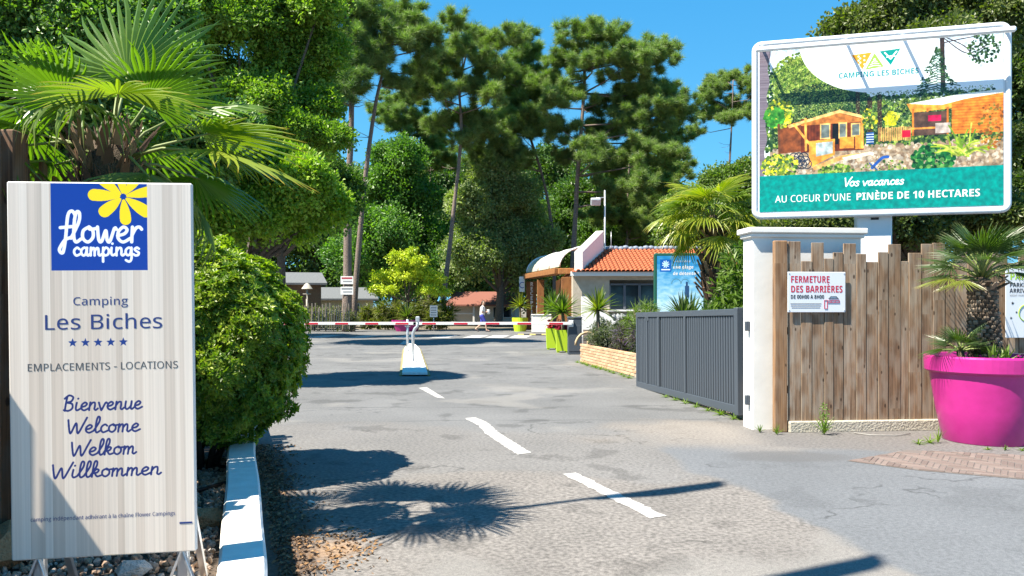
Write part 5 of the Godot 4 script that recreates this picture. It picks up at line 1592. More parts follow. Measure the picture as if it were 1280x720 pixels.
# ------------------------------------------------------------------ gate, pillar, fence, billboard, pink pot
func entrance_side() -> void:
	var white := mottled("pillar render", lin(0.70, 0.685, 0.65), lin(0.78, 0.765, 0.735), 0.9, 0.015, 3.0, 0.12)
	# rendered pillar and the short wall behind the boards
	var pier := thing("gate_pillar", "white rendered pillar wall with a projecting cap beside the grey gate", "pillar", V(2.91, 0, 9.66), 0.1)
	part("shaft", box_mesh(Vector3(1.38, 2.42, 0.3), 0.012, Vector3(0.69, 1.16, -0.16)), white, pier)
	part("cap", box_mesh(Vector3(1.5, 0.07, 0.42), 0.012, Vector3(0.69, 2.41, -0.16)), white, pier)
	part("cap_moulding", box_mesh(Vector3(1.44, 0.05, 0.36), 0.01, Vector3(0.69, 2.35, -0.16)), white, pier)
	part("hinge", box_mesh(Vector3(0.06, 0.12, 0.05), 0.008, Vector3(-0.03, 0.35, -0.1)), mat("anthracite", lin(0.055, 0.068, 0.086), 0.45), pier)
	part("hinge", box_mesh(Vector3(0.06, 0.12, 0.05), 0.008, Vector3(-0.03, 1.25, -0.1)), mat("anthracite", lin(0.055, 0.068, 0.086), 0.45), pier)

	# board fence
	var boards := wood_mats("weathered board", Vector3(0.13, 0.078, 0.046), Vector3(0.34, 0.225, 0.14), Vector3(0.33, 0.275, 0.215), 8)
	var post_m := wood_mats("fresh post", Vector3(0.15, 0.075, 0.035), Vector3(0.31, 0.175, 0.085), Vector3(0.28, 0.18, 0.11), 1)
	var fence := thing("board_fence", "weathered brown vertical board fence with stepped tops on a concrete footing", "fence", V(3.2, 0, 9.5), 0.1)
	part("post", box_mesh(Vector3(0.16, 2.27, 0.07), 0.01, Vector3(-0.022, 1.135, 0.006)), post_m[0], fence)
	var spec := [0.155, 2.25, 0.13, 2.04, 0.155, 2.25, 0.11, 2.05, 0.125, 2.14, 0.16, 2.25, 0.12, 2.13, 0.145, 2.03, 0.13, 2.13, 0.155, 2.24, 0.10, 2.03, 0.165, 2.14, 0.14, 2.24]
	var x := 0.075
	for k in 26:
		var w: float = spec[(k * 2) % spec.size()]
		var h: float = spec[(k * 2 + 1) % spec.size()] + R(-0.012, 0.012)
		var b := part("board", box_mesh(Vector3(w - 0.001 - [0.0, 0.002, 0.006][k % 3], h - 0.13, 0.024), 0.003, Vector3(0, (h + 0.13) * 0.5, 0)), boards[(k * 3 + k / 5) % 8], fence, Vector3(x + w * 0.5, 0, 0.012 + [0.0, 0.007, 0.002, 0.009, 0.004][k % 5]), Basis(Vector3.UP, R(-0.006, 0.006)) * Basis(Vector3.BACK, R(-0.002, 0.002)))
		x += w + 0.002
	for y in [0.5, 1.2, 1.85]:
		part("rail", box_mesh(Vector3(x, 0.09, 0.045), 0.004, Vector3(x * 0.5 + 0.05, y, -0.03)), boards[2], fence)
	part("footing", box_mesh(Vector3(3.7, 0.14, 0.12), 0.012, Vector3(1.92, 0.062, 0.012)), mottled("old concrete", lin(0.30, 0.27, 0.21), lin(0.52, 0.49, 0.41), 0.95, 0.03, 0.9, 0.8), fence)

	# barrier closing sign
	var red := mat("sign red", lin(0.50, 0.012, 0.05), 0.5)
	var black := mat("sign black", lin(0.02, 0.02, 0.025), 0.5)
	var al := mat("sign panel", lin(0.66, 0.70, 0.76), 0.35)
	var s := thing("closing_sign", "white sign about barrier closing hours screwed to the board fence", "sign", V(3.252, 1.425, 9.447), 0.1)
	part("panel", box_mesh(Vector3(0.715, 0.478, 0.008), 0.003, Vector3(0.36, 0.235, 0)), al, s)
	text("lettering", "FERMETURE", 0.079, red, s, Vector3(0.035, 0.345, 0.006), "Droid Sans", 700, Basis.IDENTITY, 0.475)
	text("lettering", "DES BARRIÈRES", 0.079, red, s, Vector3(0.035, 0.23, 0.006), "Droid Sans", 700, Basis.IDENTITY, 0.635)
	text("lettering", "DE 00H00 A 8H00", 0.046, black, s, Vector3(0.035, 0.155, 0.006), "Droid Sans", 700, Basis.IDENTITY, 0.41)
	for k in 3: part("fine_print", box_mesh(Vector3([0.38, 0.37, 0.35][k], 0.009, 0.002)), mat("notice grey", lin(0.25, 0.26, 0.28), 0.7), s, Vector3(0.225, 0.098 - k * 0.024, 0.005))
	var st := ST()
	for q in [[0.455, 0.14, 0.455, 0.04], [0.455, 0.14, 0.49, 0.14], [0.49, 0.14, 0.49, 0.04], [0.455, 0.04, 0.49, 0.04], [0.49, 0.135, 0.64, 0.135], [0.49, 0.11, 0.64, 0.11], [0.64, 0.135, 0.64, 0.11], [0.53, 0.11, 0.545, 0.135], [0.58, 0.11, 0.595, 0.135]]:
		bar(st, Vector3(q[0], q[1], 0.006), Vector3(q[2], q[3], 0.006), 0.007, 0.003)
	part("barrier_pictogram", done(st), red, s)
	st = ST()
	for q in [[0.51, 0.16, 0.535, 0.185], [0.535, 0.185, 0.6, 0.185], [0.6, 0.185, 0.625, 0.16], [0.505, 0.16, 0.63, 0.16]]:
		bar(st, Vector3(q[0], q[1], 0.006), Vector3(q[2], q[3], 0.006), 0.008, 0.003)
	part("car_pictogram", done(st), black, s)
	for q in [[0.02, 0.02], [0.7, 0.02], [0.02, 0.455], [0.7, 0.455]]: part("screw", box_mesh(Vector3(0.012, 0.012, 0.006), 0.002), mat("galvanised", lin(0.5, 0.52, 0.54), 0.4, 0.6), s, Vector3(q[0], q[1], 0.006))
	# parking sign, running out of the frame
	var pk := thing("parking_sign", "white parking sign with green heading on the fence behind the pot palm", "sign", V(5.97, 1.11, 9.68), 0.1)
	part("panel", box_mesh(Vector3(0.62, 0.84, 0.008), 0.003, Vector3(0.31, 0.42, 0)), al, pk)
	text("lettering", "PARKING", 0.085, mat("lime print", lin(0.35, 0.6, 0.02), 0.5), pk, Vector3(0.05, 0.70, 0.006), "Droid Sans", 700)
	text("lettering", "PARKING", 0.05, black, pk, Vector3(0.05, 0.615, 0.006), "Droid Sans", 700)
	text("lettering", "ARRIVÉE", 0.05, black, pk, Vector3(0.05, 0.545, 0.006), "Droid Sans", 700)
	text("lettering", "NIGHT PARKING", 0.025, mat("notice grey", lin(0.25, 0.26, 0.28), 0.7), pk, Vector3(0.05, 0.5, 0.006))
	for q in [[0.09, 0.42, 0.02], [0.14, 0.31, 0.014], [0.07, 0.24, 0.016]]:
		var pg := PackedVector2Array()
		for j in 10: pg.append(Vector2(q[0], q[1]) + Vector2.from_angle(PI / 2 + j * PI / 5) * (q[2] if j % 2 == 0 else q[2] * 0.45))
		part("star", prism(pg, 0.002), black, pk, Vector3(0, 0, 0.0065))
	var ring := []
	var rr := []
	for k in 25:
		ring.append(Vector3(0.27, 0.3, 0.006) + Vector3(cos(k * TAU / 24), sin(k * TAU / 24), 0) * 0.1)
		rr.append(0.006)
	part("ring", tube_mesh(ring, rr, 5), mat("lime print", lin(0.35, 0.6, 0.02), 0.5), pk)

	# sliding gate leaf
	var an := mat("anthracite", lin(0.055, 0.068, 0.086), 0.45)
	var gd := V(2.34, 0, 14.9) - V(2.99, 0, 10.45)
	var gl := gd.length()
	var gate := thing("metal_gate", "anthracite metal gate leaf of close vertical bars standing open beside the drive", "gate", V(2.99, 0.075, 10.45), atan2(-gd.z, gd.x))
	var H := 1.385
	var tilt := Basis(Vector3.BACK, -0.02)
	var add := func(called, size, at, bev): part(called, box_mesh(size, bev, Vector3.ZERO), an, gate, tilt * at, tilt)
	add.call("end_post", Vector3(0.11, H + 0.03, 0.09), Vector3(0.055, H * 0.5, 0), 0.008)
	add.call("end_post", Vector3(0.08, H, 0.06), Vector3(gl - 0.04, H * 0.5, 0), 0.006)
	add.call("top_rail", Vector3(gl - 0.19, 0.09, 0.055), Vector3(gl * 0.5 + 0.015, H - 0.045, 0), 0.006)
	add.call("bottom_rail", Vector3(gl - 0.19, 0.11, 0.055), Vector3(gl * 0.5 + 0.015, 0.055, 0), 0.006)
	for f in [0.44, 0.72, 0.86]: add.call("upright", Vector3(0.07, H - 0.2, 0.06), Vector3(gl * f, H * 0.5 + 0.01, 0), 0.005)
	var bm := box_mesh(Vector3(0.05, H - 0.2, 0.022), 0.004)
	for k in 50:
		var bx := 0.15 + k * (gl - 0.26) / 49.0
		if absf(bx - gl * 0.44) < 0.07 or absf(bx - gl * 0.72) < 0.07 or absf(bx - gl * 0.86) < 0.07: continue
		part("gate_bar", bm, an, gate, tilt * Vector3(bx, H * 0.5 + 0.01, 0), tilt)
	add.call("drop_bolt", Vector3(0.03, 0.5, 0.03), Vector3(gl * 0.72, 0.18, 0.055), 0.004)
	add.call("lock_box", Vector3(0.16, 0.14, 0.1), Vector3(gl * 0.86, H - 0.09, 0.02), 0.008)
	add.call("handle", Vector3(0.12, 0.03, 0.04), Vector3(gl - 0.06, H * 0.6, 0.06), 0.006)
	var wh := smooth_st()
	lathe(wh, [[0.02, -0.02], [0.055, -0.02], [0.055, 0.02], [0.02, 0.02]], 14)
	part("roller", done(wh), black, gate, Vector3(gl * 0.72, -0.015, 0.06), Basis(Vector3.RIGHT, PI / 2))

	billboard()
	pink_pot()

	# weeds at the foot of fence, pillar and gate
	weed(V(3.62, 0.01, 9.28), 0.34, 0.04, 10, "tall thin weed growing at the footing under the closing sign")
	weed(V(3.08, 0.0, 9.3), 0.16, 0.06, 18, "small grassy weed at the base of the fence post")
	weed(V(2.93, 0.0, 9.45), 0.12, 0.05, 14, "tiny grassy weed at the foot of the white pillar")
	weed(V(4.55, 0.0, 8.72), 0.18, 0.05, 16, "grassy weed on the gritty pavement before the footing", true)
	weed(V(4.4, 0.0, 8.66), 0.14, 0.05, 14, "spreading weed flat on the gritty pavement", true)
	weed(V(4.66, 0.0, 8.75), 0.2, 0.03, 8, "upright weed on the gritty pavement before the footing")
	for k in 7: weed(V(2.93 - k * 0.07, 0.0, 10.55 + k * 0.42), R(0.12, 0.24), 0.06, 18, "bright green weed growing under the anthracite gate", true)
	for k in 4: weed(V(4.95 + k * 0.16, 0.0, 8.32 - 0.03 * k), R(0.07, 0.13), 0.03, 9, "reddish grass sprig at the foot of the pink pot", k % 2 == 0)
	# stray wire on the pavement
	var w := part("wire", tube_mesh([V(4.0, 0.012, 9.36), V(4.12, 0.012, 9.2), V(4.4, 0.01, 9.18), V(4.62, 0.015, 9.28)], [0.006, 0.006, 0.006, 0.006], 5), mat("grey wire", lin(0.3, 0.29, 0.27), 0.7), self)
	tag(w, "thin grey wire lying along the fence footing", "wire")

func billboard() -> void:
	var white := mat("billboard white", lin(0.68, 0.72, 0.76), 0.35)
	var L := V(3.40, 0, 11.2)
	var Rt := V(6.43, 0, 10.38)
	var ax := Rt - L
	var w := ax.length()
	var h := 2.40
	var t := thing("billboard", "large billboard with a campsite picture, teal band and rounded white frame", "billboard", L + Vector3(0, 2.74, 0), atan2(-ax.z, ax.x))
	var pic := mat("poster print", Color.WHITE, 0.22)
	pic.albedo_texture = billboard_print()
	var st := SurfaceTool.new()
	st.begin(Mesh.PRIMITIVE_TRIANGLES)
	for q in [[0, 0], [0, 1], [1, 1], [0, 0], [1, 1], [1, 0]]:
		st.set_normal(Vector3.BACK)
		st.set_uv(Vector2(q[0], 1.0 - q[1]))
		st.add_vertex(Vector3(0.06 + q[0] * (w - 0.12), 0.06 + q[1] * (h - 0.12), 0.045))
	part("poster", st.commit(), pic, t)
	part("backing", box_mesh(Vector3(w - 0.06, h - 0.06, 0.08), 0.01, Vector3(w * 0.5, h * 0.5, 0)), white, t)
	var fr := smooth_st()
	var c := 0.09
	var pts := []
	for q in [[w - c, c, -90], [w - c, h - c, 0], [c, h - c, 90], [c, c, 180]]:
		for k in 7:
			var a := deg_to_rad(q[2] + k * 15.0)
			pts.append(Vector3(q[0] + cos(a) * c, q[1] + sin(a) * c, 0.02))
	pts.append(pts[0])
	var rr := []
	for p in pts: rr.append(0.042)
	tube(fr, pts, rr, 8, false)
	part("frame", done(fr), white, t)
	# lamp rail in front of the upper edge, on four arms
	part("lamp_rail", box_mesh(Vector3(w, 0.07, 0.065), 0.02, Vector3(w * 0.5, h - 0.16, 0.33)), white, t)
	for f in [0.03, 0.375, 0.60, 0.985]:
		var a := ST()
		bar(a, Vector3(w * f, h - 0.16, 0.31), Vector3(w * f, h - 0.03, 0.0), 0.035, 0.03, 0.004)
		part("rail_arm", done(a), white, t)
	part("mast", box_mesh(Vector3(0.44, 3.0, 0.3), 0.02, Vector3(1.56, -1.44, -0.22)), white, t)
	part("mast_slot", box_mesh(Vector3(0.1, 0.03, 0.01), 0.0, Vector3(1.56, -0.06, -0.066)), mat("sign black", lin(0.02, 0.02, 0.025), 0.5), t)
	var teal := mat("teal print", lin(0.0, 0.26, 0.28), 0.4)
	var ww := mat("white print", lin(0.8, 0.81, 0.8), 0.4)
	var sl := Basis(Vector3.BACK, 0.0)
	text("lettering", "CAMPING LES BICHES", 0.072, teal, t, Vector3(w * 0.345, h * 0.768, 0.047), "Droid Sans", 700, sl, w * 0.315)
	text("lettering", "AU COEUR D'UNE", 0.095, ww, t, Vector3(w * 0.085, h * 0.077, 0.047), "Droid Sans", 400, sl, w * 0.31)
	text("lettering", "PINÈDE DE 10 HECTARES", 0.095, ww, t, Vector3(w * 0.415, h * 0.077, 0.047), "Droid Sans", 700, sl, w * 0.475)

func pink_pot() -> void:
	var at := V(5.27, 0, 8.9)
	var pot := thing("plant_pot", "large glossy magenta round pot with a thick rim on the pavement", "pot", at)
	var pm := mottled("magenta plastic", lin(0.40, 0.016, 0.185), lin(0.5, 0.022, 0.24), 0.34, 0.02, 1.6)
	pm.clearcoat_enabled = true
	pm.clearcoat = 0.25
	pm.clearcoat_roughness = 0.3
	var st := smooth_st()
	lathe(st, [[0.0, 0.0], [0.425, 0.0], [0.432, 0.01], [0.50, 0.35], [0.565, 0.77]], 56)
	part("body", done(st), pm, pot)
	st = ST()
	lathe(st, [[0.565, 0.76], [0.598, 0.77], [0.612, 0.785], [0.620, 0.93], [0.614, 0.947], [0.600, 0.952], [0.580, 0.948], [0.572, 0.9]], 56)
	part("rim", done(st), pm, pot)
	st = ST()
	lathe(st, [[0.575, 0.86], [0.4, 0.885], [0.0, 0.9]], 32)
	part("soil", done(st), mottled("potting soil", lin(0.03, 0.022, 0.017), lin(0.07, 0.05, 0.04), 0.95, 0.05, 0.5, 2.0), pot)
	# dwarf fan palm
	var palm := thing("fan_palm", "small dwarf fan palm with shaggy trunk planted in the magenta pot", "palm", at + Vector3(-0.02, 0.88, 0))
	var fib := mottled("palm fibre", lin(0.05, 0.034, 0.022), lin(0.20, 0.15, 0.105), 0.95, 0.06, 0.4, 2.5)
	st = smooth_st()
	tube(st, [Vector3(0.02, -0.05, 0), Vector3(0.02, 0.15, 0), Vector3(0.0, 0.5, 0), Vector3(-0.02, 0.82, 0), Vector3(-0.03, 0.94, 0)], [0.165, 0.155, 0.14, 0.13, 0.07], 14)
	part("trunk", done(st), fib, palm)
	st = ST()
	for q in [[-0.03, 0.0, 0.03, 0.0], [0.0, 0.05, 0.0, 0.0]]: pass
	box(st, Vector3(0, 0.02, 0.012), Vector3(0.055, 0.05, 0.035), 0.01, Basis(Vector3.RIGHT, 0.5))
	var stub := done(st)
	var stubs := [mat("leaf base a", lin(0.13, 0.10, 0.075), 0.95), mat("leaf base b", lin(0.24, 0.19, 0.145), 0.95), mat("leaf base c", lin(0.07, 0.05, 0.035), 0.95)]
	for r in 19:
		for k in 13:
			var a := TAU * (k + 0.5 * (r % 2)) / 13.0
			var y := 0.0 + r * 0.046
			var rad := lerpf(0.15, 0.118, y / 0.78)
			part("leaf_base", stub, stubs[rng.randi() % 3], palm, Vector3(cos(a) * rad + lerpf(0.02, -0.02, y / 0.78), y, sin(a) * rad), Basis(Vector3.UP, PI / 2 - a + R(-0.15, 0.15)) * Basis.from_scale(Vector3.ONE * R(0.8, 1.15)))
	for k in 16:
		var a := TAU * k / 16.0 + R(-0.1, 0.1)
		part("dry_leaf_base", box_mesh(Vector3(0.05, 0.15, 0.015), 0.004, Vector3(0, 0.06, 0)), stubs[k % 3], palm, Vector3(cos(a) * 0.13, 0.83 + R(-0.04, 0.04), sin(a) * 0.13), Basis(Vector3.UP, PI / 2 - a) * Basis(Vector3.RIGHT, R(0.6, 1.3)))
	var blades := []
	for k in 3: blades.append(fan_blade(22, 0.39, 1.55, 0.3, 0.06, 0.05, 0.16, 60 + k, Color(0.055, 0.10, 0.03), Color(0.11, 0.175, 0.065), Color(0.2, 0.2, 0.07)))
	var lm := leafy("dwarf palm leaf", 0.35)
	var sm := mat("palm stalk", lin(0.16, 0.2, 0.05), 0.6)
	for k in 30:
		var el := lerpf(20.0, 86.0, pow(k / 29.0, 0.8)) + R(-6, 6)
		frond(palm, Vector3(-0.03, 0.9, 0), k * 137.5 + R(-15, 15), el, R(0.34, 0.44), blades[k % 3], R(0.85, 1.1), R(8, 26), lm, sm, R(-25, 25))
	# yellowing lower fan reaching out
	var yb := fan_blade(22, 0.42, 1.5, 0.3, 0.1, 0.1, 0.2, 71, Color(0.16, 0.2, 0.03), Color(0.28, 0.30, 0.06), Color(0.4, 0.33, 0.1))
	frond(palm, Vector3(-0.03, 0.88, 0), 190, 14, 0.4, yb, 1.0, 10, lm, sm)
	frond(palm, Vector3(-0.03, 0.88, 0), 215, 10, 0.4, yb, 0.9, 12, lm, sm)
	# sucker palm in the same pot
	var sk := thing("palm_shoot", "young fan palm shoot leaning out of the magenta pot", "palm", at + Vector3(-0.33, 0.87, 0.12))
	part("stem", tube_mesh([Vector3(0, -0.05, 0), Vector3(-0.02, 0.14, 0)], [0.045, 0.04], 8), fib, sk)
	for k in 11:
		var el := lerpf(15.0, 80.0, k / 10.0)
		frond(sk, Vector3(-0.02, 0.12, 0), 180 + (k * 137.5) + R(-15, 15), el, R(0.12, 0.22), blades[k % 3], R(0.6, 0.8), R(5, 20), lm, sm, R(-25, 25))
	# low leaves and violet flowers at the rim
	for k in 3:
		var b := thing("pot_lily", "short strappy green plant sprouting at the pot rim", "plant", at + [Vector3(0.02, 0.87, 0.33), Vector3(0.36, 0.87, 0.3), Vector3(-0.16, 0.87, 0.4)][k], 0, "strappy plants in the pot")
		part("leaves", sword_rosette(9, 0.24, 0.05, 0.1, 80 + k, Color(0.14, 0.24, 0.04), Color(0.26, 0.36, 0.08), 0.8, 1.5), leafy("pot lily leaf"), b)
	for q in [[-0.34, 0.36], [-0.12, 0.45], [0.16, 0.43], [0.44, 0.3], [0.3, 0.4]]:
		var fl := thing("petunia", "small magenta flower clump inside the pot rim", "flower", at + Vector3(q[0], 0.87, q[1]), 0, "flower clumps in the pot")
		var places := []
		var cols := []
		for j in 26:
			places.append(Transform3D(any_turn(), Vector3(R(-0.09, 0.09), R(0.0, 0.085), R(-0.07, 0.07))))
			cols.append([Color(0.42, 0.01, 0.24), Color(0.20, 0.02, 0.26), Color(0.06, 0.12, 0.03)][j % 3])
		scatter("blossom", leaf_clump(6, 0.012, 0.03, 0.026, 9), leafy("petal"), places, cols, fl).set_meta("kind", "stuff")

# ------------------------------------------------------------------ welcome panel, planting bed, board fence, palm, bush, flagpoles
func welcome_side() -> void:
	var L := V(-2.235, 0.358, 3.587)
	var Rt := V(-1.454, 0.358, 3.704)
	var ax := Rt - L
	var w := ax.length()
	var h := 1.697
	var t := thing("welcome_panel", "tall pale wood-print welcome panel with blue emblem and greetings in four languages", "sign", V(L.x, 0.07, -L.z), atan2(-ax.z, ax.x))
	t.rotation.z = 0.012
	var y0 := 0.288
	var pm := mat("welcome print", Color.WHITE, 0.28)
	pm.albedo_texture = welcome_print()
	var st := SurfaceTool.new()
	st.begin(Mesh.PRIMITIVE_TRIANGLES)
	for q in [[0, 0], [0, 1], [1, 1], [0, 0], [1, 1], [1, 0]]:
		st.set_normal(Vector3.BACK)
		st.set_uv(Vector2(q[0], 1.0 - q[1]))
		st.add_vertex(Vector3(0.006 + q[0] * (w - 0.012), y0 + 0.006 + q[1] * (h - 0.012), 0.0155))
	part("print", st.commit(), pm, t)
	part("panel", box_mesh(Vector3(w, h, 0.028), 0.006, Vector3(w * 0.5, y0 + h * 0.5, 0)), mat("panel edge", lin(0.62, 0.61, 0.59), 0.5), t)
	var ink := mat("navy ink", lin(0.012, 0.035, 0.17), 0.5)
	var dark := mat("grey ink", lin(0.07, 0.075, 0.085), 0.5)
	var s := w / 231.0
	var at := func(px, py): return Vector3(px * s, y0 + h - py * s * 1.0, 0.0163)
	text("lettering", "Camping", 0.0365, ink, t, at.call(79, 163), "Droid Sans", 400, Basis.IDENTITY, 68 * s)
	text("lettering", "Les Biches", 0.066, ink, t, at.call(42, 195), "Droid Sans", 400, Basis.IDENTITY, 146 * s)
	text("lettering", "EMPLACEMENTS - LOCATIONS", 0.0333, dark, t, at.call(22, 249), "Droid Sans", 400, Basis.IDENTITY, 187 * s)
	text("lettering", "camping indépendant adhérant à la chaîne Flower Campings", 0.018, ink, t, at.call(24, 446), "Droid Sans", 400, Basis.IDENTITY, 180 * s)
	part("imprint", box_mesh(Vector3(0.055, 0.008, 0.001), 0.0), ink, t, at.call(218, 457))
	var alu := mat("aluminium", lin(0.55, 0.57, 0.6), 0.35, 0.8)
	for x in [0.1, w - 0.07]:
		part("upright", box_mesh(Vector3(0.05, 0.9, 0.04), 0.004, Vector3(0, 0.4, 0)), alu, t, Vector3(x, 0, -0.036))
		for q in [-1.0, 1.0]:
			var a := ST()
			bar(a, Vector3(0, 0.3, 0), Vector3(q * 0.13, -0.06, 0.03), 0.022, 0.012, 0.002)
			part("foot", done(a), alu, t, Vector3(x, 0, -0.01))
		for q in [0.1]:
			var a := ST()
			bar(a, Vector3(0, 0.7, -0.02), Vector3(0, -0.05, -0.45), 0.03, 0.03, 0.002)
			part("brace", done(a), alu, t, Vector3(x, 0, -0.036))

	# bed: pebbles, bark, rocks, hose
	var peb := []
	var pc := []
	for k in 5200:
		var d := R(3.0, 7.4)
		var kx := lerpf(-1.05, -2.42, clampf((d - 3.0) / 4.3, 0, 1)) - 0.16
		var x := kx - pow(rng.randf(), 1.3) * 1.7
		if x < -0.66 * d - 0.3: continue
		var sc := R(0.012, 0.03)
		peb.append(Transform3D(any_turn() * Basis.from_scale(Vector3.ONE * sc), V(x, 0.072 + sc * 0.35, d)))
		pc.append([Color(0.42, 0.34, 0.28), Color(0.5, 0.44, 0.39), Color(0.3, 0.2, 0.13), Color(0.36, 0.25, 0.18), Color(0.22, 0.17, 0.14), Color(0.45, 0.3, 0.2)][rng.randi() % 6])
	var gm := mat("pebble", Color.WHITE, 0.9)
	gm.vertex_color_use_as_albedo = true
	var gr := scatter("gravel", stone_mesh(3), gm, peb, pc, self)
	tag(gr, "pale and brown gravel covering the bed behind the white kerb", "gravel", "", "stuff")
	var lf := []
	var lc := []
	for k in 2600:
		var d := R(3.6, 8.6)
		var kx := lerpf(-1.09, -2.42, clampf((d - 3.55) / 3.7, 0, 1.3)) + 0.12
		var x := kx + absf(rng.randfn(0, 0.13)) + (R(0, 0.4) if k % 9 == 0 else 0.0)
		lf.append(Transform3D(Basis(Vector3.UP, R(0, TAU)) * Basis(Vector3.RIGHT, R(-0.5, 0.5)) * Basis.from_scale(Vector3.ONE * R(0.5, 1.3)), V(x, 0.008 + R(0, 0.012), d)))
		lc.append(Color(0.09, 0.055, 0.035).lerp(Color(0.30, 0.18, 0.10), pow(rng.randf(), 1.6)))
	for k in 240:
		var a := R(0, TAU)
		var q := sqrt(rng.randf())
		lf.append(Transform3D(Basis(Vector3.UP, R(0, TAU)) * Basis(Vector3.RIGHT, R(-0.4, 0.4)), V(-1.0 + cos(a) * q * 0.3 - 0.1, 0.01, 4.95 + sin(a) * q * 0.45)))
		lc.append(Color(0.15, 0.08, 0.035).lerp(Color(0.33, 0.19, 0.09), rng.randf()))
	var dl := scatter("fallen_leaves", leaf_clump(1, 0.004, 0.05, 0.024, 12), leafy("dry leaf", 0.9, Color(0.1, 0.08, 0.05)), lf, lc, self)
	tag(dl, "dry brown leaves and bark scattered along the foot of the kerb", "leaf litter", "", "stuff")
	var tan := mottled("tan rock", lin(0.28, 0.15, 0.07), lin(0.46, 0.30, 0.17), 0.95, 0.03, 0.5, 1.5)
	var pale := mottled("pale rock", lin(0.42, 0.40, 0.37), lin(0.6, 0.58, 0.55), 0.95, 0.03, 0.5, 1.0)
	for q in [["tan angular rock on the gravel beside the welcome panel", -1.98, 5.15, 0.19, 0], ["pale stone lying under the welcome panel", -2.0, 4.25, 0.11, 1], ["brown boulder between welcome panel and board fence", -2.78, 4.42, 0.26, 0], ["dark boulder beside the palm trunk", -2.72, 5.05, 0.2, 2], ["small white stone on the bark beside the kerb", -1.52, 6.05, 0.035, 1], ["small tan rock behind the welcome panel", -2.3, 4.7, 0.12, 0]]:
		var rk := part("rock", stone_mesh(20 + int(q[3] * 100), 0.6), [tan, pale, mottled("dark rock", lin(0.05, 0.04, 0.035), lin(0.14, 0.11, 0.09), 0.95, 0.03, 0.5)][q[4]], self, V(q[1], (0.06 if q[1] < -1.6 else 0.0) + q[3] * 0.35, q[2]), Basis(Vector3.UP, R(0, TAU)) * Basis.from_scale(Vector3.ONE * q[3]))
		tag(rk, q[0], "rock", "rocks in the bed")
	var hose := part("hose", tube_mesh([V(-2.75, 0.1, 5.6), V(-2.4, 0.1, 6.0), V(-2.25, 0.1, 6.35), V(-2.32, 0.1, 6.8), V(-2.7, 0.1, 7.1)], [0.016, 0.016, 0.016, 0.016, 0.016], 7), mat("black rubber", lin(0.012, 0.012, 0.014), 0.5), self)
	tag(hose, "black watering hose curving over the gravel to the bush", "hose")

	# board fence behind the bed
	var bm := wood_mats("brown board", Vector3(0.10, 0.045, 0.02), Vector3(0.25, 0.125, 0.06), Vector3(0.2, 0.14, 0.1), 5)
	var fn := thing("stepped_fence", "brown vertical board fence with stepped tops behind the palm and welcome panel", "fence", V(-3.05, 0, 3.0))
	var a0 := Vector3(0.0, 0, 0.0)
	var legs := [[Vector3(0.34, 0, 0.55), Vector3(0.14, 0, -1.6)], [Vector3(0.14, 0, -1.6), Vector3(-1.0, 0, -5.6)]]
	for li in 2:
		var A: Vector3 = legs[li][0]
		var B: Vector3 = legs[li][1]
		var n := int(A.distance_to(B) / 0.128)
		var ang := atan2(-(B - A).z, (B - A).x)
		for k in n:
			var p := A.lerp(B, (k + 0.5) / n)
			var d := 3.0 - p.z
			var hh: float = [2.06, 1.88, 2.0, 1.82][k % 4] if d < 3.9 else ([2.46, 2.3, 2.4, 2.26, 2.34][k % 5])
			hh += R(-0.012, 0.012)
			part("board", box_mesh(Vector3(0.122, hh, 0.024), 0.003, Vector3(0, hh * 0.5, 0)), bm[(k * 2 + k / 3) % 5], fn, p + Vector3([0.0, 0.02, 0.008][k % 3], 0, 0), Basis(Vector3.UP, ang + R(-0.02, 0.02)))
		for y in [0.5, 1.6]:
			var st2 := ST()
			bar(st2, A + Vector3(-0.05, y, 0), B + Vector3(-0.05, y, 0), 0.09, 0.045)
			part("rail", done(st2), bm[0], fn)
	part("post", box_mesh(Vector3(0.12, 2.5, 0.14), 0.008, Vector3(0.0, 1.25, 0)), bm[1], fn, Vector3(0.17, 0, -1.6))

	# windmill palm
	var base := V(-2.55, 0.05, 5.05)
	var palm := thing("windmill_palm", "windmill palm with large drooping fans rising behind the welcome panel", "palm", base)
	var fib := mottled("palm fibre", lin(0.05, 0.034, 0.022), lin(0.20, 0.15, 0.105), 0.95, 0.06, 0.4, 2.5)
	st = smooth_st()
	tube(st, [Vector3(0, -0.05, 0), Vector3(0, 0.9, 0), Vector3(0.01, 1.8, 0), Vector3(0.02, 2.3, 0), Vector3(0.03, 2.6, 0)], [0.15, 0.16, 0.175, 0.17, 0.06], 14)
	part("trunk", done(st), fib, palm)
	var stubs := [mat("dry sheath a", lin(0.16, 0.09, 0.05), 0.95), mat("dry sheath b", lin(0.09, 0.05, 0.03), 0.95), mat("dry sheath c", lin(0.24, 0.16, 0.09), 0.95)]
	var stub := prism(P2([-0.03, 0.0, 0.03, 0.0, 0.022, 0.1, 0.014, 0.19, 0.006, 0.13, -0.004, 0.22, -0.012, 0.12, -0.022, 0.17]), 0.007)
	for r in 17:
		for k in 15:
			var a := TAU * (k + 0.5 * (r % 2)) / 15.0 + R(-0.15, 0.15)
			part("leaf_sheath", stub, stubs[rng.randi() % 3], palm, Vector3(cos(a) * 0.16, 1.15 + r * 0.08 + R(-0.04, 0.04), sin(a) * 0.16), Basis(Vector3.UP, PI / 2 - a + R(-0.3, 0.3)) * Basis(Vector3.RIGHT, R(0.05, 0.6)) * Basis(Vector3.BACK, R(-0.35, 0.35)) * Basis.from_scale(Vector3.ONE * R(0.6, 1.2)))
	var ci := Color(0.11, 0.20, 0.03)
	var co := Color(0.16, 0.27, 0.05)
	var ct := Color(0.2, 0.19, 0.05)
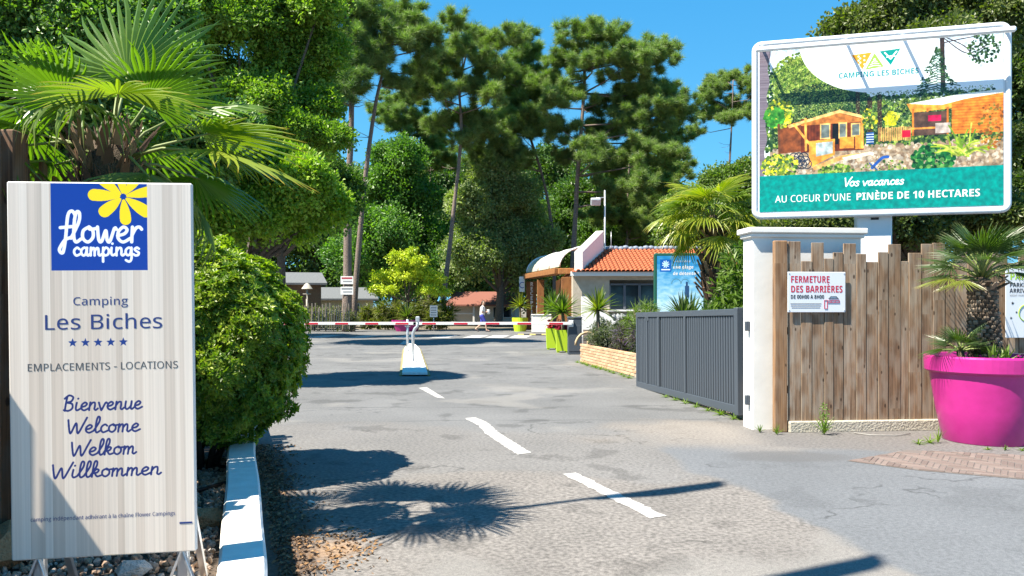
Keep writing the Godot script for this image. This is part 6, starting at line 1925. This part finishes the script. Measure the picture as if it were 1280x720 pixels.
	var stiff := fan_blade(32, 0.66, 1.9, 0.45, 0.05, 0.1, 0.05, 201, ci, co, co)
	var soft := fan_blade(30, 0.66, 1.9, 0.4, 0.06, 0.22, 0.14, 202, ci, co, ct)
	var limp := fan_blade(28, 0.64, 1.8, 0.36, 0.12, 0.85, 0.25, 203, Color(0.13, 0.21, 0.04), Color(0.19, 0.28, 0.055), Color(0.34, 0.3, 0.08))
	var gold := fan_blade(30, 0.66, 1.7, 0.42, 0.06, 0.14, 0.12, 204, Color(0.17, 0.26, 0.03), Color(0.28, 0.34, 0.035), Color(0.5, 0.32, 0.04))
	var lm := leafy("palm leaf", 0.32)
	var sm := mat("palm stalk", lin(0.16, 0.2, 0.05), 0.6)
	var hub := Vector3(0.03, 2.42, 0)
	for q in [
		[86, 82, 0.66, stiff, 1.2, -4, 0], [178, 30, 0.62, soft, 1.0, 18, 10], [200, 6, 0.6, limp, 1.0, 22, 0], [2, 30, 0.62, gold, 1.05, 16, -10], [-12, 10, 0.72, gold, 1.05, 12, 0],
		[-40, -14, 0.5, limp, 1.0, 22, 0], [-100, 40, 0.3, limp, 0.9, 34, 0], [130, 52, 0.62, soft, 1.0, 18, 0], [48, 50, 0.62, soft, 1.0, 18, 0], [-160, 30, 0.55, soft, 0.95, 22, 0],
		[95, 22, 0.6, soft, 1.0, 20, 0], [168, -22, 0.5, limp, 0.95, 20, 0], [20, -24, 0.55, limp, 0.95, 20, 0], [-120, 58, 0.5, stiff, 0.8, 15, 20], [-60, 40, 0.52, gold, 0.9, 24, 0],
		[150, 12, 0.6, soft, 1.0, 20, 0], [60, 8, 0.62, soft, 1.0, 20, 0], [110, 66, 0.55, stiff, 0.95, 8, 0], [-20, 62, 0.5, stiff, 0.85, 14, -15]]:
		frond(palm, hub + Vector3(0, R(-0.12, 0.12), 0), q[0], q[1], q[2], q[3], q[4], q[5], lm, sm, q[6])

	# clipped round bush
	var bush := thing("round_bush", "dense rounded yellow-green evergreen bush hanging over the white kerb", "bush", V(-2.72, 0.06, 7.05))
	var tw := mat("twig", lin(0.09, 0.06, 0.04), 0.95)
	for k in 9:
		var a := k * 0.7
		part("stem", tube_mesh([Vector3(cos(a) * 0.08, -0.02, sin(a) * 0.08), Vector3(cos(a) * 0.3, 0.5, sin(a) * 0.3), Vector3(cos(a) * 0.6, 1.15, sin(a) * 0.6)], [0.03, 0.022, 0.008], 6), tw, bush)
	var bp := []
	var bc := []
	for k in 9500:
		var d := rand_dir()
		var lump := 1.0 + 0.07 * sin(d.x * 9.0 + 1.0) * sin(d.y * 8.0) + 0.06 * sin(d.z * 11.0 + d.y * 5.0)
		var f: float = (R(0.94, 1.03) if k % 3 else R(0.55, 0.95)) * lump
		var p := Vector3(d.x * 0.84, 0, d.z * 0.84) * f + Vector3(0, 1.1 + d.y * 0.86 * f, 0)
		var up := (d + Vector3(0, 0.5, 0) + rand_dir() * 0.5).normalized()
		var x := up.cross(Vector3(0.31, 0.2, 0.9)).normalized()
		bp.append(Transform3D(Basis(x, up, x.cross(up)).rotated(up, R(0, TAU)) * Basis.from_scale(Vector3.ONE * R(0.75, 1.2)), p))
		var young := clampf(R(-0.3, 1.1), 0, 1)
		bc.append(Color(0.14, 0.25, 0.035).lerp(Color(0.46, 0.56, 0.075), young))
	var bs := scatter("foliage", leaf_clump(10, 0.045, 0.048, 0.024, 31, true), leafy("bush leaf", 0.4), bp, bc, bush)
	bs.set_meta("kind", "stuff")

	# two flagpoles beside the entrance, out of view: their shadows cross the road
	var steel := mat("white mast", lin(0.66, 0.67, 0.68), 0.4)
	for q in [["tall white flagpole with a limp flag beyond the board fence", -3.35, 4.22, 8.5], ["tall white flagpole with a limp flag near the road edge", -2.95, 2.2, 8.5]]:
		var fp := thing("flagpole", q[0], "flagpole", V(q[1], 0, q[2]), 0, "flagpoles by the entrance")
		part("pole", tube_mesh([Vector3(0, 0, 0), Vector3(0, 4, 0), Vector3(0, q[3], 0)], [0.045, 0.038, 0.025], 10), steel, fp)
		var cloth := ST()
		var prev := []
		for k in 9:
			var f := k / 8.0
			var y: float = q[3] - 0.08 - f * 1.75
			var wv := 0.07 + 0.34 * pow(sin(f * PI * 0.92), 1.5) + 0.05 * sin(f * 11.0)
			var row := []
			for j in 7:
				var g := j / 6.0
				row.append(Vector3(0.03 + g * wv, y - g * 0.25 * f, 0.09 * sin(g * 9.0 + f * 3.0) * g))
			if k > 0:
				for j in 6: quad(cloth, row[j], row[j + 1], prev[j + 1], prev[j])
			prev = row
		var cm := mat("flag cloth", lin(0.05, 0.16, 0.5), 0.9)
		cm.cull_mode = BaseMaterial3D.CULL_DISABLED
		part("flag", done(cloth), cm, fp)
		part("finial", tube_mesh([Vector3(0, q[3] - 0.01, 0), Vector3(0, q[3] + 0.05, 0)], [0.04, 0.03], 8), steel, fp)

# ------------------------------------------------------------------ barrier, brick bed and the plants in it
func yucca(at: Vector3, stem: float, r: float, label: String, c0: Color, c1: Color, group := "", n := 60) -> void:
	var t := thing("yucca", label, "plant", at, 0, group)
	if stem > 0.02: part("stem", tube_mesh([Vector3(0, -0.05, 0), Vector3(0.02, stem * 0.5, 0), Vector3(0, stem + 0.03, 0)], [0.06, 0.05, 0.045], 8), mottled("yucca stem", lin(0.10, 0.075, 0.05), lin(0.22, 0.17, 0.12), 0.95, 0.06, 0.4), t)
	part("leaves", sword_rosette(n, r, r * 0.085, 0.25, int(at.x * 100) + 900, c0, c1, -0.25, 1.45), leafy("yucca leaf", 0.4), t, Vector3(0, stem, 0))

func shrub(called: String, label: String, at: Vector3, size: Vector3, n: int, mesh: Mesh, c0: Color, c1: Color, cat := "shrub", group := "") -> void:
	var t := thing(called, label, cat, at, 0, group)
	for k in 6:
		var a := k * 1.05
		part("stem", tube_mesh([Vector3(0, -0.05, 0), Vector3(cos(a) * size.x * 0.3, size.y * 0.5, sin(a) * size.z * 0.3), Vector3(cos(a) * size.x * 0.6, size.y * 0.92, sin(a) * size.z * 0.6)], [0.02, 0.014, 0.005], 5), mat("twig", lin(0.09, 0.06, 0.04), 0.95), t)
	var pl := []
	var cl := []
	for k in n:
		var d := rand_dir()
		var f := pow(rng.randf(), 0.4)
		pl.append(Transform3D(any_turn() * Basis.from_scale(Vector3.ONE * R(0.7, 1.25)), Vector3(d.x * size.x * f, size.y * 0.5 * (1.0 + d.y * f), d.z * size.z * f)))
		cl.append(c0.lerp(c1, rng.randf()))
	scatter("foliage", mesh, leafy("shrub leaf"), pl, cl, t).set_meta("kind", "stuff")

func barrier_and_bed() -> void:
	var an := mat("anthracite", lin(0.055, 0.068, 0.086), 0.45)
	var wp := mat("arm white", lin(0.72, 0.72, 0.71), 0.45)
	var rp := mat("arm red", lin(0.50, 0.02, 0.045), 0.45)
	var steel := mat("galvanised", lin(0.5, 0.52, 0.54), 0.4, 0.6)
	for q in [["barrier with red and white arm, its anthracite cabinet standing by the brick bed", 1.93, -1, 4.85], ["barrier with red and white arm reaching out from behind the round bush", -7.6, 1, 4.6]]:
		var t := thing("road_barrier", q[0], "barrier", V(q[1], 0, 24.7), 0, "road barriers")
		var cab := part("cabinet", box_mesh(Vector3(0.42, 1.1, 0.36), 0.015, Vector3(0, 0.55, 0)), an, t)
		part("cabinet_lid", box_mesh(Vector3(0.45, 0.06, 0.39), 0.015, Vector3(0, 1.13, 0)), an, cab)
		part("cabinet_door", box_mesh(Vector3(0.36, 0.8, 0.012), 0.003, Vector3(0, 0.5, 0.186)), an, cab)
		part("hub", box_mesh(Vector3(0.14, 0.2, 0.08), 0.01, Vector3(q[2] * 0.12, 0.95, 0.215)), wp, t)
		var n := 15
		var seg: float = q[3] / n
		for k in n:
			var red := k % 3 == 1
			part("arm_segment", box_mesh(Vector3(seg, 0.085, 0.05), 0.006), wp, t, Vector3(q[2] * (0.1 + seg * (k + 0.5)), 0.955, 0.26))
			if red: part("red_stripe", box_mesh(Vector3(seg * 1.3, 0.06, 0.056), 0.003), rp, t, Vector3(q[2] * (0.1 + seg * (k + 0.5)), 0.95, 0.26))
	# rest post and card post on the island
	var p1 := thing("barrier_rest_post", "galvanised post with a fork holding the tips of the barrier arms", "post", V(-3.2, 0.08, 24.5))
	part("pole", tube_mesh([Vector3(0, 0, 0), Vector3(0, 1.0, 0)], [0.04, 0.04], 10), steel, p1)
	part("fork", box_mesh(Vector3(0.16, 0.03, 0.12), 0.005, Vector3(0, 0.79, 0)), steel, p1)
	part("base_plate", box_mesh(Vector3(0.2, 0.02, 0.2), 0.003, Vector3(0, 0.01, 0)), steel, p1)
	var p2 := thing("card_reader_post", "bent galvanised post for the card reader near the island tip", "post", V(-2.5, 0.08, 20.2))
	part("pole", tube_mesh([Vector3(0, 0, 0), Vector3(0, 0.72, 0), Vector3(0.05, 0.84, 0), Vector3(0.11, 0.9, 0), Vector3(0.12, 1.1, 0)], [0.04, 0.04, 0.04, 0.04, 0.04], 10), steel, p2)
	part("reader", box_mesh(Vector3(0.1, 0.13, 0.1), 0.015, Vector3(0.12, 1.08, 0.0)), steel, p2)
	part("base_plate", box_mesh(Vector3(0.2, 0.02, 0.2), 0.003, Vector3(0, 0.01, 0)), steel, p2)

	# brick wall of the raised bed
	var pts := [V(1.84, 0, 21.1), V(2.62, 0, 16.7), V(3.12, 0, 10.35)]
	var wall := thing("brick_bed_wall", "low wall of pale orange bricks around the raised bed beside the drive", "brick wall", pts[0])
	var tones := []
	for k in 5: tones.append(mottled("yellow brick %d" % k, lin(0.36 + 0.03 * k, 0.21 + 0.025 * k, 0.11 + 0.02 * k), lin(0.5 + 0.03 * k, 0.33 + 0.025 * k, 0.2 + 0.02 * k), 0.9, 0.08, 0.4))
	var bmesh := box_mesh(Vector3(0.208, 0.056, 0.1), 0.004)
	for s in 2:
		var A: Vector3 = pts[s] - pts[0]
		var B: Vector3 = pts[s + 1] - pts[0]
		var l := A.distance_to(B)
		var ang := atan2(-(B - A).z, (B - A).x)
		var bs := Basis(Vector3.UP, ang)
		part("mortar", box_mesh(Vector3(l, 0.5, 0.085), 0.0, Vector3(l * 0.5, 0.24, -0.006)), mat("brick mortar", lin(0.36, 0.31, 0.25), 0.95), wall, A, bs)
		for r in 7:
			if s == 1 and r < 3: continue
			for k in int(l / 0.22) + 1:
				var x := k * 0.22 + (0.11 if r % 2 else 0.0)
				if x + 0.1 > l: continue
				part("brick", bmesh, tones[rng.randi() % 5], wall, A + bs * Vector3(x + 0.1, 0.045 + r * 0.07, 0.0), bs)
	# soil of the raised bed
	var soil := mottled("bed soil", lin(0.035, 0.026, 0.02), lin(0.13, 0.095, 0.07), 0.95, 0.03, 1.2, 3.0)
	struct("raised_bed", sheet([[1.9, 21.1], [2.68, 16.7], [3.2, 10.4], [12, 10.9], [12, 36], [3.2, 36]], 0.42, 0.5), soil)
	for k in 13:
		var f := k / 12.0
		weed(V(lerpf(1.78, 2.5, f) - R(0.02, 0.1), 0.0, lerpf(21.0, 16.5, f)), R(0.12, 0.25), 0.08, 22, "yellow-green weed tuft at the foot of the brick wall", true)

	# light box poster
	var lb := thing("light_box", "green framed light box with a blue beach advertisement behind the gate", "sign", V(3.55, 0.42, 20.0), -0.06)
	var gf := mat("dark green metal", lin(0.008, 0.07, 0.045), 0.4)
	part("case", box_mesh(Vector3(1.28, 1.78, 0.2), 0.03, Vector3(0.64, 1.5, -0.06)), gf, lb)
	for x in [0.2, 1.08]: part("leg", box_mesh(Vector3(0.09, 0.66, 0.09), 0.01, Vector3(x, 0.3, -0.06)), gf, lb)
	var ad := mat("beach advert", Color.WHITE, 0.25)
	ad.albedo_texture = lightbox_print()
	var st := SurfaceTool.new()
	st.begin(Mesh.PRIMITIVE_TRIANGLES)
	for q in [[0, 0], [0, 1], [1, 1], [0, 0], [1, 1], [1, 0]]:
		st.set_normal(Vector3.BACK)
		st.set_uv(Vector2(q[0], 1.0 - q[1]))
		st.add_vertex(Vector3(0.07 + q[0] * 1.14, 0.68 + q[1] * 1.64, 0.043))
	part("poster", st.commit(), ad, lb)
	var wl := mat("white print", lin(0.8, 0.81, 0.8), 0.4)
	text("lettering", "Et si on s'offrait", 0.045, wl, lb, Vector3(0.46, 2.16, 0.046))
	text("lettering", "une plage", 0.078, wl, lb, Vector3(0.46, 2.0, 0.046), "Droid Sans", 700)
	text("lettering", "de détente ?", 0.078, wl, lb, Vector3(0.46, 1.84, 0.046), "Droid Sans", 700)

	# windmill palm behind the gate
	var palm := thing("yellow_palm", "windmill palm with yellowing fans standing behind the grey gate", "palm", V(3.82, 0.42, 15.2))
	var fib := mottled("palm fibre", lin(0.05, 0.034, 0.022), lin(0.20, 0.15, 0.105), 0.95, 0.06, 0.4, 2.5)
	var sm := smooth_st()
	tube(sm, [Vector3(0, -0.1, 0), Vector3(0.02, 1.0, 0), Vector3(0.03, 1.9, 0), Vector3(0.0, 2.5, 0), Vector3(0, 2.8, 0)], [0.13, 0.17, 0.24, 0.2, 0.06], 12)
	part("trunk", done(sm), fib, palm)
	var stub := box_mesh(Vector3(0.07, 0.26, 0.03), 0.006, Vector3(0, 0.1, 0))
	var stubs := [mat("dry sheath a", lin(0.16, 0.09, 0.05), 0.95), mat("dry sheath b", lin(0.09, 0.05, 0.03), 0.95), mat("dry sheath c", lin(0.24, 0.16, 0.09), 0.95)]
	for k in 90:
		var a := k * 2.4
		var y := 1.2 + k * 0.0145
		var rad := 0.2 if y < 2.2 else 0.17
		part("leaf_sheath", stub, stubs[k % 3], palm, Vector3(cos(a) * rad, y, sin(a) * rad), Basis(Vector3.UP, PI / 2 - a) * Basis(Vector3.RIGHT, R(0.2, 0.8)))
	var ya := fan_blade(32, 0.84, 1.75, 0.4, 0.08, 0.4, 0.2, 301, Color(0.2, 0.28, 0.03), Color(0.42, 0.43, 0.05), Color(0.5, 0.38, 0.08))
	var yb := fan_blade(32, 0.84, 1.7, 0.4, 0.08, 0.3, 0.15, 302, Color(0.12, 0.2, 0.025), Color(0.22, 0.29, 0.04), Color(0.36, 0.32, 0.07))
	var lm := leafy("palm leaf", 0.32)
	var sk := mat("palm stalk", lin(0.16, 0.2, 0.05), 0.6)
	for k in 26:
		frond(palm, Vector3(0, 2.62 + R(-0.1, 0.1), 0), k * 137.5 + R(-12, 12), lerpf(-14, 84, k / 25.0) + R(-6, 6), R(0.45, 0.62), ya if k % 3 or k < 10 else yb, R(0.85, 1.08), R(14, 30), lm, sk, R(-15, 15))

	# plants of the raised bed
	var g0 := Color(0.07, 0.13, 0.02)
	var g1 := Color(0.22, 0.28, 0.05)
	yucca(V(2.25, 0.42, 21.0), 0.95, 0.78, "spiky yucca with a bare stem in the raised bed", g0, Color(0.3, 0.33, 0.06))
	yucca(V(3.0, 0.42, 18.6), 0.35, 0.62, "low spiky yucca beside the lavender in the raised bed", g0, g1)
	yucca(V(3.35, 0.42, 19.2), 0.5, 0.7, "bluish sword-leaved yucca below the light box", Color(0.06, 0.11, 0.05), Color(0.16, 0.22, 0.1))
	yucca(V(3.95, 0.42, 17.6), 0.75, 0.72, "broad sword-leaved yucca just behind the gate", Color(0.05, 0.1, 0.04), Color(0.14, 0.2, 0.08))
	yucca(V(3.45, 0.42, 16.2), 0.8, 0.66, "sword-leaved yucca in front of the light box foot", Color(0.05, 0.1, 0.04), Color(0.14, 0.2, 0.08))
	var lav := leaf_clump(7, 0.02, 0.14, 0.014, 44, true)
	for q in [[2.55, 18.3], [2.8, 17.7]]:
		shrub("lavender", "purple flowering lavender clump inside the brick bed", V(q[0] + 0.1, 0.42, q[1]), Vector3(0.34, 0.72, 0.34), 360, lav, Color(0.10, 0.14, 0.07), Color(0.20, 0.13, 0.30), "plant", "lavender clumps in the brick bed")
	shrub("grass_clump", "tall fine green grass clump inside the brick bed", V(2.95, 0.42, 17.9), Vector3(0.4, 1.1, 0.4), 260, sword_rosette(8, 0.35, 0.016, 0.2, 55, Color(0.14, 0.22, 0.05), Color(0.24, 0.3, 0.09), 0.6, 1.5), Color(0.8, 0.9, 0.7), Color(1, 1, 1), "plant")
	var lf := leaf_clump(10, 0.10, 0.11, 0.035, 47)
	shrub("oleander", "leafy upright green shrub between gate and white pillar", V(3.55, 0.42, 11.9), Vector3(0.5, 2.1, 0.55), 520, lf, Color(0.05, 0.12, 0.015), Color(0.17, 0.27, 0.04))
	shrub("oleander", "leafy green shrub around the yellow palm trunk", V(4.15, 0.42, 13.8), Vector3(0.5, 1.5, 0.6), 420, lf, Color(0.05, 0.12, 0.015), Color(0.15, 0.25, 0.04))
	shrub("oleander", "low leafy green shrub directly behind the gate bars", V(3.3, 0.42, 12.9), Vector3(0.35, 1.1, 0.8), 420, lf, Color(0.05, 0.12, 0.015), Color(0.16, 0.27, 0.04))
	shrub("oleander", "broad dark shrub behind the light box", V(5.6, 0.42, 22.5), Vector3(1.0, 1.9, 0.9), 700, lf, Color(0.03, 0.07, 0.012), Color(0.10, 0.17, 0.03))
	for q in [[2.15, 20.2, 0.5], [2.62, 20.0, 0.62], [2.9, 21.2, 0.8], [3.3, 22.0, 0.9], [2.45, 22.6, 0.7]]:
		shrub("cotton_lavender", "grey-green low mound plant in the brick bed near the hoops", V(q[0] + 0.1, 0.42, q[1]), Vector3(0.36, q[2], 0.34), 240, leaf_clump(9, 0.05, 0.09, 0.018, 49), Color(0.09, 0.12, 0.07), Color(0.23, 0.26, 0.19), "plant", "grey mounds in the brick bed")
	# wooden hoops
	for k in 3:
		var hp := thing("wooden_hoop", "pale bent wooden hoop standing in the raised bed", "hoop", V(2.1 + k * 0.3, 0.42, 22.2 - k * 0.35), 0.3, "hoops in the raised bed")
		var arc := []
		var rr := []
		for j in 11:
			arc.append(Vector3(cos(PI * j / 10.0) * 0.36, sin(PI * j / 10.0) * 0.36 - 0.02, 0))
			rr.append(0.035)
		part("band", tube_mesh(arc, rr, 6), mat("pale cane", lin(0.45, 0.33, 0.2), 0.8), hp)
		part("peg", tube_mesh([Vector3(0.36, -0.1, 0), Vector3(0.36, 0.1, 0)], [0.045, 0.045], 6), mat("pale cane", lin(0.45, 0.33, 0.2), 0.8), hp)
	# lime planters
	var lime := mat("lime planter", lin(0.42, 0.58, 0.02), 0.5)
	for q in [[1.62, 25.7, "lime green square planter beside the barrier cabinet", 0], [1.38, 27.4, "lime green square planter behind the first one, with red flowers", 1]]:
		var pl := thing("square_planter", q[2], "planter", V(q[0], 0, q[1]))
		st = ST()
		var lo := 0.19
		var hi := 0.22
		var rim := [[-1, 1], [1, 1], [1, -1], [-1, -1]]
		for k in 4:
			var a: Array = rim[k]
			var b: Array = rim[(k + 1) % 4]
			quad(st, Vector3(a[0] * lo, 0.05, a[1] * lo), Vector3(b[0] * lo, 0.05, b[1] * lo), Vector3(b[0] * hi, 0.72, b[1] * hi), Vector3(a[0] * hi, 0.72, a[1] * hi))
			quad(st, Vector3(a[0] * hi, 0.72, a[1] * hi), Vector3(b[0] * hi, 0.72, b[1] * hi), Vector3(b[0] * hi * 0.85, 0.72, b[1] * hi * 0.85), Vector3(a[0] * hi * 0.85, 0.72, a[1] * hi * 0.85))
			quad(st, Vector3(a[0] * hi * 0.85, 0.72, a[1] * hi * 0.85), Vector3(b[0] * hi * 0.85, 0.72, b[1] * hi * 0.85), Vector3(b[0] * hi * 0.8, 0.6, b[1] * hi * 0.8), Vector3(a[0] * hi * 0.8, 0.6, a[1] * hi * 0.8))
		part("tub", done(st), lime, pl)
		part("soil", box_mesh(Vector3(0.35, 0.04, 0.35), 0.0, Vector3(0, 0.62, 0)), mat("planter soil", lin(0.04, 0.03, 0.02), 0.95), pl)
		for k in 4: part("foot", box_mesh(Vector3(0.08, 0.06, 0.08), 0.005, Vector3(rim[k][0] * 0.14, 0.03, rim[k][1] * 0.14)), lime, pl)
	yucca(V(1.62, 0.62, 25.7), 0.65, 0.85, "dense spiky yucca growing in the lime square planter", Color(0.06, 0.13, 0.02), Color(0.18, 0.26, 0.05), "", 90)
	yucca(V(1.38, 0.62, 27.4), 0.75, 0.8, "spiky yucca in the farther lime planter", Color(0.06, 0.13, 0.02), Color(0.2, 0.28, 0.05), "", 80)
	for q in [[1.58, 25.85, Color(0.5, 0.02, 0.10), "pink and red flowers filling the lime planter"], [1.36, 27.5, Color(0.55, 0.015, 0.02), "bright red flowers in the farther lime planter"]]:
		shrub("flower_clump", q[3], V(q[0] + 0.02, 0.62, q[1]), Vector3(0.2, 0.42, 0.2), 160, leaf_clump(6, 0.03, 0.05, 0.04, 58), q[2], q[2] * 1.2, "flower")
	var rp2 := thing("round_planter", "lime green round pot by the wooden porch", "pot", V(0.47, 0, 46.5))
	sm = ST()
	lathe(sm, [[0.0, 0.0], [0.34, 0.0], [0.42, 0.5], [0.47, 0.55], [0.47, 0.8], [0.42, 0.8], [0.40, 0.7], [0.0, 0.7]], 20)
	part("body", done(sm), lime, rp2)
	yucca(V(0.47, 0.7, 46.5), 0.75, 0.95, "yellowish spiky yucca in the round lime pot", Color(0.1, 0.16, 0.02), Color(0.32, 0.33, 0.05))
	# low strip of planting with reed-like stems in front of the cabins
	for k in 9:
		shrub("border_plant", "tall reedy border plant beside the cabins and picket fence", V(-9.1 + k * 0.62, 0.05, 50.0 + R(-0.6, 0.6)), Vector3(0.5, R(1.2, 2.0), 0.5), 70, sword_rosette(9, 0.6, 0.05, 0.2, 65 + k % 3, Color(0.10, 0.14, 0.03), Color(0.30, 0.30, 0.07), 0.5, 1.5), Color(0.8, 0.8, 0.7), Color(1, 1, 1), "plant", "reedy border plants")
	for k in 5:
		shrub("border_plant", "rounded grey-green border plant behind the pickets", V(-12.3 + k * 0.75, 0.05, 47.0 - 0.3 * k), Vector3(0.6, R(1.0, 1.5), 0.5), 90, leaf_clump(10, 0.14, 0.16, 0.06, 66), Color(0.12, 0.14, 0.07), Color(0.25, 0.27, 0.14), "plant", "rounded border plants")

# ------------------------------------------------------------------ trees
func trees() -> void:
	var bk := bark("oak bark", lin(0.06, 0.045, 0.035), lin(0.17, 0.135, 0.10))
	var pbk := bark("pine bark", lin(0.10, 0.075, 0.062), lin(0.30, 0.235, 0.20))
	var near_leaf := leaf_clump(34, 0.24, 0.092, 0.058, 101)
	var mid_leaf := leaf_clump(34, 0.36, 0.135, 0.085, 102)
	var far_leaf := leaf_clump(34, 0.6, 0.23, 0.14, 103)
	var lm := leafy("broad leaf", 0.42)
	var grp := "broadleaved trees around the camp"
	broadleaf("poplar_tree", "dense dark glossy-leaved tree behind the drooping windmill palm", V(-8.2, 0.05, 14.5), lobes_of("shade"), 13000, near_leaf, lm, Color(0.05, 0.115, 0.03), Color(0.16, 0.25, 0.065), 0.8, 1.3, 0.16, grp, bk)
	broadleaf("maple_tree", "bright yellow-green young tree rising behind the round bush", V(-5.75, 0.05, 16.2), lobes_of("lime"), 5200, near_leaf, lm, Color(0.08, 0.16, 0.016), Color(0.27, 0.36, 0.045), 0.8, 1.25, 0.11, grp, bk)
	broadleaf("maple_tree", "tall light green tree towering over the cabins", V(-10.0, 0.1, 30), lobes_of("tallgreen"), 8500, mid_leaf, lm, Color(0.06, 0.13, 0.016), Color(0.21, 0.30, 0.045), 0.8, 1.3, 0.2, grp, bk)
	broadleaf("oak_tree", "dark green oak above the cabin roofs", V(-11.0, 0.1, 38), lobes_of("olive"), 5200, mid_leaf, lm, Color(0.03, 0.075, 0.016), Color(0.10, 0.175, 0.035), 0.9, 1.4, 0.22, grp, bk)
	broadleaf("chestnut_tree", "deep green chestnut between the leaning pine trunks", V(-9.2, 0.1, 62), lobes_of("maple"), 5200, far_leaf, lm, Color(0.04, 0.10, 0.026), Color(0.14, 0.25, 0.055), 0.8, 1.25, 0.3, grp, bk)
	broadleaf("holm_oak_tree", "grey-green holm oak left of the bare bent pine trunk", V(-1.0, 0.1, 58), lobes_of("grey"), 5200, far_leaf, lm, Color(0.10, 0.14, 0.055), Color(0.24, 0.28, 0.13), 0.7, 1.15, 0.3, grp, bk)
	broadleaf("oak_tree", "very dark oak closing the view behind the reception roof", V(8.6, 0.1, 68), lobes_of("dark"), 5600, far_leaf, lm, Color(0.03, 0.075, 0.02), Color(0.10, 0.17, 0.04), 0.9, 1.4, 0.35, grp, bk)
	broadleaf("oak_tree", "low rounded oak seen between yellow palm and billboard", V(13.0, 0.1, 50), lobes_of("low"), 4200, far_leaf, lm, Color(0.045, 0.085, 0.02), Color(0.14, 0.2, 0.05), 0.7, 1.1, 0.3, grp, bk)
	broadleaf("evergreen_oak_tree", "olive-green evergreen oak rising behind the billboard", V(9.9, 0.1, 19.5), lobes_of("evergreen1"), 9000, near_leaf, lm, Color(0.035, 0.06, 0.02), Color(0.13, 0.155, 0.05), 0.8, 1.3, 0.2, grp, bk)
	broadleaf("evergreen_oak_tree", "dark evergreen oak at the outer edge of the billboard", V(15.2, 0.1, 23), lobes_of("evergreen2"), 7000, mid_leaf, lm, Color(0.03, 0.06, 0.018), Color(0.10, 0.14, 0.04), 0.8, 1.2, 0.22, grp, bk)
	for q in [["fill1", -19.5, 88, "dark green woodland tree behind the grey-roofed cabin"], ["fill2", -8.5, 90, "dark green woodland tree behind the lime-yellow tree"], ["fill3", 3.5, 92, "dark green woodland tree behind the wooden porch"], ["fill4", 21.0, 95, "dark green woodland tree behind the reception roof and yellow palm"], ["fill5", -30.0, 86, "dark green woodland tree far behind the round bush"]]:
		broadleaf("forest_tree", q[3], V(q[1], 0.0, q[2]), lobes_of(q[0]), 4200, far_leaf, lm, Color(0.03, 0.07, 0.02), Color(0.09, 0.15, 0.04), 1.2, 2.0, 0.4, "trees of the wood behind", bk)
	# pines
	var tuft := needle_tuft(48, 0.42, 0.026, 110)
	var nm := leafy("pine needle", 0.55, Color(0.8, 0.95, 0.4))
	var names := ["thick straight pine carrying the two white notice boards", "slender pine leaning out beside the notice board pine", "pine with a bare trunk leaning over the red-brown cabin", "thin bent pine rising behind the holm oak", "broad crowned pine standing behind the reception porch", "small distant pine alone against the sky beside the billboard", "thin background pine between the two leaning pines", "thin low-crowned background pine beside the leaning trunk", "low-branched pine behind the floodlight mast"]
	for k in PINES.size():
		var p: Dictionary = PINES[k]
		var tone := fmod(k * 0.37, 1.0)
		pine(names[k], p.path, p.r, p.pads, 330.0, tuft, nm, Color(0.12, 0.20, 0.065).lerp(Color(0.14, 0.21, 0.065), tone), Color(0.34, 0.46, 0.15).lerp(Color(0.38, 0.46, 0.15), tone), pbk)
	# lime-leaved tree in a magenta pot at the road hump
	var at := V(-6.15, 0.0, 46.8)
	var pot := thing("bowl_planter", "wide magenta bowl planter at the end of the drive", "pot", at)
	var st := ST()
	lathe(st, [[0.0, 0.0], [0.62, 0.0], [0.8, 0.45], [0.88, 0.5], [0.9, 0.66], [0.82, 0.66], [0.78, 0.56], [0.0, 0.58]], 28)
	part("body", done(st), mat("magenta bowl", lin(0.36, 0.015, 0.16), 0.4), pot)
	var lo := []
	for q in [[-1.5, 3.1, 0.75, 0.5], [-0.5, 4.2, 0.6, 0.45], [0.6, 3.9, 0.75, 0.5], [1.6, 2.9, 0.75, 0.5], [0.0, 3.1, 0.9, 0.7], [-1.1, 2.3, 0.6, 0.4], [1.2, 2.3, 0.6, 0.4], [-1.9, 2.4, 0.5, 0.35], [2.0, 2.2, 0.5, 0.35], [0.35, 4.6, 0.4, 0.3], [-0.4, 3.6, 0.7, 0.5], [0.9, 3.3, 0.7, 0.5]]:
		lo.append([at.x + q[0], q[1], at.z + R(-0.6, 0.6), q[2], q[3]])
	broadleaf("golden_locust_tree", "lime-yellow small tree growing from the wide magenta bowl", at + Vector3(0, 0.56, 0), lo, 1700, leaf_clump(11, 0.16, 0.13, 0.07, 120), leafy("lime leaf", 0.45, Color(0.7, 0.7, 0.15)), Color(0.19, 0.28, 0.014), Color(0.40, 0.45, 0.02), 0.7, 1.2, 0.07, "", bk)
	yucca(at + Vector3(0, 0.56, 0.15), 0.25, 1.15, "grey-green sword plant under the lime-yellow tree", Color(0.06, 0.11, 0.03), Color(0.16, 0.22, 0.07), "", 50)
